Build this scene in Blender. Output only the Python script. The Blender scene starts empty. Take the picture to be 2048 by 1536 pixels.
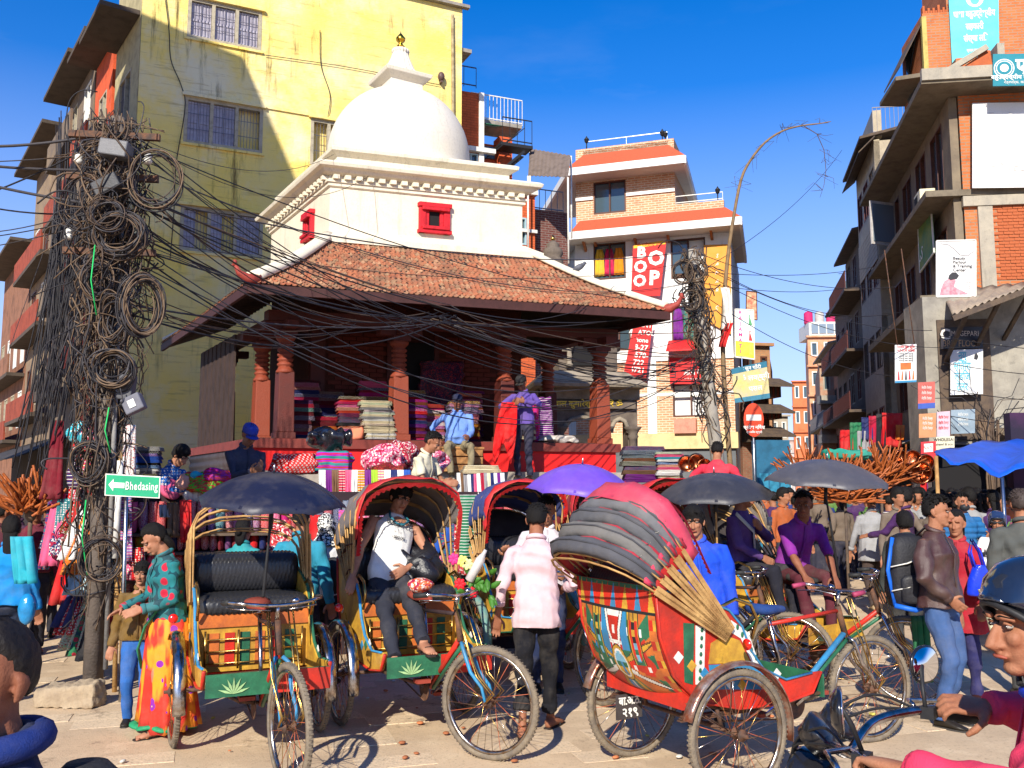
import bpy, math, random
import numpy as np
from mathutils import Vector, Matrix
random.seed(7)
R_=math.radians
SC=bpy.context.scene; COL=SC.collection
# ---------------------------------------------------------------- camera, sky, sun, exposure
CAMH=1.75; FPX=1850.0; HY=978.0
PITCH=math.atan((HY-768)/FPX)
cam_d=bpy.data.cameras.new('camera'); cam=bpy.data.objects.new('camera',cam_d); COL.objects.link(cam)
cam.location=(0,0,CAMH); cam.rotation_euler=(R_(90)+PITCH,0,0)
cam_d.sensor_width=36; cam_d.lens=36*FPX/2048; cam_d.clip_start=.05; cam_d.clip_end=2000
SC.camera=cam
SUN_AZ=15; SUN_EL=31          # the sun stands behind the camera, a little to the left
world=bpy.data.worlds.new('World'); SC.world=world; world.use_nodes=True
wn=world.node_tree.nodes; wl=world.node_tree.links
bg=wn['Background']; sky=wn.new('ShaderNodeTexSky'); sky.sky_type='NISHITA'; sky.sun_disc=False
sky.sun_elevation=R_(SUN_EL); sky.sun_rotation=R_(180+SUN_AZ); sky.altitude=1300; sky.air_density=1.0; sky.dust_density=.2; sky.ozone_density=6
hs=wn.new('ShaderNodeHueSaturation'); hs.inputs['Saturation'].default_value=1.30; hs.inputs['Hue'].default_value=.508; hs.inputs['Value'].default_value=1.0
wl.new(sky.outputs[0],hs.inputs['Color']); tcw=wn.new('ShaderNodeTexCoord'); mpw=wn.new('ShaderNodeMapping'); mpw.inputs['Scale'].default_value=(1.2,1.2,4.5); wl.new(tcw.outputs['Generated'],mpw.inputs[0])
cln=wn.new('ShaderNodeTexNoise'); cln.inputs['Scale'].default_value=2.6; cln.inputs['Detail'].default_value=7; cln.inputs['Roughness'].default_value=.6; wl.new(mpw.outputs[0],cln.inputs['Vector'])
clr=wn.new('ShaderNodeMapRange'); clr.inputs[1].default_value=.50; clr.inputs[2].default_value=.80; clr.inputs[3].default_value=.16; clr.inputs[4].default_value=.75; wl.new(cln.outputs[0],clr.inputs[0])
spz=wn.new('ShaderNodeSeparateXYZ'); wl.new(tcw.outputs['Generated'],spz.inputs[0]); elv=wn.new('ShaderNodeMapRange'); elv.inputs[1].default_value=.50; elv.inputs[2].default_value=.02; wl.new(spz.outputs[2],elv.inputs[0])
hzr=wn.new('ShaderNodeMapRange'); hzr.inputs[1].default_value=.42; hzr.inputs[2].default_value=.04; hzr.inputs[4].default_value=.85; wl.new(spz.outputs[2],hzr.inputs[0])
clp=wn.new('ShaderNodeMath'); clp.operation='MULTIPLY'; wl.new(clr.outputs[0],clp.inputs[0]); wl.new(elv.outputs[0],clp.inputs[1])
clm=wn.new('ShaderNodeMath'); clm.operation='MAXIMUM'; wl.new(clp.outputs[0],clm.inputs[0]); wl.new(hzr.outputs[0],clm.inputs[1])
cmx=wn.new('ShaderNodeMix'); cmx.data_type='RGBA'; wl.new(clm.outputs[0],cmx.inputs[0]); wl.new(hs.outputs[0],cmx.inputs[6]); cmx.inputs[7].default_value=(3.5,3.75,4.9,1); wl.new(cmx.outputs[2],bg.inputs[0]); bg.inputs[1].default_value=.15
sun_d=bpy.data.lights.new('sun','SUN'); sun=bpy.data.objects.new('sun',sun_d); COL.objects.link(sun)
sun_d.energy=5.0; sun_d.angle=R_(.53); sun_d.color=(1,.93,.80)
sd=Vector((-math.sin(R_(SUN_AZ))*math.cos(R_(SUN_EL)),-math.cos(R_(SUN_AZ))*math.cos(R_(SUN_EL)),math.sin(R_(SUN_EL))))
sun.rotation_euler=sd.to_track_quat('Z','Y').to_euler(); sun.location=(-10,-20,30)
SC.view_settings.view_transform='Standard'; SC.view_settings.look='None'; SC.view_settings.exposure=.55; SC.view_settings.gamma=1
SC.view_settings.use_curve_mapping=False
SC.render.engine='CYCLES'
SC.cycles.max_bounces=6; SC.cycles.transparent_max_bounces=6; SC.cycles.sample_clamp_indirect=6
# ---------------------------------------------------------------- pixel (of the 2048x1536 photo) to place
_c,_s=math.cos(PITCH),math.sin(PITCH)
def ray(px,py):
    x=(px-1024)/FPX; y=(768-py)/FPX
    return Vector((x,_c-_s*y,_s+_c*y))
def atY(px,py,Y):
    d=ray(px,py); t=Y/d.y; return Vector((d.x*t,Y,CAMH+d.z*t))
def atZ(px,py,z):
    d=ray(px,py); t=(z-CAMH)/d.z; return Vector((d.x*t,d.y*t,z))
def gx(px,Y): return (px-1024)/math.hypot(FPX,210)*Y     # world x at the horizon
TMP=bpy.data.scenes.new('work'); TVL=TMP.view_layers[0]
# ---------------------------------------------------------------- mesh building
class MB:
    def __init__(s,M=None): s.v=[];s.f=[];s.m=[];s.sm=[];s.M=M
    def add(s,vs,fs,m=0,smooth=False):
        n=len(s.v)
        if s.M is not None: vs=[s.M@Vector(v) for v in vs]
        s.v.extend([tuple(v) for v in vs])
        for f in fs: s.f.append(tuple(i+n for i in f)); s.m.append(m); s.sm.append(smooth)
        return s
    def hexa(s,c,m=0):   # 8 corners: bottom loop of four then top loop
        return s.add(c,[(0,3,2,1),(4,5,6,7),(0,1,5,4),(1,2,6,5),(2,3,7,6),(3,0,4,7)],m)
    def box(s,a,b,m=0):
        x0,y0,z0=a;x1,y1,z1=b
        return s.hexa([(x0,y0,z0),(x1,y0,z0),(x1,y1,z0),(x0,y1,z0),(x0,y0,z1),(x1,y0,z1),(x1,y1,z1),(x0,y1,z1)],m)
    def cbox(s,c,size,R=None,m=0,taper=1):
        c=Vector(c); h=[q/2 for q in size]; cs=[]
        for dz in (-1,1):
            k=taper if dz>0 else 1
            for dx,dy in ((-1,-1),(1,-1),(1,1),(-1,1)):
                p=Vector((dx*h[0]*k,dy*h[1]*k,dz*h[2])); 
                if R is not None: p=R@p
                cs.append(c+p)
        return s.hexa(cs,m)
    def bar(s,p,q,w,h=None,m=0,up=(0,0,1)):   # rectangular bar from p to q
        p=Vector(p);q=Vector(q);h=w if h is None else h
        d=(q-p).normalized(); u=Vector(up); 
        if abs(d.dot(u))>.98: u=Vector((0,1,0)) if abs(d.y)<.9 else Vector((1,0,0))
        x=d.cross(u).normalized()*w/2; y=x.cross(d).normalized()*h/2
        return s.hexa([p-x-y,p+x-y,p+x+y,p-x+y,q-x-y,q+x-y,q+x+y,q-x+y],m)
    def tube(s,pts,r,n=8,m=0,closed=False,flat=1.0,up=None):
        pts=[Vector(p) for p in pts]; N=len(pts)
        if not hasattr(r,'__len__'): r=[r]*N
        T=[]
        for i in range(N):
            a=pts[i-1] if (i>0 or closed) else pts[i]; b=pts[(i+1)%N] if (i<N-1 or closed) else pts[i]
            t=b-a; T.append(t.normalized() if t.length>1e-9 else Vector((0,0,1)))
        if up is None: up=Vector((0,0,1)) if abs(T[0].z)<.9 else Vector((0,1,0))
        x=T[0].cross(Vector(up)).normalized(); vs=[]
        for i in range(N):
            x=(x-T[i]*x.dot(T[i])); x=x.normalized() if x.length>1e-6 else T[i].orthogonal().normalized()
            y=T[i].cross(x)
            for k in range(n):
                a=2*math.pi*k/n; vs.append(pts[i]+(x*math.cos(a)+y*math.sin(a)*flat)*r[i])
        fs=[]
        for i in range(N if closed else N-1):
            j=(i+1)%N
            for k in range(n):
                l=(k+1)%n; fs.append((i*n+k,i*n+l,j*n+l,j*n+k))
        if not closed: fs.append(tuple(range(n))[::-1]); fs.append(tuple((N-1)*n+k for k in range(n)))
        return s.add(vs,fs,m,True)
    def lathe(s,prof,n=24,c=(0,0,0),m=0,R=None,lobes=0,lobe=0,sm=True):
        vs=[];c=Vector(c)
        for r,z in prof:
            for k in range(n):
                a=2*math.pi*k/n; rr=r*(1+(lobe*math.cos(lobes*a) if lobes else 0)); p=Vector((rr*math.cos(a),rr*math.sin(a),z))
                vs.append(c+(R@p if R is not None else p))
        fs=[]
        for i in range(len(prof)-1):
            for k in range(n):
                l=(k+1)%n; fs.append((i*n+k,i*n+l,(i+1)*n+l,(i+1)*n+k))
        fs.append(tuple(range(n))[::-1]); fs.append(tuple((len(prof)-1)*n+k for k in range(n)))
        return s.add(vs,fs,m,sm)
    def ell(s,c,r,n=12,k=8,R=None,m=0):
        if not hasattr(r,'__len__'): r=(r,r,r)
        c=Vector(c); vs=[c+((R@Vector((0,0,-r[2]))) if R is not None else Vector((0,0,-r[2])))]
        for i in range(1,k):
            t=-math.pi/2+math.pi*i/k
            for j in range(n):
                a=2*math.pi*j/n; p=Vector((r[0]*math.cos(t)*math.cos(a),r[1]*math.cos(t)*math.sin(a),r[2]*math.sin(t)))
                vs.append(c+(R@p if R is not None else p))
        vs.append(c+((R@Vector((0,0,r[2]))) if R is not None else Vector((0,0,r[2]))))
        fs=[]
        for j in range(n): fs.append((0,1+(j+1)%n,1+j))
        for i in range(k-2):
            for j in range(n): a=1+i*n; fs.append((a+j,a+(j+1)%n,a+n+(j+1)%n,a+n+j))
        e=1+(k-1)*n; a=1+(k-2)*n
        for j in range(n): fs.append((a+j,a+(j+1)%n,e))
        return s.add(vs,fs,m,True)
    def loft(s,rings,m=0,smooth=True,closed=False,caps=True):
        n=len(rings[0]); vs=[p for r in rings for p in r]; fs=[]; N=len(rings)
        for i in range(N if closed else N-1):
            j=(i+1)%N
            for k in range(n): l=(k+1)%n; fs.append((i*n+k,i*n+l,j*n+l,j*n+k))
        if caps and not closed: fs.append(tuple(range(n))[::-1]); fs.append(tuple((N-1)*n+k for k in range(n)))
        return s.add(vs,fs,m,smooth)
    def sheet(s,P,t=.01,m=0,smooth=True):   # P[i][j] grid of points, given a thickness along the local normal
        P=[[Vector(p) for p in r] for r in P]; a=len(P); b=len(P[0]); Q=[]
        for i in range(a):
            r=[]
            for j in range(b):
                du=P[min(i+1,a-1)][j]-P[max(i-1,0)][j]; dv=P[i][min(j+1,b-1)]-P[i][max(j-1,0)]
                nn=du.cross(dv); nn=nn.normalized() if nn.length>1e-9 else Vector((0,0,1)); r.append(P[i][j]+nn*t)
            Q.append(r)
        n=a*b; vs=[p for r in P for p in r]+[p for r in Q for p in r]; fs=[]
        for i in range(a-1):
            for j in range(b-1):
                q=i*b+j; fs.append((q,q+1,q+b+1,q+b)[::-1]); fs.append((n+q,n+q+1,n+q+b+1,n+q+b))
        for i in range(a-1):
            q=i*b; fs.append((q,q+b,n+q+b,n+q)[::-1]); q=i*b+b-1; fs.append((q,q+b,n+q+b,n+q))
        for j in range(b-1):
            q=j; fs.append((q,q+1,n+q+1,n+q)); q=(a-1)*b+j; fs.append((q,q+1,n+q+1,n+q)[::-1])
        return s.add(vs,fs,m,smooth)
    def prism(s,poly,d,m=0):   # planar polygon (3d points) pushed along vector d
        d=Vector(d); n=len(poly); vs=[Vector(p) for p in poly]; vs+= [p+d for p in vs]
        fs=[tuple(range(n))[::-1],tuple(range(n,2*n))]+[(k,(k+1)%n,n+(k+1)%n,n+k) for k in range(n)]
        return s.add(vs,fs,m)
    def mesh(s,name):
        me=bpy.data.meshes.new(name); me.from_pydata(s.v,[],s.f)
        me.polygons.foreach_set('material_index',s.m); me.polygons.foreach_set('use_smooth',s.sm); me.update()
        return me
def spl(P,n=6):
    P=[Vector(p) for p in P]; Q=[P[0]*2-P[1]]+P+[P[-1]*2-P[-2]]; out=[]
    for i in range(1,len(Q)-2):
        a,b,c,d=Q[i-1:i+3]
        for k in range(n): t=k/n; out.append(.5*((2*b)+(c-a)*t+(2*a-5*b+4*c-d)*t*t+(3*b-a-3*c+d)*t**3))
    return out+[P[-1]]
def link(o,parent=None,world=True):
    COL.objects.link(o)
    if parent is not None:
        o.parent=parent
        if world: o.matrix_parent_inverse=mat_of(parent).inverted()
    return o
def mat_of(o):
    m=Matrix.LocRotScale(o.location,o.rotation_euler,o.scale)
    return m if o.parent is None else mat_of(o.parent)@o.matrix_parent_inverse@m
def obj(name,mb,mats,parent=None,world=True,col=None,kind=None,label=None,bevel=0,loc=None):
    me=mb if isinstance(mb,bpy.types.Mesh) else mb.mesh(name)
    if not me.materials:
        for q in (mats if isinstance(mats,(list,tuple)) else [mats]): me.materials.append(q)
    o=bpy.data.objects.new(name,me); link(o,parent,world)
    if col is not None: o.color=(col[0],col[1],col[2],1)
    if kind: o['kind']=kind
    if label: o['label']=label
    if loc is not None: o.location=loc
    if bevel:
        b=o.modifiers.new('bevel','BEVEL'); b.width=bevel; b.segments=2; b.limit_method='ANGLE'
    return o
def tag(o,label,cat,group=None):
    o['label']=label; o['category']=cat
    if group: o['group']=group
    return o
def thing(name,label,cat,loc=(0,0,0),rot=0,group=None):
    o=bpy.data.objects.new(name,None); COL.objects.link(o); o.empty_display_size=.1
    o.location=loc; o.rotation_euler=(0,0,rot); return tag(o,label,cat,group)
def struct(o): o['kind']='structure'; return o
def copy_tree(o,parent=None):
    c=o.copy(); COL.objects.link(c)
    if parent is not None: c.parent=parent
    for ch in o.children: copy_tree(ch,c)
    return c
# ---------------------------------------------------------------- materials
_mc={}
def _nt(name):
    m=bpy.data.materials.new(name); m.use_nodes=True; nt=m.node_tree
    return m,nt,nt.nodes['Principled BSDF'],nt.nodes,nt.links
def _mix(nt,a,b,f,mode='MIX'):
    x=nt.nodes.new('ShaderNodeMix'); x.data_type='RGBA'; x.blend_type=mode
    for s_,v in ((x.inputs['Factor'],f),(x.inputs[6],a),(x.inputs[7],b)):
        if isinstance(v,bpy.types.NodeSocket): nt.links.new(v,s_)
        else: s_.default_value=v if not hasattr(v,'__len__') else (*v[:3],1)
    return x.outputs[2]
def _ramp(nt,src,lo,hi):
    r=nt.nodes.new('ShaderNodeMapRange'); nt.links.new(src,r.inputs[0]); r.inputs[1].default_value=lo; r.inputs[2].default_value=hi
    return r.outputs[0]
def _coord(nt,scale=1,vec=None,out='Object'):
    t=nt.nodes.new('ShaderNodeTexCoord'); mp=nt.nodes.new('ShaderNodeMapping'); nt.links.new(t.outputs[out],mp.inputs[0])
    mp.inputs['Scale'].default_value=vec if vec else (scale,)*3
    return mp.outputs[0]
def _noise(nt,vec,scale,detail=4,rough=.6):
    n=nt.nodes.new('ShaderNodeTexNoise'); n.inputs['Scale'].default_value=scale; n.inputs['Detail'].default_value=detail; n.inputs['Roughness'].default_value=rough
    nt.links.new(vec,n.inputs['Vector']); return n.outputs[0]
def _bump(nt,bs,h,strength,dist=.01):
    b=nt.nodes.new('ShaderNodeBump'); b.inputs['Strength'].default_value=strength; b.inputs['Distance'].default_value=dist
    nt.links.new(h,b.inputs['Height']); nt.links.new(b.outputs[0],bs.inputs['Normal'])
def M(col,rough=.8,var=.25,scale=6,bump=.25,metal=0,col2=None,streak=0,spec=.3,fine=60,sheen=0,alpha=1,coat=0,lo=.35,hi=.65):
    """general surface: colour, blotches of a second colour, fine grain relief, optional vertical streaks"""
    key=(tuple(col),rough,var,scale,bump,metal,tuple(col2) if col2 else None,streak,spec,fine,alpha,coat,lo,hi)
    if key in _mc: return _mc[key]
    m,nt,b,N,L=_nt('surface'); v=_coord(nt)
    n1=_noise(nt,v,scale); c2=col2 if col2 else tuple(q*(1-var*1.6) for q in col)
    c=_mix(nt,col,c2,_ramp(nt,n1,lo,hi) if col2 else _ramp(nt,n1,.45,.8))
    n2=_noise(nt,v,fine,3); c=_mix(nt,c,tuple(q*.6 for q in col),_ramp(nt,n2,.5,1.1))
    if var>.06:
        n4=_noise(nt,v,scale*3.7,8,.8); ww=nt.nodes.new('ShaderNodeMath'); ww.operation='MULTIPLY'; nt.links.new(_ramp(nt,n4,.55,.72),ww.inputs[0]); ww.inputs[1].default_value=min(.75,var*1.9); c=_mix(nt,c,tuple(q*.30+.012 for q in col),ww.outputs[0])
    if streak:
        v2=_coord(nt,vec=(6,6,.5)); n3=_noise(nt,v2,1,5,.7); c=_mix(nt,c,tuple(q*.3 for q in col),_ramp(nt,n3,.62-.1*streak,.95))
    L.new(c,b.inputs['Base Color']); b.inputs['Roughness'].default_value=rough; b.inputs['Metallic'].default_value=metal
    b.inputs['Specular IOR Level'].default_value=spec; b.inputs['Coat Weight'].default_value=coat; b.inputs['Alpha'].default_value=alpha
    if bump: _bump(nt,b,n2,bump,.01)
    _mc[key]=m; return m
def MO(kind='plain',rough=.85,size=1.0,bump=.3,spec=.2):
    """cloth and paint whose colour is the object's own colour; the kind is its woven or printed pattern"""
    key=('o',kind,rough,size,bump,spec)
    if key in _mc: return _mc[key]
    m,nt,b,N,L=_nt('cloth_'+kind); v=_coord(nt)
    oi=N.new('ShaderNodeObjectInfo'); c0=oi.outputs['Color']; rnd=oi.outputs['Random']
    hsv=N.new('ShaderNodeHueSaturation'); L.new(c0,hsv.inputs['Color']); hsv.inputs['Saturation'].default_value=1.0
    mm=N.new('ShaderNodeMath'); mm.operation='MULTIPLY_ADD'; L.new(rnd,mm.inputs[0]); mm.inputs[1].default_value=.7; mm.inputs[2].default_value=.15; L.new(mm.outputs[0],hsv.inputs['Hue']); hsv.inputs['Value'].default_value=.8
    alt=hsv.outputs[0]; n1=_noise(nt,v,9,3); n2=_noise(nt,v,260,2); c=c0
    def wave(vec,sc,dist=0,prof='SIN',d='Z'):
        w=N.new('ShaderNodeTexWave'); w.bands_direction=d; w.wave_profile=prof; w.inputs['Scale'].default_value=sc; w.inputs['Distortion'].default_value=dist; L.new(vec,w.inputs['Vector']); return w.outputs['Fac']
    def step(x,t):
        q=N.new('ShaderNodeMath'); q.operation='GREATER_THAN'; L.new(x,q.inputs[0]); q.inputs[1].default_value=t; return q.outputs[0]
    def mul(a,bb,op='MULTIPLY'):
        q=N.new('ShaderNodeMath'); q.operation=op
        for i,x in enumerate((a,bb)):
            if isinstance(x,bpy.types.NodeSocket): L.new(x,q.inputs[i])
            else: q.inputs[i].default_value=x
        return q.outputs[0]
    W=(.8,.78,.72)
    if kind=='dots':
        vo=N.new('ShaderNodeTexVoronoi'); vo.inputs['Scale'].default_value=26/size; vo.inputs['Randomness'].default_value=.15; L.new(v,vo.inputs['Vector'])
        c=_mix(nt,W,c0,step(vo.outputs['Distance'],.38)); 
        c=_mix(nt,c,alt,mul(step(vo.outputs['Distance'],.0),mul(1.0,step(vo.outputs['Distance'],.22),'SUBTRACT')))
    elif kind=='diamond':
        a=wave(_coord(nt,vec=(1,1,1)),9/size,0,'TRI','DIAGONAL'); e=wave(_coord(nt,vec=(1,1,-1)),9/size,0,'TRI','DIAGONAL')
        d_=mul(a,e); c=_mix(nt,c0,W,step(d_,.45)); c=_mix(nt,c,(.02,.03,.12),step(d_,.68))
    elif kind=='stripe':
        c=_mix(nt,c0,alt,step(wave(v,10/size),.55)); c=_mix(nt,c,W,step(wave(v,6.3/size),.93))
    elif kind=='vstripe':
        c=_mix(nt,c0,W,step(wave(v,11/size,0,'SIN','X'),.6)); c=_mix(nt,c,alt,step(wave(v,4.1/size,0,'SIN','X'),.85))
    elif kind=='pin':
        c=_mix(nt,c0,(.68,.44,.49),step(wave(v,38/size,0,'SIN','X'),.72))
    elif kind=='zigzag':
        c=_mix(nt,c0,alt,step(wave(v,7/size,2.0),.5)); c=_mix(nt,c,(.02,.22,.22),step(wave(v,3.1/size,3),.62))
    elif kind=='floral':
        vo=N.new('ShaderNodeTexVoronoi'); vo.inputs['Scale'].default_value=20/size; L.new(v,vo.inputs['Vector'])
        c=_mix(nt,W,c0,_ramp(nt,_noise(nt,v,30/size,3),.42,.5)); c=_mix(nt,c,tuple((.35,.01,.05)),step(vo.outputs['Distance'],.62))
    elif kind=='ikat':
        c=_mix(nt,c0,alt,_ramp(nt,_noise(nt,_coord(nt,vec=(3,3,14)),4/size,2),.48,.52)); c=_mix(nt,c,(.5,.03,.03),_ramp(nt,_noise(nt,_coord(nt,vec=(10,10,22)),3/size,1),.58,.62))
    elif kind=='shawl':
        vo=N.new('ShaderNodeTexVoronoi'); vo.inputs['Scale'].default_value=9/size; vo.inputs['Randomness'].default_value=.4; L.new(v,vo.inputs['Vector'])
        c=_mix(nt,(.55,.02,.05),c0,_ramp(nt,vo.outputs['Distance'],.30,.36)); c=_mix(nt,c,(.01,.06,.08),step(vo.outputs['Distance'],.62))
    elif kind=='sari':
        c=_mix(nt,(.85,.30,.02),c0,_ramp(nt,_noise(nt,_coord(nt,vec=(1,1,.4)),7/size,2),.46,.54))
        vo=N.new('ShaderNodeTexVoronoi'); vo.inputs['Scale'].default_value=7/size; L.new(v,vo.inputs['Vector'])
        c=_mix(nt,(.25,.02,.35),c,step(vo.outputs['Distance'],.26)); c=_mix(nt,(.9,.75,.1),c,step(vo.outputs['Distance'],.10))
    elif kind=='keffiyeh':
        c=_mix(nt,c0,W,step(_noise(nt,v,55/size,1),.5))
    c=_mix(nt,c,(.30,.26,.21),mul(_ramp(nt,_noise(nt,v,3.3,6,.7),.45,.75),.22)); c=_mix(nt,c,(0,0,0),mul(_ramp(nt,n1,.3,1.0),.35))
    L.new(c,b.inputs['Base Color']); b.inputs['Roughness'].default_value=rough; b.inputs['Specular IOR Level'].default_value=spec
    if bump:
        ad=N.new('ShaderNodeMath'); ad.operation='MULTIPLY_ADD'; L.new(n1,ad.inputs[0]); ad.inputs[1].default_value=2.2; L.new(n2,ad.inputs[2]); _bump(nt,b,ad.outputs[0],bump,.012)
    _mc[key]=m; return m
def MBR(c1,c2,mortar,scale=1.0,bw=.23,bh=.075,ang=0,msize=.012,bump=.5,off=(0,0,0),rough=.9):
    """brickwork for walls too far away to tell the bricks apart; ang is the wall's direction in plan"""
    key=('br',c1,c2,mortar,scale,bw,bh,ang,msize)
    if key in _mc: return _mc[key]
    m,nt,b,N,L=_nt('brickwork'); t=N.new('ShaderNodeTexCoord'); 
    vr=N.new('ShaderNodeVectorRotate'); vr.rotation_type='Z_AXIS'; vr.inputs['Angle'].default_value=-ang; L.new(t.outputs['Object'],vr.inputs['Vector'])
    sx=N.new('ShaderNodeSeparateXYZ'); L.new(vr.outputs[0],sx.inputs[0]); cx=N.new('ShaderNodeCombineXYZ'); L.new(sx.outputs[0],cx.inputs[0]); L.new(sx.outputs[2],cx.inputs[1])
    br=N.new('ShaderNodeTexBrick'); L.new(cx.outputs[0],br.inputs['Vector']); br.inputs['Scale'].default_value=1
    br.inputs['Brick Width'].default_value=bw; br.inputs['Row Height'].default_value=bh; br.inputs['Mortar Size'].default_value=msize; br.inputs['Mortar Smooth'].default_value=.2
    br.inputs['Color1'].default_value=(*c1,1); br.inputs['Color2'].default_value=(*c2,1); br.inputs['Mortar'].default_value=(*mortar,1)
    v=_coord(nt); c=_mix(nt,br.outputs['Color'],tuple(q*.35 for q in c1),_ramp(nt,_noise(nt,v,3,6,.7),.5,.95))
    c=_mix(nt,c,mortar,_ramp(nt,_noise(nt,v,25,3),.55,1.2))
    L.new(c,b.inputs['Base Color']); b.inputs['Roughness'].default_value=rough; b.inputs['Specular IOR Level'].default_value=.2
    _bump(nt,b,br.outputs['Fac'],-bump,.012); _mc[key]=m; return m
def glass(col=(.05,.08,.10),rough=.08):
    key=('g',col,rough)
    if key in _mc: return _mc[key]
    m,nt,b,N,L=_nt('window_glass'); b.inputs['Base Color'].default_value=(*col,1); b.inputs['Roughness'].default_value=rough; b.inputs['Specular IOR Level'].default_value=.9
    _bump(nt,b,_noise(nt,_coord(nt),3,2),.08,.02); _mc[key]=m; return m
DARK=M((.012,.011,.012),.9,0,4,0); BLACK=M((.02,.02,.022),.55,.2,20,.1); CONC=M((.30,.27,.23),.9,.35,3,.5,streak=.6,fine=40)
STEEL=M((.55,.55,.56),.28,.2,12,.1,metal=1); RUST=M((.16,.07,.035),.75,.3,18,.4,col2=(.05,.035,.03)); WIRE=M((.022,.02,.024),.6,.2,30,0)
def lin(*rgb): return tuple(((c/255+.055)/1.055)**2.4 if c>10 else c/255/12.92 for c in rgb)
FONT=bpy.data.fonts.load('<builtin>') if False else None
def text(s,parent,P,U,V,h,mat,name='lettering',align='CENTER',sx=1.0,ext=.002,bold=0,space=1.0,off=.006):
    """flat lettering: P centre of the line, U along, V up, h the letters' height in metres"""
    cu=bpy.data.curves.new(name,'FONT'); cu.body=s; cu.size=h*1.35; cu.align_x=align; cu.align_y='CENTER'; cu.extrude=ext; cu.resolution_u=2; cu.offset=bold*h; cu.space_character=space
    tmp=bpy.data.objects.new(name,cu); TMP.collection.objects.link(tmp); TVL.update(); me=bpy.data.meshes.new_from_object(tmp.evaluated_get(TVL.depsgraph)); bpy.data.objects.remove(tmp); bpy.data.curves.remove(cu)
    me.materials.clear(); me.materials.append(mat); o=bpy.data.objects.new(name,me)
    U=Vector(U).normalized(); V=Vector(V).normalized(); Nn=U.cross(V).normalized()
    m=Matrix((U*sx,V,Nn)).transposed().to_4x4(); m.translation=Vector(P)+Nn*off
    COL.objects.link(o); loc,rot,sc=m.decompose(); o.location=loc; o.rotation_euler=rot.to_euler(); o.scale=sc
    if parent is not None: o.parent=parent; o.matrix_parent_inverse=mat_of(parent).inverted()
    return o
class Fr:
    """a wall's frame: P(a,z,d) is a metres along the wall, z up, d out from it"""
    def __init__(s,x,y,ang): s.o=Vector((x,y,0)); s.ang=R_(ang); s.u=Vector((math.cos(s.ang),math.sin(s.ang),0)); s.n=Vector((math.sin(s.ang),-math.cos(s.ang),0))
    def P(s,a,z,d=0): return s.o+s.u*a+s.n*d+Vector((0,0,z))
    def px(s,x,y,d=0):
        r=ray(x,y); o=s.o+s.n*d-Vector((0,0,CAMH)); t=o.dot(s.n)/r.dot(s.n) if abs(r.dot(s.n))>1e-6 else 1
        q=r*t-s.o+Vector((0,0,CAMH)); return q.dot(s.u), q.z
    def box(s,mb,a0,z0,a1,z1,d0,d1,m=0):
        return mb.hexa([s.P(a0,z0,d1),s.P(a1,z0,d1),s.P(a1,z0,d0),s.P(a0,z0,d0),s.P(a0,z1,d1),s.P(a1,z1,d1),s.P(a1,z1,d0),s.P(a0,z1,d0)],m)
    def wall(s,mb,A,Z,holes,t=.25,m=0,top=True):
        """a wall of thickness t with rectangular openings"""
        xs=sorted({A[0],A[1]}|{h[i] for h in holes for i in (0,2) if A[0]<h[i]<A[1]}); zs=sorted({Z[0],Z[1]}|{h[i] for h in holes for i in (1,3) if Z[0]<h[i]<Z[1]})
        for i in range(len(xs)-1):
            run=None
            for j in range(len(zs)-1):
                cx=(xs[i]+xs[i+1])/2; cz=(zs[j]+zs[j+1])/2; hole=any(h[0]<cx<h[2] and h[1]<cz<h[3] for h in holes)
                if hole:
                    if run is not None: s.box(mb,xs[i],run,xs[i+1],zs[j],-t,0,m); run=None
                elif run is None: run=zs[j]
            if run is not None: s.box(mb,xs[i],run,xs[i+1],zs[-1],-t,0,m)
        return mb
# ---------------------------------------------------------------- people
def remesh(mb,voxel,smooth=2,name='body',noise=0,nscale=9,adapt=0):
    me=mb.mesh('raw'); o=bpy.data.objects.new('raw',me); TMP.collection.objects.link(o)
    r=o.modifiers.new('r','REMESH'); r.mode='VOXEL'; r.voxel_size=voxel; r.use_smooth_shade=True; r.adaptivity=adapt
    if smooth: s_=o.modifiers.new('s','SMOOTH'); s_.factor=.5; s_.iterations=smooth
    TVL.update(); dg=TVL.depsgraph; e=o.evaluated_get(dg); out=bpy.data.meshes.new_from_object(e)
    bpy.data.objects.remove(o); bpy.data.meshes.remove(me); out.name=name
    return out
def verts(me):
    a=np.empty(len(me.vertices)*3,np.float32); me.vertices.foreach_get('co',a); return a.reshape(-1,3)
def setv(me,a): me.vertices.foreach_set('co',a.astype(np.float32).ravel()); me.update()
def normals(me):
    a=np.empty(len(me.vertices)*3,np.float32); me.vertices.foreach_get('normal',a); return a.reshape(-1,3)
def wrinkle(me,amp=.006,seed=0,k=1.0):
    """folds: a few sheared sine trains pushed along the normals"""
    v=verts(me); n=normals(me); rs=np.random.RandomState(seed); d=np.zeros(len(v))
    for i in range(7):
        w=rs.normal(size=3); w/=np.linalg.norm(w); w[2]*=1.15; w*= rs.uniform(14,52)*k; w2=rs.normal(size=3)*7
        ph=rs.uniform(0,6.28); d+=np.sin(v@w+ph+1.6*np.sin(v@w2+ph*2))*rs.uniform(.5,1)*np.clip(np.sin(v@(w2*.6)+ph*3)+.5,0,1)
    setv(me,v+n*((np.abs(d)**.8*np.sign(d)-.25)*amp*.8)[:,None])
SKIN_T=[(.36,.165,.092),(.30,.125,.068),(.41,.20,.12),(.25,.10,.056)]
def skin(i): 
    c=SKIN_T[i%4]; return M(c,.62,.05,14,.22,spec=.25,col2=(c[0]*.82,c[1]*.70,c[2]*.66),fine=170)
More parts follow.
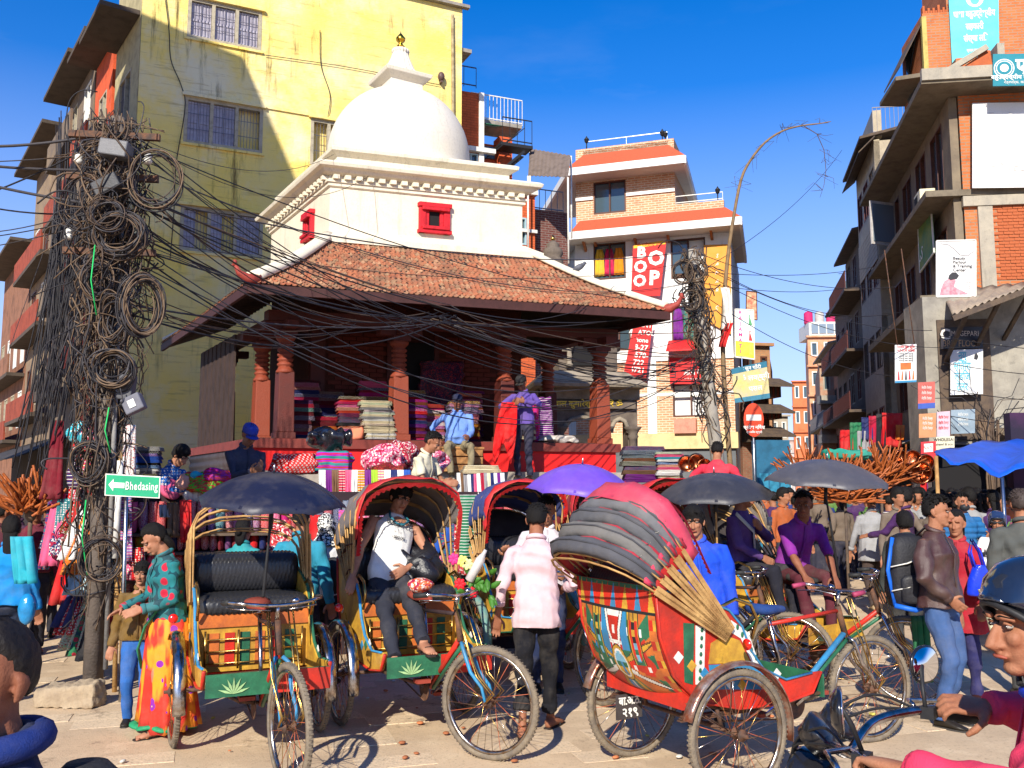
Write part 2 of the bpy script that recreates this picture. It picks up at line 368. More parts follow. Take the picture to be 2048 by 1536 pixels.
HAIR=M((.008,.0065,.006),.6,.05,60,.7,spec=.22,fine=260); EYEW=M((.34,.30,.26),.45,0,5,0); IRIS=M((.02,.01,.008),.15,0,5,0,spec=.8); LIP=M((.33,.08,.05),.5,.1,40,.1); BROW=HAIR
def frame_z(z,x=None):
    z=Vector(z).normalized(); x=Vector(x) if x is not None else Vector((1,0,0)); x=(x-z*x.dot(z))
    x=x.normalized() if x.length>1e-5 else z.orthogonal().normalized(); y=z.cross(x); return Matrix((x,y,z)).transposed()
def ik(a,b,l1,l2,hint):
    """the middle joint of a two-bone chain from a to b, bent towards hint; returns joint, end"""
    a=Vector(a);b=Vector(b);d=b-a;L=d.length
    if L>(l1+l2)*.995: b=a+d.normalized()*(l1+l2)*.995; d=b-a; L=d.length
    if L<abs(l1-l2)+.02: L=abs(l1-l2)+.02
    k=(l1*l1-l2*l2+L*L)/(2*L); h=math.sqrt(max(l1*l1-k*k,0)); u=d.normalized(); hv=Vector(hint); hv=hv-u*hv.dot(u)
    hv=hv.normalized() if hv.length>1e-5 else u.orthogonal().normalized()
    return a+u*k+hv*h, b
def ring(c,R,rx,ry,n=14,p=2.3):
    out=[]
    for k in range(n):
        a=2*math.pi*k/n; ca,sa=math.cos(a),math.sin(a)
        out.append(Vector(c)+R@Vector((rx*math.copysign(abs(ca)**(2/p),ca),ry*math.copysign(abs(sa)**(2/p),sa),0)))
    return out
def hand(mb,w,d,pn,curl=.5,k=1.0,side=1,fat=1.0,spread=.1):
    """w wrist, d the way the hand points, pn the way the palm faces; palm, four unequal fingers, a thumb"""
    d=Vector(d).normalized(); pn=Vector(pn); pn=(pn-d*pn.dot(d)); pn=pn.normalized() if pn.length>1e-4 else d.orthogonal().normalized()
    sx=d.cross(pn)*side     # towards the thumb
    P0=Vector(w)+d*.01; R=Matrix((sx,pn,d)).transposed()
    mb.loft([ring(P0-d*.02,R,.026*k,.019*k),ring(P0+d*.02*k,R,.034*k,.017*k),ring(P0+d*.06*k,R,.043*k,.016*k),ring(P0+d*.088*k,R,.041*k,.013*k)])
    for i,(o,L,r) in enumerate(((.032,.070,.0092),(.011,.079,.0098),(-.011,.074,.0092),(-.031,.058,.0082))):
        p=P0+d*.08*k+sx*o*k; dd=(d+sx*(o*spread*12)).normalized(); pts=[p-dd*.012]; c=0
        for sgm in (.42,.32,.26):
            pts.append(p); p=p+(dd*math.cos(c)+pn*math.sin(c))*L*sgm*k; c+=curl*(.75+.08*i)
        pts.append(p); mb.tube(pts,[q*k*fat*r for q in (1.05,1.05,1,.9,.75)],8)
    t0=P0+d*.015*k+sx*.028*k; t1=t0+(sx*.8+d*.5+pn*.35).normalized()*.036*k; t2=t1+(sx*.25+d*.85+pn*.45*(1+curl)).normalized()*.03*k; t3=t2+(d*.9+pn*.5*(1+curl)-sx*.1).normalized()*.024*k
    mb.tube([t0-sx*.01,t0,t1,t2,t3],[.013*k,.0145*k*fat,.0115*k*fat,.0105*k*fat,.008*k*fat],8)
def person(label,x,y,rot,H=1.68,z0=0,pel=(0,0,.92),lean=(0,0),twist=0,head=(0,0),roll=0,hl=(.27,-.03,.78),hr=(-.27,-.03,.78),el=(.3,.6,-.3),er=(-.3,.6,-.3),fl=(.10,0,.0),fr=(-.10,0,.0),kl=(.05,-1,0),kr=(-.05,-1,0),
    top=('shirt',(.5,.4,.4),'plain'),bot=('trousers',(.02,.02,.03),'plain'),sk=0,vox=.011,face=False,hair='short',sleeve=1.0,rolled=(0,0),curl=(.5,.5),pal=((0,.3,0),(0,.3,0)),wid=1.0,belly=0,group=None,shoes=(.02,.015,.01),fem=0,seed=1,hat=None,foot_dir=(0,0),sitting=False,legs=True,beard=0,cat='person',neckline=0,mouthopen=0,hcol=None,hemz=-.02,loose=1.0,toeL=0,hd=None):
    """a standing figure looks towards -Y; hands, feet and elbows are given in the figure's own frame (x is the figure's left)"""
    s=H/1.70
    root=thing('person',label,cat,(x,y,z0),rot,group); root.scale=(s,s,s)
    pel=Vector(pel); Rp=Matrix.Rotation(R_(twist)*.3,3,'Z')
    Rc=Matrix.Rotation(R_(twist),3,'Z')@Matrix.Rotation(R_(lean[1]),3,'Y')@Matrix.Rotation(-R_(-lean[0]),3,'X')
    mid=pel+(Matrix.Rotation(R_(lean[1])*.5,3,'Y')@Matrix.Rotation(R_(lean[0])*.5,3,'X'))@Vector((0,0,.20)); chest=mid+Rc@Vector((0,0,.16)); neck=chest+Rc@Vector((0,.012,.17))
    Rh=Rc@Matrix.Rotation(R_(head[0]-twist*.0),3,'Z')@Matrix.Rotation(R_(head[1]),3,'X')@Matrix.Rotation(R_(roll),3,'Y')
    if hd is not None: Rh=Matrix.Rotation(R_(hd[0]),3,'Z')@Matrix.Rotation(R_(hd[1]),3,'X')@Matrix.Rotation(R_(roll),3,'Y')
    hb=neck+Rc@Vector((0,-.014,.036)); hc=hb+Rh@Vector((0,-.012,.105))
    sw=(.178-.02*fem)*wid
    shL=chest+Rc@Vector((sw,.01,.088)); shR=chest+Rc@Vector((-sw,.01,.088))
    hipL=pel+Rp@Vector((.088,0,-.03)); hipR=pel+Rp@Vector((-.088,0,-.03))
    eL,wL=ik(shL,hl,.285,.25,el); eR,wR=ik(shR,hr,.285,.25,er)
    kL,aL=ik(hipL,Vector(fl)+Vector((0,.02,.085)),.418,.408,kl); kR,aR=ik(hipR,Vector(fr)+Vector((0,.02,.085)),.418,.408,kr)
    b=MB()
    # core kept slim under the clothes
    ck=1.0 if top[0]=='vest' else .80
    b.loft([ring(pel+Vector((0,0,-.09)),Rp,.08,.06),ring(pel+Vector((0,0,0)),Rp,.115,.075),ring(mid,Rc,.11*ck,.08*ck),ring(chest,Rc,.15*wid*ck,.10*ck),ring(chest+Rc@Vector((0,0,.08)),Rc,.15*wid*ck,.080*ck),ring(neck,Rc,.058,.053)])
    b.tube([neck-Rc@Vector((0,0,.05)),neck,hb+Rh@Vector((0,.0,.03)),hb+Rh@Vector((0,.005,.07))],[.068,.060,.056,.052],12)
    for sh,e,w in ((shL,eL,wL),(shR,eR,wR)):
        ak=1.0 if sleeve<.2 else .84; b.tube([sh*.8+chest*.2,sh,sh*.5+e*.5,e,e*.7+w*.3,e*.3+w*.7,w],[.05*ak,.052*ak,.044*ak,.036*ak,.040*(ak if sleeve>.7 else 1),.030,.024],10)
    for q,(w,e,pn,cv) in enumerate(((wL,eL,pal[0],curl[0]),(wR,eR,pal[1],curl[1]))): hand(b,w,(w-e),pn,cv,1.0,(1 if q else -1) if False else (-1 if q==0 else 1),1.0 if vox<.008 else 1.25)
    if legs:
        for hp,k_,a_,rl_ in ((hipL,kL,aL,rolled[0]),(hipR,kR,aR,rolled[1])):
            b.tube([hp,hp*.6+k_*.4,k_,k_*.65+a_*.35,k_*.2+a_*.8,a_],[q*(.78 if i<3 or rl_<.05 else .95) for i,q in enumerate((.078,.072,.050,.050,.032,.034))],10)
    # head
    H3=lambda p:hc+Rh@Vector(p)
    b.ell(H3((0,.018,.035)),(.074,.092,.085),16,12,Rh); b.ell(H3((0,-.018,-.03)),(.060,.070,.080),14,10,Rh)
    b.ell(H3((0,-.052,-.088)),(.030,.030,.022),10,8,Rh); b.ell(H3((0,-.03,-.075)),(.048,.045,.028),10,8,Rh)
    b.tube([H3((0,-.084,.012)),H3((0,-.098,-.012)),H3((0,-.108,-.034)),H3((0,-.094,-.043))],[.0085,.0105,.0150,.011],8)
    for sx in (1,-1):
        b.ell(H3((sx*.014,-.090,-.036)),(.0085,.010,.0075),6,6,Rh); b.ell(H3((sx*.030,-.066,-.018)),(.024,.020,.022),8,6,Rh)
        b.tube([H3((sx*.010,-.090,.030)),H3((sx*.030,-.088,.033)),H3((sx*.052,-.068,.026))],[.009,.010,.008],6)
        b.loft([ring(H3((sx*(.070+t*.012),.012+t*.010,z_)),Rh,r1,r2,8) for t,z_,r1,r2 in ((0,-.032,.006,.008),(.6,-.015,.008,.015),(1,.005,.007,.019),(1,.020,.006,.016),(.5,.030,.005,.010))])
    b.ell(H3((0,-.086,-.060)),(.024,.011,.009),10,6,Rh)
    bm=remesh(b,vox,2 if vox>.008 else 3,'body')
    if vox<.012:
        v=verts(bm); Ri=np.array(Rh.inverted()); h=(v-np.array(hc))@Ri.T; d=np.zeros_like(h)
        g=lambda p,r:np.exp(-(((h-np.array(p))/np.array(r))**2).sum(1))
        for sx in (1,-1): d[:,1]+=.011*g((sx*.031,-.085,.010),(.017,.03,.010))
        d[:,1]+=.005*g((0,-.095,-.0605),(.026,.02,.0028)); d[:,1]+=.004*g((0,-.09,-.050),(.006,.02,.006)); d[:,1]+=.004*g((0,-.09,-.076),(.03,.02,.006))
        setv(bm,v+(d@np.array(Rh).T))
    body=obj('body',bm,skin(sk),root,False)
    if face:
        for sx in (1,-1):
            e_=MB().ell(H3((sx*.031,-.0755,.010)),(.0125,.010,.0058),10,8,Rh); eo=obj('eye',e_,EYEW,body,False)
            obj('iris',MB().ell(H3((sx*.031+.001,-.0835,.0095)),(.0050,.0035,.0050),8,6,Rh),IRIS,eo,False)
            obj('eyelid',MB().tube([H3((sx*.018,-.080,.014)),H3((sx*.031,-.0845,.0185)),H3((sx*.045,-.076,.014))],[.002,.0035,.002],6),skin(sk),body,False)
            obj('eyebrow',MB().tube([H3((sx*.014,-.0935,.030)),H3((sx*.032,-.0945,.036)),H3((sx*.054,-.074,.030))],[.0028,.0036,.0018],6,flat=.7),BROW,body,False)
        obj('mouth',MB().tube([H3((-.024,-.086,-.062)),H3((-.008,-.0965,-.0585)),H3((0,-.0975,-.060)),H3((.008,-.0965,-.0585)),H3((.024,-.086,-.062))],[.002,.0045,.004,.0045,.002],6,flat=1.0),LIP,body,False)
    # hair
    if hair!='none':
        nh,kh=(40,26) if vox<.012 else (20,14); hm=MB(); rs=random.Random(seed); vs=[]; big={'short':1.0,'long':1.05,'fem':1.03,'mop':1.13}.get(hair,1.0)
        ph=[rs.uniform(0,6.28) for _ in range(6)]
        for i in range(kh+1):
            t=-math.pi/2+math.pi*i/kh
            for j in range(nh):
                a=2*math.pi*j/nh; dx,dy,dz=math.cos(t)*math.cos(a),math.cos(t)*math.sin(a),math.sin(t)
                # hairline height by direction: forehead high, temples mid, nape low
                line=.60 if dy<-.35 else (.60-(dy+.35)*1.75 if dy<.25 else -.50-(dy-.25)*.25)
                if hair=='mop': line-=.25
                if dz<0 and dy>.1: line=max(line,-.62)
                fz=.07*math.sin(a*7+ph[0])+.05*math.sin(a*13+ph[1]); on=1/(1+math.exp(-(dz-line-fz*.8)*26))
                r=(.79+.235*on)*big+on*(.028*math.sin(a*9+t*6+ph[2])*math.cos(t*11+ph[3])+.018*math.sin(a*19+ph[4])*math.sin(t*17+ph[5])+rs.uniform(-.012,.016))
                vs.append(H3((dx*.081*r,.014+dy*.102*r,.028+dz*.104*r+(.006*on if dz>0 else 0))))
        fs=[(i*nh+j,i*nh+(j+1)%nh,(i+1)*nh+(j+1)%nh,(i+1)*nh+j) for i in range(kh) for j in range(nh)]
        hm.add(vs,fs,0,True)
        if hair in('long','fem'):
            L=.30 if hair=='long' else .10
            hm.loft([ring(H3((0,.055,.02)),Rh,.07,.045,14),ring(H3((0,.078,-.06)),Rh,.062,.04,14),ring(H3((0,.085,-.06-L*.5)),Rh,.055,.035,14),ring(H3((0,.082,-.06-L)),Rh,.03,.018,14)])
            if hair=='fem': hm.ell(H3((0,.125,-.015)),(.038,.034,.038),10,8,Rh)
        if .0055<vox<.012 and hair in('short','mop'):   # loose tufts break the outline
            for q in range(170):
                a=rs.uniform(0,6.28); t=rs.uniform(.25,1.4); dx,dy,dz=math.cos(t)*math.cos(a),math.cos(t)*math.sin(a),math.sin(t)
                if dy<-.3 and dz<.45: continue
                p=Vector((dx*.084,.014+dy*.104,.03+dz*.108)); q2=p*1.0+Vector((dx*.013+rs.uniform(-.013,.013),dy*.013-.008+rs.uniform(-.013,.013),dz*.008+.001)); m_=(p+q2)/2+Vector((rs.uniform(-.004,.004),0,.004))
                hm.tube([H3(p*.97),H3(m_),H3(q2)],[.008,.005,.0012],4)
        obj('hair',hm,HAIR if hcol is None else M(hcol,.6,.2,60,.4),root,False)
    # upper garment
    kind,colr,pat=top; vv=max(vox*1.1,.010); t_=MB(); lo=loose
    hz=pel+Rp@Vector((0,.0,hemz)); fx=.012
    lg=.020 if hemz<-.08 else 0; T=[ring(hz,Rp,(.178+fx)*lo*wid**.5,.132*lo+belly*.3+lg),ring(pel+Vector((0,-belly*.5,.09)),Rp,(.166+fx)*lo*wid**.5,.122*lo+belly*.7+lg),ring(mid+Rc@Vector((0,-belly*.55,.02)),Rc,(.145+fx-.012*fem)*lo*wid,.105*lo+belly*.6),ring(chest,Rc,(.166+fx-.01*fem)*lo*wid,.115*lo+.012*fem),ring(chest+Rc@Vector((0,.006,.07)),Rc,(.168)*wid,.100),ring(chest+Rc@Vector((0,.012,.120)),Rc,.118*wid,.078),ring(neck+Rc@Vector((0,.004,.0)),Rc,.072,.068)]
    if kind!='none':
        t_.loft(T)
        for sh,e,w in ((shL,eL,wL),(shR,eR,wR)):
            end=w if sleeve>=1 else (e*(2-2*sleeve)+w*(2*sleeve-1) if sleeve>.5 else sh*(1-2*sleeve)+e*2*sleeve)
            th={'jacket':1.22,'leather':1.25,'puffer':1.4}.get(kind,1.0)*(.9+.1*lo)
            if sleeve>.5: pts=[sh*.75+chest*.25+Rc@Vector((0,0,.014)),sh+Rc@Vector((0,0,-.004)),sh*.5+e*.5,e,(e+end)/2,end]; rr=[.052,.058,.055*th,.049*th,.045*th,.037*th]
            else: pts=[sh*.75+chest*.25+Rc@Vector((0,0,.014)),sh+Rc@Vector((0,0,-.004)),(sh+end)/2,end]; rr=[.052,.059,.058*th,.060*th]
            if sleeve>0: t_.tube(pts,rr,12)
        tm=remesh(t_,vv,2,kind); wrinkle(tm,.0072 if kind!='puffer' else .004,seed)
        if kind=='puffer':
            v=verts(tm); n=normals(tm); zz=v[:,2]; setv(tm,v+n*(np.abs(np.sin(zz*42))*.016)[:,None])
        tmat=MO(pat,.9 if kind!='leather' else .46,1.0,.3,.2 if kind!='leather' else .6)
        to=obj({'leather':'jacket','puffer':'jacket'}.get(kind,kind),tm,tmat,root,False,col=colr)
        if kind in('shirt','jacket','leather','puffer'):
            cb=MB(); cp=[]
            for k in range(15):
                a=-math.pi/2+.35+(2*math.pi-.7)*k/14; cp.append(neck+Rc@Vector((.066*math.cos(a),.064*math.sin(a)-.002,.012+.022*math.sin(a))))
            cb.tube(cp,[.010]+[.016]*13+[.010],8,flat=1.2); obj('collar',cb,tmat,to,False,col=colr)
        if kind in('shirt','jacket','leather') and vox<.012:
            pl=MB(); f0=neck+Rc@Vector((0,-.075,-.02)); f1=chest+Rc@Vector((0,-.118*lo-.004,0)); f2=mid+Rc@Vector((0,-.109*lo-belly*1.15-.004,.02)); f3=hz+Rp@Vector((0,-.122*lo-belly*.3,.02))
            pl.tube([f0,f1,f2,f3],[.010,.013,.013,.012],6,flat=.35,up=Rc@Vector((0,-1,0))); obj('placket',pl,tmat,to,False,col=tuple(q*.85 for q in colr))
            for e,w in ((eL,wL),(eR,wR)):
                if sleeve>.6:
                    end=e*(2-2*sleeve)+w*(2*sleeve-1) if sleeve<1 else w; dd=(w-e).normalized(); obj('cuff',MB().tube([end-dd*.035,end-dd*.02,end+dd*.004,end+dd*.008],[.040,.044,.044,.036],12),tmat,to,False,col=tuple(q*.92 for q in colr))
    # lower garment
    bk,bc,bp=bot
    if bk in('trousers','jeans') and legs:
        l_=MB(); l_.loft([ring(pel+Vector((0,0,-.12)),Rp,.12,.09),ring(pel+Vector((0,.01,-.05)),Rp,.162*wid**.5,.115),ring(pel+Vector((0,0,.05)),Rp,.150*wid**.5,.106),ring(pel+Vector((0,0,.09)),Rp,.138*wid**.5,.100)])
        for (hp,k_,a_),ro in (((hipL,kL,aL),rolled[0]),((hipR,kR,aR),rolled[1])):
            e_=a_*(1-ro)+k_*ro
            l_.tube([hp+Vector((0,0,.02)),hp*.75+k_*.25,hp*.4+k_*.6,k_,k_*.6+e_*.4,e_*.85+k_*.15,e_+(e_-k_).normalized()*(.02 if ro<.05 else 0)],[.085,.093,.078,.066,.060,.054,.056 if ro==0 else .064],12)
            if ro>.05: dd=(k_-e_).normalized(); l_.tube([e_-dd*.005,e_+dd*.0,e_+dd*.055,e_+dd*.06],[.06,.069,.069,.058],12)
        lm=remesh(l_,vv,2,bk); wrinkle(lm,.008,seed+3,.9); obj(bk,lm,MO(bp,.92,1,.4),root,False,col=bc)
    elif bk in('skirt','sari'):
        rs=random.Random(seed); nn=44; rows=[]; za=[pel.z+.08,pel.z,.62,.40,.2,.05]
        cx=(aL+aR)/2
        for i,z in enumerate(za):
            f=i/5; c=pel*(1-f)+Vector((cx.x,cx.y,0))*f; c.z=z; rx=.13+.10*f**.7+(.05 if i else 0); ry=.10+.10*f**.8+(.03 if i else 0)
            rows.append([c+Vector((math.cos(2*math.pi*k/nn)*rx*(1+.13*f*math.sin(k*1.9+f)+.05*f*math.sin(k*.7)),math.sin(2*math.pi*k/nn)*ry*(1+.13*f*math.sin(k*1.9+f)),(.02*math.sin(k*.45)) if i==5 else 0)) for k in range(nn)])
        obj('skirt',MB().loft(rows),MO(bp,.8,1.0,.3),root,False,col=bc)
    # feet
    if legs:
        for si,(a_,fd) in enumerate(((aL,foot_dir[0]),(aR,foot_dir[1]))):
            Rf=Matrix.Rotation(R_(fd),3,'Z'); F=lambda p:Vector((a_.x,a_.y,a_.z-.085))+Rf@Vector(p)
            fb=MB(); fb.loft([ring(F((0,.055,.030)),frame_z(Rf@Vector((0,-1,0)),Rf@Vector((1,0,0))),.022,.020,10),ring(F((0,.035,.040)),frame_z(Rf@Vector((0,-1,0)),Rf@Vector((1,0,0))),.036,.036,10),ring(F((0,-.04,.040)),frame_z(Rf@Vector((0,-1,0)),Rf@Vector((1,0,0))),.040,.036,10),ring(F((0,-.12,.026)),frame_z(Rf@Vector((0,-1,0)),Rf@Vector((1,0,0))),.046,.022,10),ring(F((0,-.178,.018)),frame_z(Rf@Vector((0,-1,0)),Rf@Vector((1,0,0))),.034,.012,10)])
            if shoes=='bare' or shoes=='sandal':
                for t in range(5): fb.tube([F((.03-.015*t,-.165,.016)),F((.032-.016*t,-.195+.007*t,.012))],[.010,.008],6)
                fb.tube([F((0,0,.03)),Vector(a_)],[.034,.036],10)
                obj('foot',fb,skin(sk),root,False)
                sb=MB(); sb.loft([[F((sx*(w_),y_,z_)) for sx,z_ in ((-1,-.006),(1,-.006),(1,.008),(-1,.008))] for y_,w_ in ((.065,.028),(0,.036),(-.09,.044),(-.19,.036),(-.205,.02))],0,False)
                so=obj('sandal',sb,M((.03,.02,.018),.8,.2,20,.2),root,False)
                obj('strap',MB().tube([F((-.046,-.08,.01)),F((-.02,-.11,.052)),F((.02,-.11,.052)),F((.046,-.08,.01))],.007,6,flat=.5),M((.02,.02,.02),.6,.2,20,.1),so,False)
            else:
                so=obj('shoe',fb,M(shoes,.45,.2,20,.2),root,False)
                obj('sole',MB().loft([[F((sx*w_,y_,z_)) for sx,z_ in ((-1,-.008),(1,-.008),(1,.012),(-1,.012))] for y_,w_ in ((.062,.028),(0,.038),(-.09,.046),(-.17,.040),(-.195,.02))],0,False),M((.05,.045,.04),.8,.2,20,.2),so,False)
    J=dict(root=root,neck=neck,chest=chest,mid=mid,pel=pel,hc=hc,Rh=Rh,Rc=Rc,shL=shL,shR=shR,eL=eL,eR=eR,wL=wL,wR=wR,H3=H3,hb=hb,T=T,Rp=Rp,body=body,aL=aL,aR=aR)
    if hat: hat_on(J,hat)
    return J
def hat_on(J,hat):
    kind,c=hat; root,H3,Rh=J['root'],J['H3'],J['Rh']
    if kind=='cap':
        h=MB(); h.loft([[H3((math.cos(a)*.084*r,.012+math.sin(a)*.106*r,z)) for a in [2*math.pi*k/22 for k in range(22)]] for r,z in ((1.0,.040),(1.03,.055),(1.02,.085),(.90,.115),(.62,.136),(.2,.145),(.02,.146))])
        o=obj('cap',h,MO('plain',.8),root,False,col=c)
        P=[[H3((math.sin(a)*(.078+.004*j),.012-math.cos(a)*(.098+.022*j) ,.044-.006*j-.02*abs(math.sin(a))**2)) for j in range(4)] for a in [R_(-62+124*k/12) for k in range(13)]]
        obj('visor',MB().sheet(P,.005),MO('plain',.8),o,False,col=tuple(q*.8 for q in c)); obj('button',MB().ell(H3((0,.012,.147)),.008,8,6),MO('plain'),o,False,col=c)
    elif kind=='wrap':
        h=MB(); rs=random.Random(3)
        h.loft([[H3((math.cos(a)*.086*r+.004*math.sin(a*5+z*70),.014+math.sin(a)*.108*r,z+.012*math.sin(a*2)+(.02 if math.sin(a)<0 else -.012))) for a in [2*math.pi*k/26 for k in range(26)]] for r,z in ((.98,.012),(1.08,.030),(1.04,.050),(1.09,.068),(1.0,.092),(.93,.112),(.55,.134),(.05,.140))])
        obj('headcloth',h,MO(c[1],.9),root,False,col=c[0])
    elif kind=='hijab':
        h=MB(); h.ell(H3((0,.02,.02)),(.095,.12,.125),22,16,Rh); h.loft([ring(H3((0,.03,-.06)),Rh,.08,.085,20),ring(J['neck']+Vector((0,.01,.03)),J['Rc'],.10,.09,20),ring(J['neck']+Vector((0,.01,-.05)),J['Rc'],.165,.12,20)])
        me=remesh(h,.011,2,'headscarf'); wrinkle(me,.008,4,1.5); obj('headscarf',me,MO(c[1],.9),root,False,col=c[0])
    elif kind=='helmet':
        h=MB(); 
        prof=[(1.0,-.055),(1.08,-.03),(1.14,.02),(1.12,.07),(.98,.115),(.70,.146),(.36,.160),(.03,.164)]
        h.loft([[H3((math.cos(a)*.092*r,.02+math.sin(a)*.115*r,z+( .118*max(0,-math.sin(a))**.8 if i<2 else (.055*max(0,-math.sin(a)) if i==2 else 0)))) for a in [2*math.pi*k/30 for k in range(30)]] for i,(r,z) in enumerate(prof)])
        o=obj('helmet',h,M(c,.12,.1,8,.0,spec=.7,coat=.6),root,False)
        obj('rim',MB().tube([H3((math.cos(a)*.096,.02+math.sin(a)*.120,-.055+.120*max(0,-math.sin(a))**.8)) for a in [2*math.pi*k/30 for k in range(30)]],.009,6,closed=True),BLACK,o,False)
        return o
# ---------------------------------------------------------------- cycle rickshaws
RW=.36
TYRE=M((.14,.115,.09),.9,.3,14,.5,col2=(.24,.19,.13),fine=90); RIMM=M((.5,.48,.45),.25,.3,20,.1,metal=1,col2=(.30,.20,.12)); BRASS=M((.62,.40,.12),.28,.2,18,.1,metal=1,col2=(.35,.2,.06))
CHROME=M((.62,.62,.64),.2,.2,18,.05,metal=1,col2=(.30,.22,.16)); BAMBOO=M((.55,.33,.12),.6,.3,7,.3,col2=(.30,.15,.05),fine=70)
RED=M((.62,.03,.015),.4,.3,7,.2,col2=(.35,.03,.02)); GREENP=M((.03,.16,.08),.4,.3,9,.2,col2=(.02,.09,.05)); YELP=M((.62,.36,.04),.45,.3,8,.2,col2=(.35,.17,.03)); BLUEP=M((.03,.25,.5),.4,.3,8,.2,col2=(.05,.17,.3)); ORP=M((.6,.16,.03),.45,.3,8,.2,col2=(.38,.10,.03)); WHP=M((.72,.70,.64),.5,.2,10,.1); TEALP=M((.10,.30,.28),.5,.3,8,.2,col2=(.2,.25,.2))
def _wheel_meshes():
    t=MB(); n=56; vs=[]
    t.tube([(RW*.953*math.cos(a),0,RW*.953*math.sin(a)) for a in [2*math.pi*k/n for k in range(n)]],.0215,10,closed=True)
    for k in range(84):
        a=2*math.pi*k/84; c=Vector((math.cos(a),0,math.sin(a))); R=Matrix((Vector((-math.sin(a),0,math.cos(a))),Vector((0,1,0)),c)).transposed()
        t.cbox(c*(RW*.953+.0215),(.010,.026,.005),R)
    r=MB(); pr=[(-.013,.0),(-.013,-.016),(-.006,-.024),(.006,-.024),(.013,-.016),(.013,0)]
    r.loft([[Vector(((RW*.91+q)*math.cos(a),y,(RW*.91+q)*math.sin(a))) for y,q in pr] for a in [2*math.pi*k/n for k in range(n)]],closed=True)
    s=MB(); ns=32
    for k in range(ns):
        a=2*math.pi*k/ns; sd_=1 if k%2 else -1; a2=a+(.9 if (k//2)%2 else -.9)
        s.tube([(.028*math.cos(a2),sd_*.028,.028*math.sin(a2)),(RW*.86*math.cos(a),0,RW*.86*math.sin(a))],.0019,5,m=k%4)
    h=MB(); R=Matrix.Rotation(R_(90),3,'X'); h.lathe([(.008,-.07),(.012,-.068),(.012,-.045),(.034,-.034),(.036,-.026),(.018,-.022),(.018,.022),(.036,.026),(.034,.034),(.012,.045),(.012,.068),(.008,.07)],16,R=R)
    return t.mesh('tyre'),r.mesh('rim'),s.mesh('spokes'),h.mesh('hub')
_WM=_wheel_meshes()
for _m,_q in zip(_WM,((TYRE,),(RIMM,),(BRASS,CHROME,RUST,M((.5,.12,.05),.5,.2,9,.1)),(RUST,))):
    for q in _q: _m.materials.append(q)
def wheel(root,Mx):
    w=bpy.data.objects.new('wheel',_WM[1]); COL.objects.link(w); w.parent=root
    l,r,s_=Mx.decompose(); w.location=l; w.rotation_euler=r.to_euler()
    for nm,me in (('tyre',_WM[0]),('spokes',_WM[2]),('hub',_WM[3])):
        o=bpy.data.objects.new(nm,me); COL.objects.link(o); o.parent=w
    return w
def tread(L,rx,rz,nu=90,nv=44,p=3.0,k=1.0):
    """cushion along y bound in woven black tyre strip"""
    rows=[]
    for i in range(nu+1):
        y=-L/2+L*i/nu; e=max(0,1-abs(2*y/L)**14)**.5; row=[]
        for j in range(nv):
            a=2*math.pi*j/nv; ca,sa=math.cos(a),math.sin(a); b=.010*k*abs(math.sin(i*.9*k*1.05+ (math.pi/2)*((j//2)%2)))*(1 if j%2 else .4)
            x=math.copysign(abs(ca)**(2/p),ca)*(rx*(.55+.45*e)+b*e); z=math.copysign(abs(sa)**(2/p),sa)*(rz*(.55+.45*e)+b*e); row.append((x,y,z))
        rows.append(row)
    return MB().loft(rows)
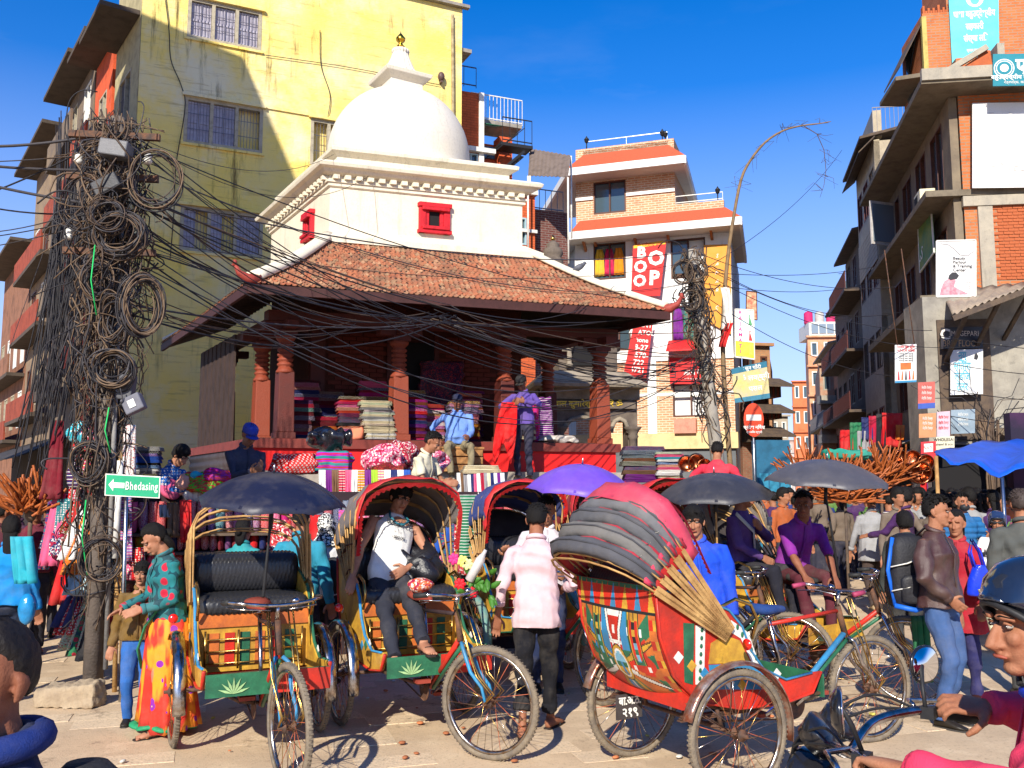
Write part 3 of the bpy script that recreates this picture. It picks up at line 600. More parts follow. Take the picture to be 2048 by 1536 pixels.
def rickshaw(label,x,y,hdg,wb=1.45,steer=0,hood=(-12,52),nb=5,hc=(.55,.03,.03),hc2=(.12,.11,.10),seatc=0,paint=None,frame=RED,lip=(GREENP,RED),mud=None,extras=True,hoodlen=.86,back=True,slat=0,hw=.405,top=True,group='cycle rickshaws waiting in the square'):
    root=thing('rickshaw',label,'rickshaw',(x,y,0),R_(hdg),group); rs=random.Random(int(x*100)+7)
    mud=mud or CHROME; P=lambda nm,mb,m,par=root,**k:obj(nm,mb,m,par,False,**k)
    for s in (1,-1):
        wheel(root,Matrix.Translation((0,.50*s,RW))@Matrix.Rotation(rs.uniform(0,6),4,'Y'))
        # mudguard: a thin curved strip with rolled edges
        rows=[]
        for k in range(19):
            a=R_(-12+175*k/18); rr=RW+.045; rows.append([(rr*math.cos(a)-.00+q2*math.cos(a),.50*s+w_,RW+rr*math.sin(a)+q2*math.sin(a)) for w_,q2 in ((-.042,-.016),(-.030,-.002),(0,.006),(.030,-.002),(.042,-.016))])
        mg=P('mudguard',MB().sheet(rows,.003),mud); st=MB()
        for a in (25,90,150): st.tube([((RW+.04)*math.cos(R_(a)),.50*s-.04*s,RW+(RW+.04)*math.sin(R_(a))),(0,.50*s-.075*s,RW)],.004,5)
        P('stay',st,RUST,mg)
    fr_=MB(); fr_.tube([(0,-.46,RW),(0,.46,RW)],.014,8)
    for s in (1,-1):
        fr_.tube([(-.10,.36*s,.50),(.2,.34*s,.44),(.7,.16*s,.40),(wb-.72,.03*s,.36)],.013,8,)
        fr_.tube([(0,.36*s,RW),(-.05,.36*s,.52)],.013,8)
        for k in range(3): fr_.box((-.30+.012*k,.34*s-.02,.43+.010*k),(.30-.012*k,.34*s+.02,.437+.010*k))   # leaf springs
    fr_.tube([(.30,-.33,.44),(.30,.33,.44)],.012,8); fr_.tube([(-.25,-.33,.50),(-.25,.33,.50)],.012,8)
    P('chassis',fr_,RUST)
    # tub: sides, back, floor
    out=[(.78,.62),(.70,.50),(.45,.46),(.10,.47),(-.20,.54),(-.38,.70),(-.47,.92),(-.50,1.20),(-.30,1.14),(-.12,1.10),(.04,1.04),(.14,.94),(.20,.80),(.30,.68),(.48,.60),(.70,.62)]
    for s in (1,-1):
        mb=MB().prism([(a,.385*s-.009,b) for a,b in out],(0,.018,0)); sp=P('side_panel',mb,RED if paint else YELP,bevel=.003)
        P('edge_band',MB().tube([(a,.385*s+.012*s,b) for a,b in out[:8]],.013,6,flat=.6),frame,sp)
        P('edge_band',MB().tube([(a,.385*s+.012*s,b) for a,b in out[7:]],.012,6,flat=.6),GREENP if s>0 else BLUEP,sp)
        if paint:
            for nm_,poly,m_ in (('painted_sky_patch',[(-.10,.60),(.30,.56),(.42,.62),(.22,.72),(-.12,.74)],BLUEP),('painted_yellow_arch',[(-.12,.745),(.20,.725),(.12,.86),(0,.90),(-.10,.86)],YELP),('painted_white_arc',[(.21,.73),(.27,.71),(.19,.90),(.06,.98),(.02,.93),(.13,.87)],WHP),('painted_green_band',[(-.30,.66),(-.24,.64),(-.22,.98),(-.30,.99)],GREENP),('painted_white_band',[(-.22,.64),(-.16,.63),(-.14,.95),(-.21,.97)],WHP)): P(nm_,MB().prism([(a,(.394)*s,b) for a,b in poly],(0,.0035*s,0)),m_,sp)
            dt=MB()
            for k in range(5): dt.ell((.245-.035*k,.399*s,.75+.047*k),(.012,.003,.018),8,4)
            for k in range(7): dt.ell((-.19+.004*k,.399*s,.67+.045*k),(.012,.003,.014),8,4)
            P('painted_dots',dt,GREENP,sp)
        dec=MB(); 
        for k in range(9):
            u=k/8; dec.cbox((-.34+.75*u,.385*s+.0115*s,.80-.20*math.sin(u*2.2)),(.05,.005,.05),Matrix.Rotation(.78,3,'Y'),m=k%4)
        P('painted_diamonds',dec,(WHP,YELP,BLUEP,GREENP),sp)
        P('arm_loop',MB().tube([(.22,.39*s,.86),(.27,.39*s,.97),(.22,.39*s,1.06),(.10,.39*s,1.10),(-.02,.39*s,1.06),(-.05,.39*s,.98)],.011,8),BRASS)
    prof=[(-.50,1.20),(-.485,1.06),(-.47,.92),(-.43,.80),(-.38,.70),(-.30,.61),(-.20,.54),(-.05,.495),(.10,.47)]
    def S(u,v,d=0):
        q=v*8; i=min(int(q),7); t=q-i; a=prof[i]; b=prof[i+1]; nx,nz=(b[1]-a[1]),-(b[0]-a[0]); l=math.hypot(nx,nz); 
        bul=.05*(1-(2*u-1)**2)*(1-(2*v-1)**2)
        return Vector((a[0]*(1-t)+b[0]*t+nx/l*(d+bul),(u-.5)*.76,a[1]*(1-t)+b[1]*t+nz/l*(d+bul)))
    if paint:
        nu,nv=190,130; mb=MB(); vs=[S(i/nu,j/nv,.004) for j in range(nv+1) for i in range(nu+1)]; vs2=[S(i/nu,j/nv,-.008) for j in range(nv+1) for i in range(nu+1)]
        fs=[(j*(nu+1)+i,(j+1)*(nu+1)+i,(j+1)*(nu+1)+i+1,j*(nu+1)+i+1) for j in range(nv) for i in range(nu)]
        mb.add(vs,fs,0,True); mb.m=[paint((i+.5)/nu,(j+.5)/nv) for j in range(nv) for i in range(nu)]; mb.add(vs2,[f[::-1] for f in fs],0,True)
        P('painted_back',mb,(RED,BLUEP,YELP,GREENP,WHP,BLACK,ORP,M((.2,.45,.6),.4,.3,12,.1)))
    else:
        P('back_panel',MB().sheet([[S(i/8,j/8) for i in range(9)] for j in range(9)],.012),RED)
    fl=MB().box((.18,-.37,.475),(.80,.37,.490)); P('footboard',fl,M((.10,.06,.035),.8,.3,9,.3))
    lp=P('footboard_lip',MB().box((.80,-.39,.46),(.815,.39,.60)),lip[0]); 
    lf=MB()
    for k in range(-3,4):
        a=k*.42; d=Vector((0,math.sin(a),math.cos(a))); p=Vector((.819,-.22,.478)); w=Vector((0,math.cos(a),-math.sin(a)))*.008
        lf.prism([p,p+d*.05+w,p+d*.10,p+d*.05-w],(.003,0,0))
    P('leaf_motif',lf,M((.35,.55,.25),.5),lp); P('lip_end',MB().box((.816,.0,.462),(.821,.39,.598)),lip[1],lp)
    P('seat_box',MB().box((-.30,-.375,.50),(.17,.375,.88)),RED if paint else YELP)
    P('seat_box_band',MB().box((.172,-.375,.80),(.186,.375,.90)),ORP); rl=MB()
    for z in (.56,.64,.72): rl.tube([(.20,-.33,z),(.20,.33,z)],.006,6)
    for yy in (-.33,-.11,.11,.33): rl.tube([(.20,yy,.52),(.20,yy,.78)],.008,6)
    P('seat_rail',rl,BRASS)
    ins=MB()
    for k in range(6): ins.box((.172,-.30+.103*k,.54),(.178,-.30+.103*k+.065,.76),m=k%3)
    P('painted_slats',ins,(ORP,RED,GREENP))
    P('seat_cushion',MB(Matrix.Translation((-.07,0,.935))).loft([[Vector(p) for p in r] for r in _rows(tread(.76,.27,.062,70,40,4.5))]),M((.025,.025,.028),.38,.2,20,.2,spec=.5))
    P('backrest_roll',MB(Matrix.Translation((-.33,0,1.13))).loft([[Vector(p) for p in r] for r in _rows(tread(.78,.115,.145))]),M((.022,.022,.026),.3,.2,20,.2,spec=.6))
    # hood of bent bamboo bows
    pv=Vector((-.02,0,.95)); thm=R_((hood[0]+hood[1])/2); pvf=lambda th: pv+(Vector((-math.cos(thm),0,-math.sin(thm)))*(th-(hood[0]+hood[1])/2)*(.0045 if paint else .0015))
    def bow(th,Ls,w,n=22,off=0):
        pv=pvf(th); d=Vector((-math.sin(R_(th)),0,math.cos(R_(th)))); pts=[]
        for k in range(n+1):
            t=k/n; 
            if t<.30: yy=w; ss=Ls*.66*t/.30
            elif t>.70: yy=-w; ss=Ls*.66*(1-t)/.30
            else: a=math.pi*(t-.30)/.40; yy=w*math.cos(a)*(1 if abs(math.cos(a))<.2 else 1); yy=w*math.copysign(abs(math.cos(a))**.8,math.cos(a)); ss=Ls*(.66+.34*math.sin(a)**.85)
            pts.append(pv+d*(ss+.0)+Vector((0,yy,0))+d*off)
        return pts,d
    A=[hood[0]+(hood[1]-hood[0])*i/(nb-1) for i in range(nb)]
    hd_=P('hood_bow',MB().tube(bow(A[0],hoodlen,hw)[0],.009,6),BAMBOO)
    for i,a in enumerate(A):
        for k in range(2 if nb>4 else 1):
            pts,d=bow(a+(k*1.8),hoodlen+rs.uniform(-.01,.01),.408+.012*k); w=MB()
            if i==0 and k==0: continue
            w.tube(pts,.010,6,flat=.6); P('hood_bow',w,BAMBOO)
            if slat:
                for s in (1,-1):
                    for dq in ((0,) if paint else (-.014,.014)): w=MB(); w.bar(pvf(a+k*1.8)+Vector((dq,.425*s,.0))-d*(.06 if paint else 0),pvf(a+k*1.8)+d*hoodlen*.62+Vector((dq*1.6,.425*s,0)),.030 if paint else .022,.010,up=(0,1,0)); P('bamboo_slat',w,BAMBOO)
    for s in (1,-1):
        bd=MB(); 
        for q in (.22,.45): bd.tube([bow(A[0],hoodlen,.418)[0][0]*0+pv+Vector((-math.sin(R_(a)),0,math.cos(R_(a))))*hoodlen*q+Vector((0,.418*s,0)) for a in (A[0],(A[0]+A[-1])/2,A[-1])],.012,6,flat=.5)
        P('hood_binding',bd,M((.10,.03,.02),.7,.3,20,.3))
    def cover(a0,a1,t0,t1,na,sag,off=.012):
        rows=[]
        for i in range(na*3+1):
            th=a0+(a1-a0)*i/(na*3); ph=(i%3)/3; pts,d=bow(th,hoodlen,.418,30,off-sag*math.sin(math.pi*ph if ph else 0)+rs.uniform(-.003,.003))
            rows.append([pts[k]+Vector((rs.uniform(-.003,.003),0,0))+(pts[k]-pv).normalized()*(.010*math.sin(k*2.4+i)) for k in range(len(pts)) if t0<=k/30<=t1])
        return rows
    if top and not paint: P('hood_cover',MB().sheet(cover(A[0]-3,A[-1],.25,.75,nb-1,.030,.052 if paint else .02),.004),MO('plain',.6,1,.5,.4),col=hc2)
    if top: P('hood_trim',MB().sheet(cover(A[0]-5,A[0]+3,.19,.81,1,.004,.060 if paint else .026),.006),MO('plain',.5,1,.3,.5),col=hc)
    if back and not paint:
        pts,_=bow(A[-1],hoodlen,.39,30); c=pv+Vector((-.3,0,.05)); n=len(pts); rows=[[p*(1-t)+Vector((-.48,p.y,1.15))*t for p in pts[8:23]] for t in (0,.5,1)]
        P('hood_back',MB().sheet(rows,.004),MO('plain',.7,1,.5),col=(.06,.05,.05))
    if paint:
        for i in range(nb-1):
            rows=[]
            for q in range(8):
                u_=q/7; pts,d=bow(A[i]+(A[i+1]-A[i])*u_,hoodlen,.418,30,.018+.042*math.sin(math.pi*u_)**.6); rows.append([p+(p-pv).normalized()*(.007*math.sin(k*2.1+i*2+q*.7)+.006*math.sin(k*.9+q)) for k,p in enumerate(pts) if .24<=k/30<=.76])
            P('hood_fold',MB().sheet(rows,.004),MO('plain',.75,1,.6,.3),col=[(.17,.17,.18),(.12,.12,.13),(.19,.18,.17),(.10,.10,.115)][i%4])
            P('piping',MB().tube(rows[0],.011,6),MO('plain',.6),col=(.40,.03,.05)) ; P('piping',MB().tube([p+(p-pv).normalized()*.006 for p in rows[3]],.006,5),MO('plain',.7),col=(.07,.07,.08))
        P('hood_lining',MB().sheet(cover(A[0],A[-1],.24,.76,nb-1,.03,-.012),.003),MO('plain',.7,1,.3),col=(.45,.02,.02))
        for i in range(nb):
            for t0,t1,cc in ((.24,.33,(.60,.05,.10)),(.33,.36,(.65,.62,.58)),(.64,.67,(.65,.62,.58)),(.67,.76,(.60,.05,.10))): P('seam_strip',MB().sheet(cover(A[i]-1.0,A[i]+1.0,t0,t1,1,0,.062),.004),MO('plain',.6),col=cc)
    fringe=MB(); pts,_=bow(A[0]-7,hoodlen,.42,60,.0)
    for k in range(10,51):
        p=pts[k]; q=pts[k+1] if k<60 else p; c=(pv+Vector((0,0,.3))); dd=(c-p).normalized()*.045
        fringe.add([p,q,q+dd*.6,(p+q)/2+dd,p+dd*.6],[(0,1,2,3,4),(4,3,2,1,0)],0)
    if top: P('fringe',fringe,MO('plain',.6),col=tuple(min(1,q*1.2) for q in hc))
    # cycle frame
    hx=wb-.24; BB=Vector((wb-.76,0,.34)); HT=Vector((hx-.03,0,.94)); HB=Vector((hx+.035,0,.74)); ST=Vector((BB.x-.16,0,.90))
    c1,c2=rs.sample([BLUEP,GREENP,RED,M((.03,.03,.035),.4)],2)
    P('top_tube',MB().tube([ST-Vector((0,0,.04)),HT-Vector((0,0,.03))],.014,8),RED if paint else M((.05,.03,.03),.5)); P('down_tube',MB().tube([BB,HB+Vector((0,0,.02))],.020,10),BLUEP if paint else c1)
    P('second_tube',MB().tube([BB+Vector((.05,0,.0)),HB+Vector((.02,0,-.03))],.014,10),GREENP)
    P('seat_tube',MB().tube([BB,ST],.015,8),CHROME); P('chain_stay',MB().tube([BB,(.35,.03,.40),(.05,.06,RW)],.012,8),RUST); P('head_tube',MB().tube([HT,HB],.022,12),RUST)
    sdl=MB().loft([ring(ST+Vector((a,0,.055+z)),Matrix(((0,0,1),(1,0,0),(0,1,0))),w,h,12) for a,w,h,z in ((-.15,.045,.02,.012),(-.12,.095,.038,.012),(-.04,.085,.036,.002),(.06,.035,.030,0),(.13,.022,.022,-.003),(.15,.010,.012,-.004))])
    P('saddle',sdl,MO('plain',.8),col=[(.02,.06,.22),(.03,.03,.03),(.30,.05,.03)][seatc%3]); sb=MB()
    for s in (1,-1): sb.tube([ST+Vector((-.13,.05*s,.04)),ST+Vector((-.06,.03*s,.0)),ST+Vector((.10,.01*s,.03))],.005,6)
    P('saddle_springs',sb,CHROME)
    R9=Matrix.Rotation(R_(90),3,'X'); cr=MB(); cr.lathe([(.085,-.003),(.092,-.003),(.092,.003),(.085,.003)],30,BB+Vector((0,-.05,0)),R=R9); 
    for k in range(5): a=k*1.257; cr.bar(BB+Vector((0,-.05,0)),BB+Vector((.088*math.cos(a),-.05,.088*math.sin(a))),.014,.004,up=(0,1,0))
    P('chainring',cr,RUST)
    for s in (1,-1):
        a=.5 if s>0 else .5+math.pi; e=BB+Vector((.165*math.cos(a),-.07*s,.165*math.sin(a))); ck=P('crank',MB().bar(BB+Vector((0,-.065*s,0)),e,.02,.012,up=(0,1,0)),CHROME)
        P('pedal',MB().box((e.x-.045,e.y-.05-.05*s,e.z-.012),(e.x+.045,e.y+.05-.05*s,e.z+.012)),M((.30,.05,.03),.7),ck)
    ch=MB().tube([BB+Vector((0,-.05,.09)),(.05,-.05,RW+.035),(-.03,-.05,RW),(.05,-.05,RW-.035),BB+Vector((0,-.05,-.09))],.006,6); P('chain',ch,RUST)
    Sx=Matrix.Translation((hx,0,0))@Matrix.Rotation(R_(steer),4,'Z')@Matrix.Translation((-hx,0,0)); hub=Vector((wb,0,RW))
    wheel(root,Sx@Matrix.Translation(hub)@Matrix.Rotation(1.1,4,'Y'))
    fk=MB(Sx)
    for s in (1,-1): fk.tube([HB+Vector((0,.02*s,-.01)),HB+Vector((.03,.05*s,-.04)),HB+Vector((.09,.05*s,-.19)),hub+Vector((-.03,.05*s,.10)),hub+Vector((0,.05*s,0))],[.014,.014,.013,.011,.010],8)
    P('fork',fk,BLUEP if seatc==2 else CHROME); bx=MB(Sx)
    for s in (1,-1):
        for o_ in (0,.022): bx.tube([HT+Vector((.03+o_,(.06+o_)*s,.06)),HB+Vector((.10+o_,(.065+o_)*s,-.10)),hub+Vector((-.06+o_,.066*s,.17)),hub+Vector((.05+o_,.066*s,.07)),hub+Vector((0,.066*s,0))],.0055,6)
    P('brace_rods',bx,BRASS); hb_=MB(Sx)
    hb_.tube([HT+Vector((-.10,.30,.115)),HT+Vector((-.02,.29,.125)),HT+Vector((.05,.20,.115)),HT+Vector((.05,.08,.10)),HT+Vector((.03,0,.095)),HT+Vector((.05,-.08,.10)),HT+Vector((.05,-.20,.115)),HT+Vector((-.02,-.29,.125)),HT+Vector((-.10,-.30,.115))],.0115,8)
    hb_.tube([HT,HT+Vector((.02,0,.10))],.014,8); hbo=P('handlebar',hb_,CHROME)
    for s in (1,-1):
        P('grip',MB(Sx).tube([HT+Vector((-.13,.30*s,.113)),HT+Vector((-.03,.292*s,.124))],.017,8),M((.4,.05,.12) if seatc==0 else (.03,.03,.03),.6),hbo)
        P('brake_lever',MB(Sx).tube([HT+Vector((-.10,.285*s,.085)),HT+Vector((.03,.24*s,.085)),HT+Vector((.05,.06*s,.07))],.005,6),CHROME,hbo)
    P('bell',MB(Sx).lathe([(.03,0),(.028,.012),(.016,.022),(.003,.026)],14,HT+Vector((.04,.10,.115))),CHROME,hbo)
    if extras: P('reflector',MB().lathe([(.033,0),(.030,.012),(.004,.016)],16,(.05,-.53,.86),R=Matrix.Rotation(R_(90),3,'Y')),M((.7,.01,.005),.2,.1,9,0,spec=.7))
    return root
def _rows(mb):
    n=44 if len(mb.v)%44==0 and len(mb.v)//44==91 else 40
    return [mb.v[i*n:(i+1)*n] for i in range(len(mb.v)//n)]
def umbrella(label,x,y,ztop,r=.5,tilt=(0,0),col=(.03,.03,.05),zbase=None,dx=0,dy=0,pole_len=.8,rot=0,group=None,wood=False,h=.2):
    root=thing('umbrella',label,'umbrella',(x,y,ztop),0,group); T=Matrix.Rotation(R_(tilt[0]),4,'X')@Matrix.Rotation(R_(tilt[1]),4,'Y')@Matrix.Rotation(R_(rot),4,'Z')
    n=8; seg=6; rows=[]
    for i in range(9):
        f=i/8; row=[]
        for k in range(n*seg):
            a=2*math.pi*k/(n*seg); ph=(k%seg)/seg; rr=r*f*(1-.075*math.sin(math.pi*ph)*f**2); z=-h*(f**2.0)+(.015*math.sin(math.pi*ph)*f*f)
            row.append(T@Vector((rr*math.cos(a)+1e-4*math.cos(a),rr*math.sin(a)+1e-4*math.sin(a),z+.0035*math.sin(ph*9.42)*f*f+.003*math.sin(k*2.3+i*.9)*f)))
        row.append(row[0]); rows.append(row)
    P=lambda nm,mb,m,**k:obj(nm,mb,m,root,False,**k)
    P('canopy',MB().sheet(rows,-.0015),MO('plain',.45,1,.12,.5),col=col)
    for k in range(n):
        a=2*math.pi*k/n; pts=[T@Vector((r*f*math.cos(a),r*f*math.sin(a),-h*f*f-.006)) for f in (0,.25,.5,.75,1)]; rb=P('rib',MB().tube(pts,.0028,5),STEEL)
        obj('strut',MB().tube([pts[2],T@Vector((0,0,-h*1.25))],.0025,5),STEEL,rb,False)
    P('finial',MB().tube([T@Vector((0,0,-.01)),T@Vector((0,0,.035)),T@Vector((0,0,.06))],[.008,.007,.003],6),STEEL)
    P('pole',MB().tube([T@Vector((0,0,0)),T@Vector((0,0,-.3)),Vector((dx,dy,-pole_len))],[.008,.009,.011],8),BAMBOO if wood else BLACK)
    P('sleeve',MB().tube([T@Vector((0,0,-h*1.1)),T@Vector((0,0,-h*1.1-.16))],.016,8),BLACK)
    return root
# ---------------------------------------------------------------- ground
def ground_mat():
    m,nt,b,N,L=_nt('dusty_ground'); v=_coord(nt)
    c=_mix(nt,(.62,.465,.30),(.47,.35,.23),_ramp(nt,_noise(nt,v,.9,6,.65),.35,.65)); c=_mix(nt,c,(.67,.52,.345),_ramp(nt,_noise(nt,v,3.2,5),.52,.75))
    c=_mix(nt,c,(.16,.11,.075),_ramp(nt,_noise(nt,v,1.7,8,.8),.57,.68)); c=_mix(nt,c,(.2,.15,.1),_ramp(nt,_noise(nt,v,40,3),.55,.9))
    L.new(c,b.inputs['Base Color']); b.inputs['Roughness'].default_value=.95; b.inputs['Specular IOR Level'].default_value=.15
    ad=N.new('ShaderNodeMath'); ad.operation='ADD'; L.new(_noise(nt,v,7,6,.7),ad.inputs[0]); L.new(_noise(nt,v,90,2),ad.inputs[1]); _bump(nt,b,ad.outputs[0],.35,.012); return m
g=MB(); g.add([(-300,-60,0),(300,-60,0),(300,600,0),(-300,600,0)],[(0,1,2,3)]); ground=struct(obj('ground',g,ground_mat()))
def slab_mat():
    m,nt,b,N,L=_nt('paving_stone'); v=_coord(nt); oi=N.new('ShaderNodeObjectInfo'); gi=N.new('ShaderNodeNewGeometry'); v=_coord(nt,1,None,'Generated') if False else _coord(nt)
    tc=N.new('ShaderNodeNewGeometry'); a=N.new('ShaderNodeMath'); a.operation='ADD'; L.new(oi.outputs['Random'],a.inputs[0]); L.new(gi.outputs['Random Per Island'],a.inputs[1]); f=N.new('ShaderNodeMath'); f.operation='FRACT'; L.new(a.outputs[0],f.inputs[0])
    c=_mix(nt,(.62,.475,.32),(.50,.40,.28),f.outputs[0]); c=_mix(nt,c,(.66,.505,.335),_ramp(nt,_noise(nt,tc.outputs['Position'],1.1,6,.7),.33,.52)); c=_mix(nt,c,(.15,.105,.07),_ramp(nt,_noise(nt,tc.outputs['Position'],1.7,8,.8),.57,.68)); c=_mix(nt,c,(.2,.15,.1),_ramp(nt,_noise(nt,tc.outputs['Position'],55,3),.5,.9))
    L.new(c,b.inputs['Base Color']); b.inputs['Roughness'].default_value=.9; b.inputs['Specular IOR Level'].default_value=.2
    _bump(nt,b,_noise(nt,tc.outputs['Position'],22,6,.7),.5,.015); return m
SL=slab_mat(); rs=random.Random(11); slabs=[]
c22,s22=math.cos(R_(17)),math.sin(R_(17))
vari=[]
for k in range(7):
    w,d=rs.choice([(.40,.26),(.52,.26),(.46,.26)]); q=rs.uniform(-.008,.008); vari.append(MB().hexa([(-w/2,-d/2,-.03),(w/2,-d/2,-.03),(w/2,d/2,-.03),(-w/2,d/2,-.03),(-w/2+.006,-d/2+.006+q,.0),(w/2-.006,-d/2+.006,.0),(w/2-.006-q,d/2-.006,.0),(-w/2+.006,d/2-.006,.0)]).mesh('paving_slab')); vari[-1].materials.append(SL)
for j in range(-4,46):
    x=-9+rs.uniform(0,.4)
    while x<9:
        k=rs.randrange(7); w=[.40,.52,.46][0]; w=vari[k].vertices[1].co.x*2
        X,Y=(x+w/2)*c22-(j*.268)*s22, 4.2+(x+w/2)*s22+(j*.268)*c22; x+=w+.004
        if 4.2<Y<16 and abs(X)<.62*Y+.5: slabs.append((Y+abs(X)*.3,X,Y,k))
slabs.sort(); slabs=[q for q in slabs if rs.random()>.42]
for _,X,Y,k in slabs[:290]:
    o=bpy.data.objects.new('paving_slab',vari[k]); COL.objects.link(o); o.location=(X,Y,-.001+rs.uniform(-.004,.0055)); o.rotation_euler=(rs.uniform(-.01,.01),rs.uniform(-.01,.01),R_(17)); o.parent=ground
mb=MB()
for _,X,Y,k in slabs[290:]:
    vs=[v.co for v in vari[k].vertices]; mb.M=Matrix.Translation((X,Y,-.001+rs.uniform(-.003,.004)))@Matrix.Rotation(R_(17),4,'Z'); mb.add(vs,[tuple(p.vertices) for p in vari[k].polygons])
o=obj('paving_slabs',mb,SL,ground,kind='stuff')
# ---------------------------------------------------------------- stupa over a tiled pavilion
O_=Vector((-3.669,12.639,0)); U_=Vector((.94993,.31246,0)); V_=Vector((-.51134,.85938,0))
def S3(a,b,z): return O_+U_*a+V_*b+Vector((0,0,z))
class SB(MB):
    def sbox(s,a0,b0,z0,a1,b1,z1,m=0,e=0): return s.hexa([S3(a0,b0,z0),S3(a1,b0,z0),S3(a1,b1,z0),S3(a0,b1,z0),S3(a0+e,b0+e,z1),S3(a1-e,b0+e,z1),S3(a1-e,b1-e,z1),S3(a0+e,b1-e,z1)],m)
    def frame_ring(s,prof,A0,A1,B0,B1,m=0):   # moulding run around a rectangle: profile of (outset, z)
        s.loft([[S3(A0-o,B0-o,z),S3(A1+o,B0-o,z),S3(A1+o,B1+o,z),S3(A0-o,B1+o,z)] for o,z in prof],m,False)
        return s
LIME=M((.71,.64,.50),.85,.12,2.5,.35,col2=(.60,.53,.42),streak=.7,fine=35,lo=.45,hi=.8); LIME2=M((.70,.635,.51),.8,.08,1.8,.15,col2=(.66,.61,.53),fine=25,streak=.35)
PLR=M((.72,.012,.010),.6,.3,2.5,.25,col2=(.55,.012,.012),fine=30); WOODR=M((.11,.02,.014),.6,.4,5,.5,col2=(.09,.02,.015),fine=60); WOODC=M((.24,.045,.02),.6,.35,9,.6,col2=(.24,.05,.025),fine=70); WOODD=M((.05,.03,.025),.8,.4,5,.4,fine=50)
stupa=thing('pavilion','white domed stupa rising from a tiled pavilion with red wooden posts','shrine',S3(3.3,3.2,0))
P=lambda nm,mb,m,par=stupa,**k:obj(nm,mb,m,par,**k)
P('plinth',SB().sbox(.41,1.12,.0,6.30,5.3,2.36),PLR); P('plinth_step',SB().sbox(.2,.86,0,6.36,1.119,2.02),M((.36,.31,.26),.9,.3,4,.5))
P('sill',SB().sbox(.36,1.06,2.36,6.36,5.35,2.50),M((.20,.035,.025),.6,.3,6,.3))
P('floor',SB().sbox(.5,1.2,2.50,6.2,5.2,2.515),WOODD)
for a,b,mt in ((.90,1.28,WOODR),(2.66,1.28,WOODC),(4.42,1.28,WOODR),(6.12,1.28,WOODC),(.90,2.55,WOODC),(6.12,2.9,WOODR),(6.12,4.8,WOODR),(.9,4.8,WOODR)):
    c=SB(); w=.125; z0=2.5
    c.sbox(a-w-.02,b-w-.02,z0,a+w+.02,b+w+.02,z0+.10); c.sbox(a-w,b-w,z0+.1,a+w,b+w,3.52,e=.012); p=P('post',c,mt,bevel=.012)
    cv=MB(); q=S3(a,b,0); pr=[(.125,3.50),(.14,3.53),(.115,3.56),(.10,3.60)]
    for k in range(5): z=3.60+.075*k; pr+=[(.085,z),(.118,z+.02),(.122,z+.045),(.090,z+.07)]
    pr+=[(.10,3.99),(.14,4.03),(.15,4.08)]
    cv.lathe(pr,20,q,lobes=10,lobe=.05); P('carving',cv,WOODC,p); cb=SB()
    cb.sbox(a-.14,b-.13,4.08,a+.14,b+.13,4.17); cb.sbox(a-.34,b-.09,4.17,a+.34,b+.09,4.30,e=0); cb.sbox(a-.09,b-.34,4.17,a+.09,b+.34,4.295); P('bracket',cb,WOODR,p,bevel=.01)
bm_=SB(); bm_.sbox(.6,1.16,4.30,6.4,1.40,4.46); bm_.sbox(.78,1.4,4.30,1.02,5.2,4.455); bm_.sbox(6.0,1.4,4.30,6.24,5.2,4.455); P('beam',bm_,WOODR)
# shrine room behind the posts
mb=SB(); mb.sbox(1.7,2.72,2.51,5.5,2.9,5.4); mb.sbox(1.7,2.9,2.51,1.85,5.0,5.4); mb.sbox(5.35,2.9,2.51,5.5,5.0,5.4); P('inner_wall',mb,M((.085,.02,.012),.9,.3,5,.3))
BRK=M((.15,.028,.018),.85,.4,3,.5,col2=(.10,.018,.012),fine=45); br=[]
bmesh_=SB().sbox(0,0,0,.225,.03,.064); base=S3(0,0,0); bmesh_.v=[tuple(Vector(v)-base) for v in bmesh_.v]; BM=bmesh_.mesh('brick'); BM.materials.append(BRK)
for r in range(20):
    z=2.9+r*.077
    for A0,A1 in ((2.02,3.0),(3.95,4.9)):
        a=A0-(.118 if r%2 else 0)
        while a<A1-.1:
            if a>=A0-.001: o=bpy.data.objects.new('brick',BM); COL.objects.link(o); o.parent=stupa; o.matrix_parent_inverse=mat_of(stupa).inverted(); o.location=S3(a,2.69+random.uniform(-.005,.004),z)
            a+=.238
mb=SB(); mb.sbox(1.72,2.66,2.51,1.96,2.71,4.6); mb.sbox(3.02,2.66,2.51,3.12,2.71,4.5); mb.sbox(3.86,2.66,2.51,3.94,2.71,4.5); P('door_frame',mb,WOODR)
mb=SB(); mb.sbox(3.12,2.68,2.51,3.86,2.70,4.3); P('doorway',mb,DARK)  # solid black panel on the wall, painted for the shade inside the door
# left flank: plank doors and corrugated sheet
for k in range(16):
    b=2.75+k*.16; P('plank',SB().sbox(.50+.01*(k%2),b,2.5,.53+.01*(k%3),b+.15,4.3),WOODD)
mb=MB(); rows=[]
for i in range(12): z=2.05+i*.035; rows.append([S3(.385+.012*math.sin(i*1.57),b,z) for b in (1.3,3.2,5.3)])
P('corrugated_sheet',mb.sheet(rows,.003),M((.07,.06,.065),.6,.3,4,.3,col2=(.05,.03,.03)))
mb=SB(); mb.sbox(.9,5.0,2.5,6.1,5.06,4.6); P('back_screen',mb,WOODD) if False else None
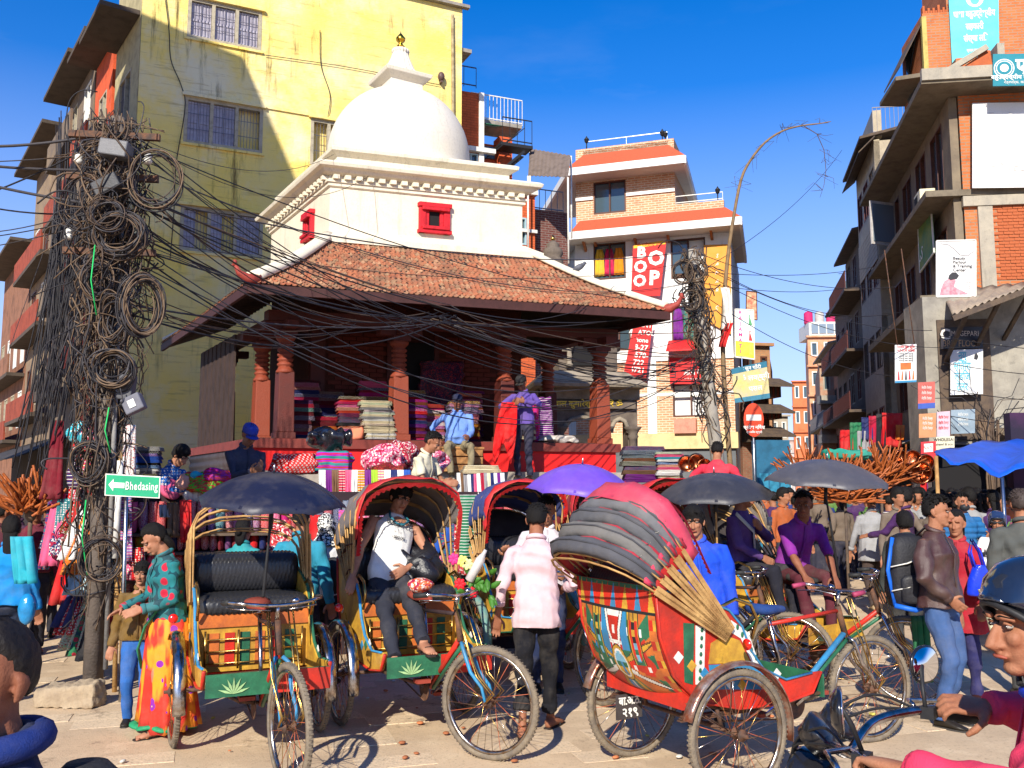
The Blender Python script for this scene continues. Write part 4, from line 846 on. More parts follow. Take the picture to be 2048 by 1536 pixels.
# roof
E0=(0.0,0.0,4.60); T0=(1.78,2.12,5.88); A1,B1=6.53,6.35; TA1,TB1=5.32,5.62
def roof_pt(side,t,f,off=0):
    """side 0 front 1 left 2 right; t up the slope, f along"""
    sag=-.07*math.sin(math.pi*t)+.02*(2*f-1)**2*(1-t)
    if side==0: a=(E0[0]+(T0[0])*t)*(1-f)+(A1-(A1-TA1)*t)*f; b=T0[1]*t
    elif side==1: a=T0[0]*t; b=(T0[1]*t)*(1-f)+(B1-(B1-TB1)*t)*f
    else: a=A1-(A1-TA1)*t; b=(T0[1]*t)*(1-f)+(B1-(B1-TB1)*t)*f
    return S3(a,b,4.60+(5.88-4.60)*t+sag+off)
mb=MB()
for sd_ in (0,1,2): mb.sheet([[roof_pt(sd_,i/8,f/10,-.03) for f in range(11)] for i in range(9)],.03 if sd_==1 else -.03)
P('roof_boards',mb,WOODD)
mb=MB(); 
for p,q in ((roof_pt(0,0,0,-.10),roof_pt(0,0,1,-.10)),(roof_pt(1,0,0,-.10),roof_pt(1,0,1,-.10)),(roof_pt(2,0,0,-.10),roof_pt(2,0,1,-.10))): mb.bar(p,q,.05,.13)
P('fascia',mb,M((.06,.02,.018),.7,.3,6,.3))
for k in range(31):
    f=k/30; p=roof_pt(0,0.01,f,-.09); a=.9+(6.12-.9)*f; q=S3(a,1.3,4.50+.28); P('rafter',MB().bar(p,q,.05,.07),WOODD)
for k in range(20):
    f=k/19; p=roof_pt(1,0.01,f,-.09); b=1.28+(5.0-1.28)*f; q=S3(.9,b,4.78); P('rafter',MB().bar(p,q,.05,.07),WOODD)
def tile_mat():
    m,nt,b,N,L=_nt('clay_tile'); oi=N.new('ShaderNodeObjectInfo'); gi=N.new('ShaderNodeNewGeometry'); a=N.new('ShaderNodeMath'); a.operation='ADD'; L.new(oi.outputs['Random'],a.inputs[0]); L.new(gi.outputs['Random Per Island'],a.inputs[1]); f=N.new('ShaderNodeMath'); f.operation='FRACT'; L.new(a.outputs[0],f.inputs[0])
    r=N.new('ShaderNodeValToRGB'); L.new(f.outputs[0],r.inputs[0]); e=r.color_ramp.elements; e[0].color=(.32,.09,.04,1); e[1].color=(.20,.06,.035,1)
    for p_,c_ in ((.3,(.37,.13,.06,1)),(.55,(.36,.115,.05,1)),(.75,(.30,.17,.09,1)),(.88,(.46,.24,.13,1))): q=e.new(p_); q.color=c_
    c=_mix(nt,r.outputs[0],(.12,.075,.045),_ramp(nt,_noise(nt,gi.outputs['Position'],2.2,6,.7),.45,.72)); c=_mix(nt,c,(.05,.035,.03),_ramp(nt,_noise(nt,gi.outputs['Position'],30,3),.5,.95))
    L.new(c,b.inputs['Base Color']); b.inputs['Roughness'].default_value=.9; _bump(nt,b,_noise(nt,gi.outputs['Position'],60,3),.4,.01); return m
TM=tile_mat()
def tile_v(p,u,v,n,w=.074,l=.15,t=.018):
    """one curled clay tile: trough with a raised right lip"""
    pr=[(-.5,.35),(-.2,0),(.15,.0),(.38,.8),(.5,.9)]; vs=[]
    for y,zz in ((0,.55),(1,0)):
        for x,z in pr: vs.append(p+u*x*w+v*(y*l)+n*(z*t+zz*t))
        for x,z in pr: vs.append(p+u*x*w+v*(y*l)+n*(z*t+zz*t-t*.7))
    k=5; fs=[(i,i+1,2*k+i+1,2*k+i) for i in range(k-1)]+[(k+i,i+k+1,i+1,i) for i in range(k-1)]
    return vs,fs
fr_u=(roof_pt(0,.3,1)-roof_pt(0,.3,0)).normalized(); cand=[]
rt=random.Random(5)
for side in (0,1,2):
    NR=23
    for r in range(NR):
        t=(r+.0)/NR; p0=roof_pt(side,t,0);p1=roof_pt(side,t,1); n_=int((p1-p0).length/.083)
        for k in range(n_):
            f=(k+.5+(.5 if r%2 else 0)*.3)/n_
            if f>.995 or rt.random()<.012: continue
            p=roof_pt(side,t,f); v=(roof_pt(side,min(1,t+.04),.5)-roof_pt(side,t,.5)).normalized(); u=(p1-p0).normalized(); n=u.cross(v); n=n if n.z>0 else -n
            if side==1: u=-u
            u2=(u+v*rt.uniform(-.10,.10)).normalized(); cand.append((r*2+side*100+abs(f-.2)*8,p-v*.035+n*rt.uniform(-.002,.008),u2,v,n))
cand.sort(key=lambda q:q[0]); base_t=cand[0]
mt=MB(); vs,fs=tile_v(Vector((0,0,0)),Vector((1,0,0)),Vector((0,1,0)),Vector((0,0,1))); mt.add(vs,fs,0,True); MT=mt.mesh('roof_tile'); MT.materials.append(TM)
Minv=mat_of(stupa).inverted()
for _,p,u,v,n in cand[:295]:
    o=bpy.data.objects.new('roof_tile',MT); COL.objects.link(o); o.parent=stupa; o.matrix_parent_inverse=Minv
    Rm=Matrix((u,v,n)).transposed(); o.location=p; o.rotation_euler=Rm.to_euler()
mb=MB()
for _,p,u,v,n in cand[295:]: vs,fs=tile_v(p,u,v,n); mb.add(vs,fs,0,True)
P('roof_tiles',mb,TM,kind='stuff')
def hip(p,q,r0,r1,nm='hip_ridge'):
    rs_=[]; d=(q-p).normalized(); side=d.cross(Vector((0,0,1))).normalized(); up=side.cross(d)
    for i in range(13):
        t=i/12; c=p.lerp(q,t)+Vector((0,0,-.07*math.sin(math.pi*t)+.02)); r=r0+(r1-r0)*t; rs_.append([c+side*(math.cos(a)*r)+up*(math.sin(a)*r*.75*(1 if math.sin(a)>0 else .3)) for a in [2*math.pi*k/12 for k in range(12)]])
    P(nm,MB().loft(rs_),LIME)
hip(roof_pt(0,.03,0),roof_pt(0,1,0,.02),.15,.13); hip(roof_pt(0,.02,1),roof_pt(0,1,1,.02),.12,.12); hip(roof_pt(1,.02,1),roof_pt(1,1,1),.1,.1)
mb=SB(); mb.frame_ring([(.22,5.80),(.22,5.90),(.05,6.02),(0.0,6.06)],1.82,5.28,2.16,5.6); P('roof_collar',mb,LIME)
for p0,dr in ((roof_pt(0,0,0,.04),Vector((-.7,-.45,0))),(roof_pt(0,0,1,.02),Vector((.85,-.25,0)))):
    f=MB(); dr=dr.normalized(); f.tube([p0-dr*.16,p0+dr*.02,p0+dr*.14+Vector((0,0,.07)),p0+dr*.19+Vector((0,0,.17))],[.085,.075,.045,.025],10); f.ell(p0+dr*.20+Vector((0,0,.20)),(.035,.035,.05),8,6); f.tube([p0+dr*.19+Vector((0,0,.17)),p0+dr*.26+Vector((0,0,.16))],[.02,.006],6)
    P('corner_finial',f,M((.32,.05,.035),.6,.3,12,.4))
# white box, cornices, dome
mb=SB(); mb.sbox(1.82,2.2,5.9,5.24,5.6,6.86); P('drum_wall',mb,LIME)
cor=[(0,6.80),(.04,6.82),(.04,6.88),(.07,6.88),(.07,6.92)]; mb=SB(); mb.frame_ring(cor,1.82,5.24,2.2,5.6); P('lower_moulding',mb,LIME)
mb=SB(); mb.frame_ring([(.06,7.0),(.14,7.03),(.18,7.08),(.25,7.10),(.27,7.16),(.22,7.20),(.05,7.21)],1.82,5.24,2.2,5.6); mb.frame_ring([(.03,6.9),(.03,7.01)],1.82,5.24,2.2,5.6); P('cornice',mb,LIME,bevel=.008)
for k in range(18):
    a=1.84+k*.193; P('dentil',SB().sbox(a,2.07,6.925,a+.095,2.17,6.995),LIME); b=2.2+k*.193; P('dentil',SB().sbox(1.69,b,6.925,1.79,b+.095,6.995),LIME)
mb=SB(); mb.sbox(1.98,2.36,7.2,5.08,5.44,7.42); P('attic',mb,LIME)
mb=SB(); mb.frame_ring([(0,7.40),(.05,7.44),(.12,7.48),(.13,7.54),(.08,7.57)],1.98,5.08,2.36,5.44); P('attic_cornice',mb,LIME,bevel=.006)
def nwin(a0,z0,a1,z1,side):
    q=(lambda a,z,d:S3(a,2.2-d,z)) if side==0 else (lambda a,z,d:S3(1.82-d,a,z)); r=MB(); H=lambda r,x0,z0_,x1,z1_,d0,d1:r.hexa([q(x0,z0_,d1),q(x1,z0_,d1),q(x1,z0_,d0),q(x0,z0_,d0),q(x0,z1_,d1),q(x1,z1_,d1),q(x1,z1_,d0),q(x0,z1_,d0)])
    w=a1-a0; h=z1-z0
    H(r,a0,z0,a0+w*.2,z1,0,.07);H(r,a1-w*.2,z0,a1,z1,0,.07);H(r,a0-.02,z1-h*.14,a1+.02,z1,0,.10);H(r,a0+.03,z1-h*.26,a1-.03,z1-h*.15,0,.12);H(r,a0-.02,z0,a1+.02,z0+h*.12,0,.10);H(r,a0+.03,z0+h*.12,a1-.03,z0+h*.22,0,.13)
    H(r,a0+w*.2,z0+h*.2,a0+w*.32,z1-h*.25,0,.05);H(r,a1-w*.32,z0+h*.2,a1-w*.2,z1-h*.25,0,.05); o=P('window',r,M((.55,.01,.02),.6,.3,12,.5),bevel=.006)
    h_=MB(); H(h_,a0+w*.3,z0+h*.22,a1-w*.3,z1-h*.26,0,.012); P('opening',h_,DARK,o)  # black plate on solid wall; its colour stands for the shaded hole
nwin(3.34,6.14,3.88,6.68,0); nwin(2.95,6.10,3.40,6.62,1)
c=S3(3.70,3.95,0); prof=[]; 
for k in range(17):
    t=math.pi/2*k/16; prof.append((1.36*math.cos(t)**.94+.002,8.02+1.38*math.sin(t)))
P('dome',MB().lathe([(1.38,7.5),(1.40,7.62),(1.36,7.66),(1.355,7.85)]+prof,64,c),LIME2)
R18=Matrix.Rotation(R_(18+13),3,'Z'); mb=MB()
def sq(r,z): return [c+R18@Vector((x*r,y*r,z)) for x,y in ((-1,-1),(1,-1),(1,1),(-1,1))]
mb.loft([sq(.34,9.30),sq(.33,9.50),sq(.37,9.53),sq(.46,9.60),sq(.48,9.67),sq(.30,9.70)],0,False); P('harmika',mb,LIME2,bevel=.01)
mb=MB(); mb.lathe([(.33,9.70),(.34,9.76),(.28,9.82),(.24,9.92),(.185,10.05),(.15,10.16),(.145,10.18),(.17,10.20),(.16,10.25),(.08,10.29),(.04,10.30)],80,c,lobes=16,lobe=.055); P('fluted_spire',mb,LIME2)
P('finial',MB().lathe([(.03,10.28),(.085,10.32),(.05,10.36),(.035,10.39),(.085,10.44),(.095,10.49),(.05,10.55),(.012,10.60),(.004,10.64)],20,c),M((.75,.42,.04),.25,.2,20,.1,metal=1))
# ---------------------------------------------------------------- generic building bits
FRAMEC=M((.42,.37,.27),.8,.3,9,.3); SHUT=M((.44,.42,.50),.6,.3,7,.3,col2=(.33,.30,.36)); BARS=M((.18,.17,.19),.5,.2,20,.1,metal=.6); WOODW=M((.10,.035,.02),.55,.3,9,.3)
def window(F,root,a0,z0,a1,z1,n=1,style='glass',t=.14,fm=WOODW,leafs=None,fw=.05,rnd=None):
    """a framed opening: casing, bays, then panes, plank shutters or bars in each"""
    r=MB(); F.box(r,a0,z0,a0+fw,z1,-t,.01); F.box(r,a1-fw,z0,a1,z1,-t,.01); F.box(r,a0+fw,z1-fw,a1-fw,z1,-t,.008); F.box(r,a0+fw,z0,a1-fw,z0+fw,-t,.012)
    w=(a1-a0-fw)/n
    for k in range(1,n): F.box(r,a0+w*k,z0+fw,a0+w*k+fw,z1-fw,-t,.006)
    o=obj('window',r,fm,root); bk=MB(); F.box(bk,a0+fw,z0+fw,a1-fw,z1-fw,-t-.35,-t-.30); obj('room_shade_panel',bk,DARK,o)  # near-black panel behind the frame; the room's darkness is painted as its colour
    for k in range(n):
        x0=a0+w*k+fw; x1=a0+w*(k+1); st=leafs[k] if leafs else style
        if st in('glass','pane'): g_=MB(); F.box(g_,x0,z0+fw,x1,z1-fw,-t*.7,-t*.6); obj('pane',g_,glass(),o)
        if st in('shutter','half'):
            x1_=x1 if st=='shutter' else (x0+x1)/2; x0_=x0 if st=='shutter' else x0; 
            for q in range(2 if st=='shutter' else 1):
                ww=(x1_-x0_)/(2 if st=='shutter' else 1); l=x0_+ww*q; s_=MB(); F.box(s_,l+.004,z0+fw,l+ww-.004,z1-fw,-t*.75,-t*.6)
                for y0,y1 in ((.02,.06),(.46,.52),(.94,.98)): F.box(s_,l+.01,z0+fw+(z1-z0-2*fw)*y0,l+ww-.01,z0+fw+(z1-z0-2*fw)*y1,-t*.6,-t*.45)
                for e in (.01,ww-.035): F.box(s_,l+e,z0+fw,l+e+.025,z1-fw,-t*.6,-t*.5)
                obj('shutter',s_,SHUT,o)
        if st in('bars','shutter','half'):
            b=MB(); nb=max(3,int((x1-x0)/.075))
            for q in range(1,nb): x=x0+(x1-x0)*q/nb; F.box(b,x-.006,z0+fw,x+.006,z1-fw,-.045,-.033)
            for q in (.33,.66): z=z0+(z1-z0)*q; F.box(b,x0,z-.006,x1,z+.006,-.032,-.022)
            obj('grille',b,BARS,o)
    return o
def railing(F,root,a0,a1,z,h=.9,d=0,m=None,step=.13,name='railing',end=None,bar=.008):
    r=MB(); m=m or BARS
    for zz in (z+h,z+.08): F.box(r,a0,zz-.015,a1,zz+.015,d-.015,d+.015)
    n=max(1,int((a1-a0)/step))
    for k in range(n+1): x=a0+(a1-a0)*k/n; F.box(r,x-bar,z,x+bar,z+h,d-bar,d+bar)
    return obj(name,r,m,root)
def sign(label,cat,quad,thick=.03,mat=None,name='signboard',group=None,frame=None):
    """a board through four corner points (bottom left, bottom right, top right, top left)"""
    q=[Vector(p) for p in quad]; n=(q[1]-q[0]).cross(q[3]-q[0]).normalized(); mb=MB(); mb.prism([p-n*thick for p in q],n*thick)
    o=tag(obj(name,mb,mat),label,cat,group)
    if frame:
        f=MB()
        for i in range(4): f.bar(q[i],q[(i+1)%4],.03,.04,up=n)
        obj('frame',f,frame,o)
    U=(q[1]-q[0]); V=(q[3]-q[0]); 
    def at(u,v): return q[0]*(1-u)*(1-v)+q[1]*u*(1-v)+q[2]*u*v+q[3]*(1-u)*v
    return o,at,U,V,n
def patch(o,at,n,u0,v0,u1,v1,m,name='printed_panel',d=.003):
    return obj(name,MB().prism([at(u0,v0)+n*.0005,at(u1,v0)+n*.0005,at(u1,v1)+n*.0005,at(u0,v1)+n*.0005],n*d),m,o)
WT=M((.78,.77,.72),.6,.05,9,0); RT=M((.62,.02,.02),.6,.1,9,0); KT=M((.03,.03,.035),.6,.1,9,0); BT=M((.03,.22,.42),.6,.1,9,0); YT=M((.75,.48,.03),.6,.1,9,0)
# ---------------------------------------------------------------- yellow house behind the stupa
YF=Fr(gx(239,22),22,25.1); YW=None
def yellow_mat():
    m,nt,b,N,L=_nt('yellow_limewash'); v=_coord(nt); c=_mix(nt,(.88,.66,.155),(.80,.65,.28),_ramp(nt,_noise(nt,v,.8,6,.65),.35,.7)); c=_mix(nt,c,(.78,.70,.46),_ramp(nt,_noise(nt,v,.45,5,.7),.5,.7))
    v2=_coord(nt,vec=(1.6,1.6,.16)); mm=N.new('ShaderNodeMath'); mm.operation='MULTIPLY'; L.new(_ramp(nt,_noise(nt,v2,2.4,6,.75),.53,.68),mm.inputs[0]); L.new(_ramp(nt,_noise(nt,v,.55,3),.45,.62),mm.inputs[1])
    c=_mix(nt,c,(.09,.06,.025),mm.outputs[0]); c=_mix(nt,c,(.34,.23,.08),_ramp(nt,_noise(nt,_coord(nt,vec=(.5,.5,6)),2,6,.7),.55,.82))
    L.new(c,b.inputs['Base Color']); b.inputs['Roughness'].default_value=.93; b.inputs['Specular IOR Level'].default_value=.15
    ad=N.new('ShaderNodeMath'); ad.operation='ADD'; L.new(_noise(nt,v,9,6,.7),ad.inputs[0]); L.new(_noise(nt,_coord(nt,vec=(1,1,5)),9,3),ad.inputs[1]); _bump(nt,b,ad.outputs[0],.5,.03); return m
YM=yellow_mat()
house=thing('house','tall yellow limewashed house with barred shutter windows behind the white dome','house',YF.P(3,0,-2))
W=[]; spec=[((377,-8),(522,103),(375,75),3,['shutter']*3),((370,190),(524,308),(370,285),3,['shutter','shutter','bars']),((362,408),(524,517),(363,501),3,['half','half','shutter'])]
for (x0,y0),(x1,y1),(xb,yb),n,lf in spec:
    a0,zt=YF.px(x0,y0); a1,zb1=YF.px(x1,y1); _,zb=YF.px(xb,yb); W.append((a0,(zb+zb1)/2,a1,zt-.02,n,lf))
a0,zt=YF.px(622,236); a1,_=YF.px(675,300); _,zb=YF.px(624,330); W.append((a0,zb,a1+.25,zt,2,['bars','bars']))
a0,zt=YF.px(560,420); W.append((a0,zt-1.1,a0+1.4,zt,2,['half','bars']))
aR,_=YF.px(923,250); _,zr=YF.px(905,14)
mb=MB(); YF.wall(mb,(0,aR),(0,zr+.75),[w[:4] for w in W],.25); obj('wall',mb,YM,house)
mb=MB(); mb.prism([YF.P(0,0,-.25),YF.P(aR,0,-.25),YF.P(aR-.1,0,-7),YF.P(-.1,0,-7)],(0,0,zr+.7)); obj('body',mb,YM,house)
for w in W: window(YF,house,*w[:4],n=w[4],leafs=w[5],fm=FRAMEC,fw=.085); q=MB(); YF.box(q,w[0]-.06,w[3],w[2]+.06,w[3]+.07,0,.10); obj('ledge',q,YM,house); q=MB(); YF.box(q,w[0]-.05,w[1]-.06,w[2]+.05,w[1],0,.06); obj('sill',q,YM,house)
mb=MB(); YF.box(mb,-.05,zr,aR+.18,zr+.09,.0,.16); obj('roof_ledge',mb,CONC,house)
for py in (212,):
    a,z=YF.px(530,py+3); mb=MB(); YF.box(mb,a,z-.03,aR+.05,z+.05,0,.045); obj('string_course',mb,YM,house)
mb=MB(); a,z=YF.px(931,97); YF.box(mb,aR,z-.05,aR+.35,z+.06,-.8,-.1); obj('eave_stub',mb,CONC,house)
a,z=YF.px(880,156); mb=MB(); mb.ell(YF.P(a,z,.10),(.10,.10,.14),10,8); mb.bar(YF.P(a,z-.16,.02),YF.P(a,z-.16,.16),.06); obj('wall_lamp',mb,M((.12,.07,.06),.5,.3,20,.2),house)
for nm,pp,r_,m_ in (('wall_cable',((330,-8),(338,60),(342,120),(362,170),(370,215),(352,330),(348,420),(340,520)),.012,WIRE),('wall_cable',((640,60),(642,130),(660,190),(655,240)),.010,WIRE),('drainpipe',((905,30),(906,150),(907,330),(908,520)),.05,M((.42,.36,.20),.7,.4,6,.3,col2=(.25,.17,.08))),('wall_cable',((530,110),(700,135),(880,170)),.009,WIRE)):
    obj(nm,MB().tube(spl([YF.P(*YF.px(x,y,.05),.05) for x,y in pp]),r_,6),m_,house)
# its alley side with overhanging slabs
yc=YF.P(0,0,0); AF=Fr(yc.x-.577*30,yc.y+.817*30,-54.8)   # a=30 at the yellow corner
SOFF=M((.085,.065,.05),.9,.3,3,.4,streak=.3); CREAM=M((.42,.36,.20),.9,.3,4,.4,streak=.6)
def apx(x,y,d=0): return AF.px(x,y,d)
mb=MB(); AF.wall(mb,(27.3,29.98),(0,zr+.7),[(27.9,z,29.2,z+1.5) for z in (5.2,8.1,11.0)],.22); obj('side_wall',mb,CREAM,house)
for z in (5.2,8.1,11.0): window(AF,house,27.9,z,29.2,z+1.5,n=2,leafs=['bars','glass'],fm=FRAMEC)
for z,z2 in ((7.55,7.67),(10.45,10.57),(13.6,13.72)):
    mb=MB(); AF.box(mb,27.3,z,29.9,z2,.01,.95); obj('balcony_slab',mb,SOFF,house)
alley=[('orange plastered house with wooden balcony left of the yellow house',26.9,24.6,14.2,M((.62,.10,.035),.85,.3,3,.4,streak=.5),(5.0,8.0,11.0)),
 ('weathered grey concrete block with deep slab eaves along the alley',24.4,20.2,14.6,M((.15,.115,.09),.9,.45,2.2,.5,col2=(.22,.16,.10),streak=.9),(4.6,7.4,10.2,12.2)),
 ('cream alley house with stacked overhanging balconies farther down',20.0,13.5,13.9,M((.28,.20,.12),.9,.4,2,.4,col2=(.20,.14,.10),streak=.8),(4.2,7.2,9.6)),
 ('farthest alley house seen at the left edge with long sunshades',13.3,5.0,11.4,M((.26,.12,.07),.9,.4,2,.4,streak=.8),(3.6,6.2))]
for lab,a1,a0,h,mt,fl in alley:
    root=thing('house',lab,'house',AF.P((a0+a1)/2,0,-2)); holes=[]; nwd=max(1,int((a1-a0)/1.9))
    for z in fl:
        for k in range(nwd): x=a0+(a1-a0)*(k+.5)/nwd; holes.append((x-.5,z+.55,x+.5,z+2.0))
    mb=MB(); AF.wall(mb,(a0,a1),(0,h),holes,.22); obj('wall',mb,mt,root); mb=MB(); AF.box(mb,a0,0,a1,h-.05,-5,-.22); obj('body',mb,mt,root)
    for hh in holes: window(AF,root,*hh,n=2,leafs=random.choice([['glass','glass'],['shutter','glass'],['bars','glass']]),fm=random.choice([FRAMEC,WOODW,WT]))
    for z in fl:
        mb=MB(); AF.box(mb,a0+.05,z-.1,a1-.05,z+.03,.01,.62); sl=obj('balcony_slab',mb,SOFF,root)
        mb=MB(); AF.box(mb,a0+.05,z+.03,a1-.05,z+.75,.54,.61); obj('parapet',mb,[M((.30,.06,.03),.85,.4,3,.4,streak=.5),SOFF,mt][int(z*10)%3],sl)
    mb=MB(); AF.box(mb,a0-.1,h,a1+.1,h+.12,-5,.8); obj('roof_slab',mb,SOFF,root)
    if a1<26: mb=MB(); mb.box((0,0,0),(1.6,1.6,1.5)); mb.v=[tuple(Vector(v)+AF.P(a0+1.5,h+.1,-2.5)) for v in mb.v]; obj('roof_room',mb,mt,root)
wt=thing('awning','dark wooden shopfront canopy below the alley houses','awning',AF.P(20,0,1))
mb=MB(); rows=[[AF.P(12+i*.6,3.35-.75*j/3+.02*math.sin(i*3),.1+1.6*j/3) for j in range(4)] for i in range(25)]; mb.sheet(rows,.03); obj('sheet',mb,M((.05,.045,.045),.8,.4,4,.4),wt)
mb=MB(); AF.box(mb,12,0,27,3.3,.02,.10); obj('shopfront',mb,M((.03,.022,.02),.9,.3,3,.3),wt)
# the tall house outside the frame on the left, whose shade falls on the yellow wall and the alley
cast=thing('house','tall plain house just beyond the left edge','house',(-13,7,0)); mb=MB(); mb.box((-18,4.0,0),(-9.9,12.6,19.2)); obj('body',mb,CREAM,cast); mb=MB(); mb.box((-18,3.9,19.2),(-9.8,12.7,19.4)); obj('roof_slab',mb,SOFF,cast)
# ---------------------------------------------------------------- orange houses right of the yellow one
OF=Fr(gx(905,27),27,22); ORM=M((.66,.12,.035),.85,.25,3,.4,col2=(.52,.09,.03),streak=.3); ORB=MBR((.60,.12,.04),(.50,.10,.035),(.36,.08,.03),bw=.24,bh=.08,ang=OF.ang)
oh=thing('house','orange brick house with rooftop stair and railings behind the yellow house','house',OF.P(1,0,-2))
a0=-.3; a1,_=OF.px(957,300); _,zt=OF.px(945,185); _,zm=OF.px(945,300)
w1=OF.px(928,304)+OF.px(956,336); mb=MB(); OF.wall(mb,(a0,a1),(0,zt),[(w1[0],w1[3],w1[2],w1[1])],.2); obj('wall',mb,ORB,oh); window(OF,oh,w1[0],w1[3],w1[2],w1[1],n=2,fm=M((.35,.5,.55),.5,.1,9,0))
mb=MB(); OF.box(mb,a1,0,a1+.16,zt+.02,-.2,.06); obj('corner_pilaster',mb,WHP,oh); mb=MB(); OF.box(mb,a0,zm-.08,a1+.5,zm+.06,.01,.18); obj('string_course',mb,WHP,oh)
b0=a1+.17; b1,_=OF.px(1052,400); _,zb=OF.px(1010,385); _,zc=OF.px(1010,300); w2=OF.px(1044,435)+OF.px(1068,492)
mb=MB(); OF.wall(mb,(b0,b1+.3),(0,zb),[(w2[0]-.2,w2[3],w2[2]-.25,w2[1])],.2); obj('wall',mb,ORB,oh); window(OF,oh,w2[0]-.2,w2[3],w2[2]-.25,w2[1],n=2,fm=M((.35,.5,.55),.5,.1,9,0))
mb=MB(); OF.box(mb,b0,zb,b1+.35,zb+.22,-.3,.15); obj('parapet',mb,WHP,oh); mb=MB(); OF.box(mb,b0,zb-1.2,b1+.34,zb-1.1,.01,.1); obj('string_course',mb,WHP,oh)
mb=MB(); OF.box(mb,b0,zb+.22,b1-.55,zc+.6,-1.6,-1.2); OF.box(mb,b1-.55,zb+.22,b1-.1,zc+.8,-1.4,-.9); obj('roof_room',mb,ORM,oh)
mb=MB(); OF.box(mb,b0,zc+.1,b1-.6,zc+.5,-1.19,-1.14); obj('terrace_window',mb,glass(),oh)
_,zr=OF.px(985,205); railing(OF,oh,b0-.1,b1+.25,zc+1.25,h=.85,d=-.9,m=WHP,step=.12); railing(OF,oh,a0+.2,a1-.05,zt+.2,h=.65,d=-.1,m=M((.05,.06,.12),.5),step=.3)
mb=MB(); OF.box(mb,b0,zc+1.12,b1+.2,zc+1.25,-1.8,-.8); obj('terrace_slab',mb,CONC,oh)
mb=MB(); mb.sheet([[OF.P(b0+.05+i*.3,zc+1.05-j*.12,-.8+j*.35) for j in range(3)] for i in range(3)],.02); obj('green_awning',mb,M((.02,.16,.09),.7),oh)
railing(OF,oh,b1-.75,b1+.25,zc+.3,h=.8,d=-.1,m=BLACK,step=.25); mb=MB(); OF.box(mb,b1-.8,zc+.2,b1+.28,zc+.3,-.7,-.1)
obj('stair_landing',mb,BLACK,oh); st=MB()
for k in range(9): OF.box(st,b0+.15+k*.13,zb+.3+k*.12,b0+.35+k*.13,zb+.34+k*.12,-.6,-.15)
obj('stair_steps',st,BLACK,oh,kind='stuff'); st=MB()
for d in (-.12,-.62): st.bar(OF.P(b0+.15,zb+.3,d),OF.P(b0+1.4,zb+1.45,d),.03,.08); st.bar(OF.P(b0+.15,zb+1.1,d),OF.P(b0+1.4,zb+2.2,d),.025)
obj('stair_stringer',st,BLACK,oh)
# behind: dark brick house and corrugated canopy
bh=thing('house','dark brick house half hidden behind the tiled pavilion roof','house',OF.P(3,0,-3)); mb=MB(); OF.box(mb,b1+.35,0,b1+1.7,zb-.2,-3,-.6); obj('wall',mb,MBR((.16,.05,.04),(.12,.04,.03),(.2,.15,.13),ang=OF.ang,bw=.24),bh); railing(OF,bh,b1+.35,b1+1.6,zb-.2,h=.7,d=-.7,m=M((.12,.18,.25),.5),step=.2)
cv=thing('canopy','corrugated roof canopy on thin white posts beside the brick tower','canopy',OF.P(4,0,-1)); p=[atY(1060,298,28.5),atY(1142,312,27.5),atY(1136,355,26.5),atY(1056,352,27.5)]
rows=[[ (p[0].lerp(p[1],i/20)).lerp(p[3].lerp(p[2],i/20),j/4)+Vector((0,0,.03*(i%2))) for j in range(5)] for i in range(21)]
obj('sheet',MB().sheet(rows,.01,smooth=False),M((.17,.13,.11),.7,.3,6,.3),cv); mb=MB()
for q in p: mb.tube([q,q-Vector((0,0,2.6))],.03,6)
obj('canopy_post',mb,WHP,cv)
# ---------------------------------------------------------------- white and brick shop house with tiled skirts
SF=Fr(gx(1465,32)-.947*5.5,32+.322*5.5,-18.8)
SBR=MBR((.52,.22,.11),(.60,.28,.14),(.62,.50,.36),bw=.25,bh=.085,msize=.018,ang=SF.ang,bump=.6); WHW=M((.80,.79,.76),.85,.06,2,.15,streak=.25); TILE=M((.50,.10,.04),.7,.3,20,.5,col2=(.38,.08,.035)); WOODB=M((.38,.13,.04),.6,.3,8,.3)
sh=thing('house','white and brick shop house with red tiled skirt roofs and saree shops','house',SF.P(2.7,0,-2))
def fp(x,y,d=0): return SF.px(x,y,d)
aL=fp(1150,560)[0]; aR=fp(1463,560)[0]; z_br=fp(1300,722)[1]; z_rf=fp(1300,462)[1]; z_b0=fp(1300,868)[1]
WN=[fp(1187,489)+fp(1252,556),fp(1341,480)+fp(1412,553),fp(1343,612)+fp(1412,682),fp(1345,768)+fp(1420,832),fp(1215,640)+fp(1262,700)]
WN=[(a,zb,a2,zt) for a,zt,a2,zb in WN]
mb=MB(); SF.wall(mb,(aL,aR),(z_br,z_rf+.3),[w for w in WN if w[1]>z_br],.25); obj('upper_wall',mb,WHW,sh)
mb=MB(); SF.wall(mb,(aL,aR),(0,z_br),[WN[3]],.25); obj('brick_wall',mb,SBR,sh)
mb=MB(); SF.box(mb,aL,z_br-.02,aR+.02,z_br+.1,.0,.06); obj('string_course',mb,WHW,sh)
for a in (fp(1304,760)[0],): mb=MB(); SF.box(mb,a-.16,0,a+.16,z_br-.02,0,.05); obj('pilaster',mb,WHW,sh)
z=fp(1380,787)[1]; mb=MB(); SF.box(mb,aL,z-.05,aR,z+.05,.0,.03); obj('string_course',mb,WHW,sh)
mb=MB(); SF.box(mb,aL-.1,z_b0-.55,aR+.1,z_b0,.0,.25); obj('fascia_band',mb,M((.70,.52,.26),.8,.2,3,.2),sh); mb=MB(); SF.box(mb,aL,0,aR,z_b0-.56,.01,.1); obj('shopfront',mb,M((.12,.13,.14),.6,.3,2,.1),sh)
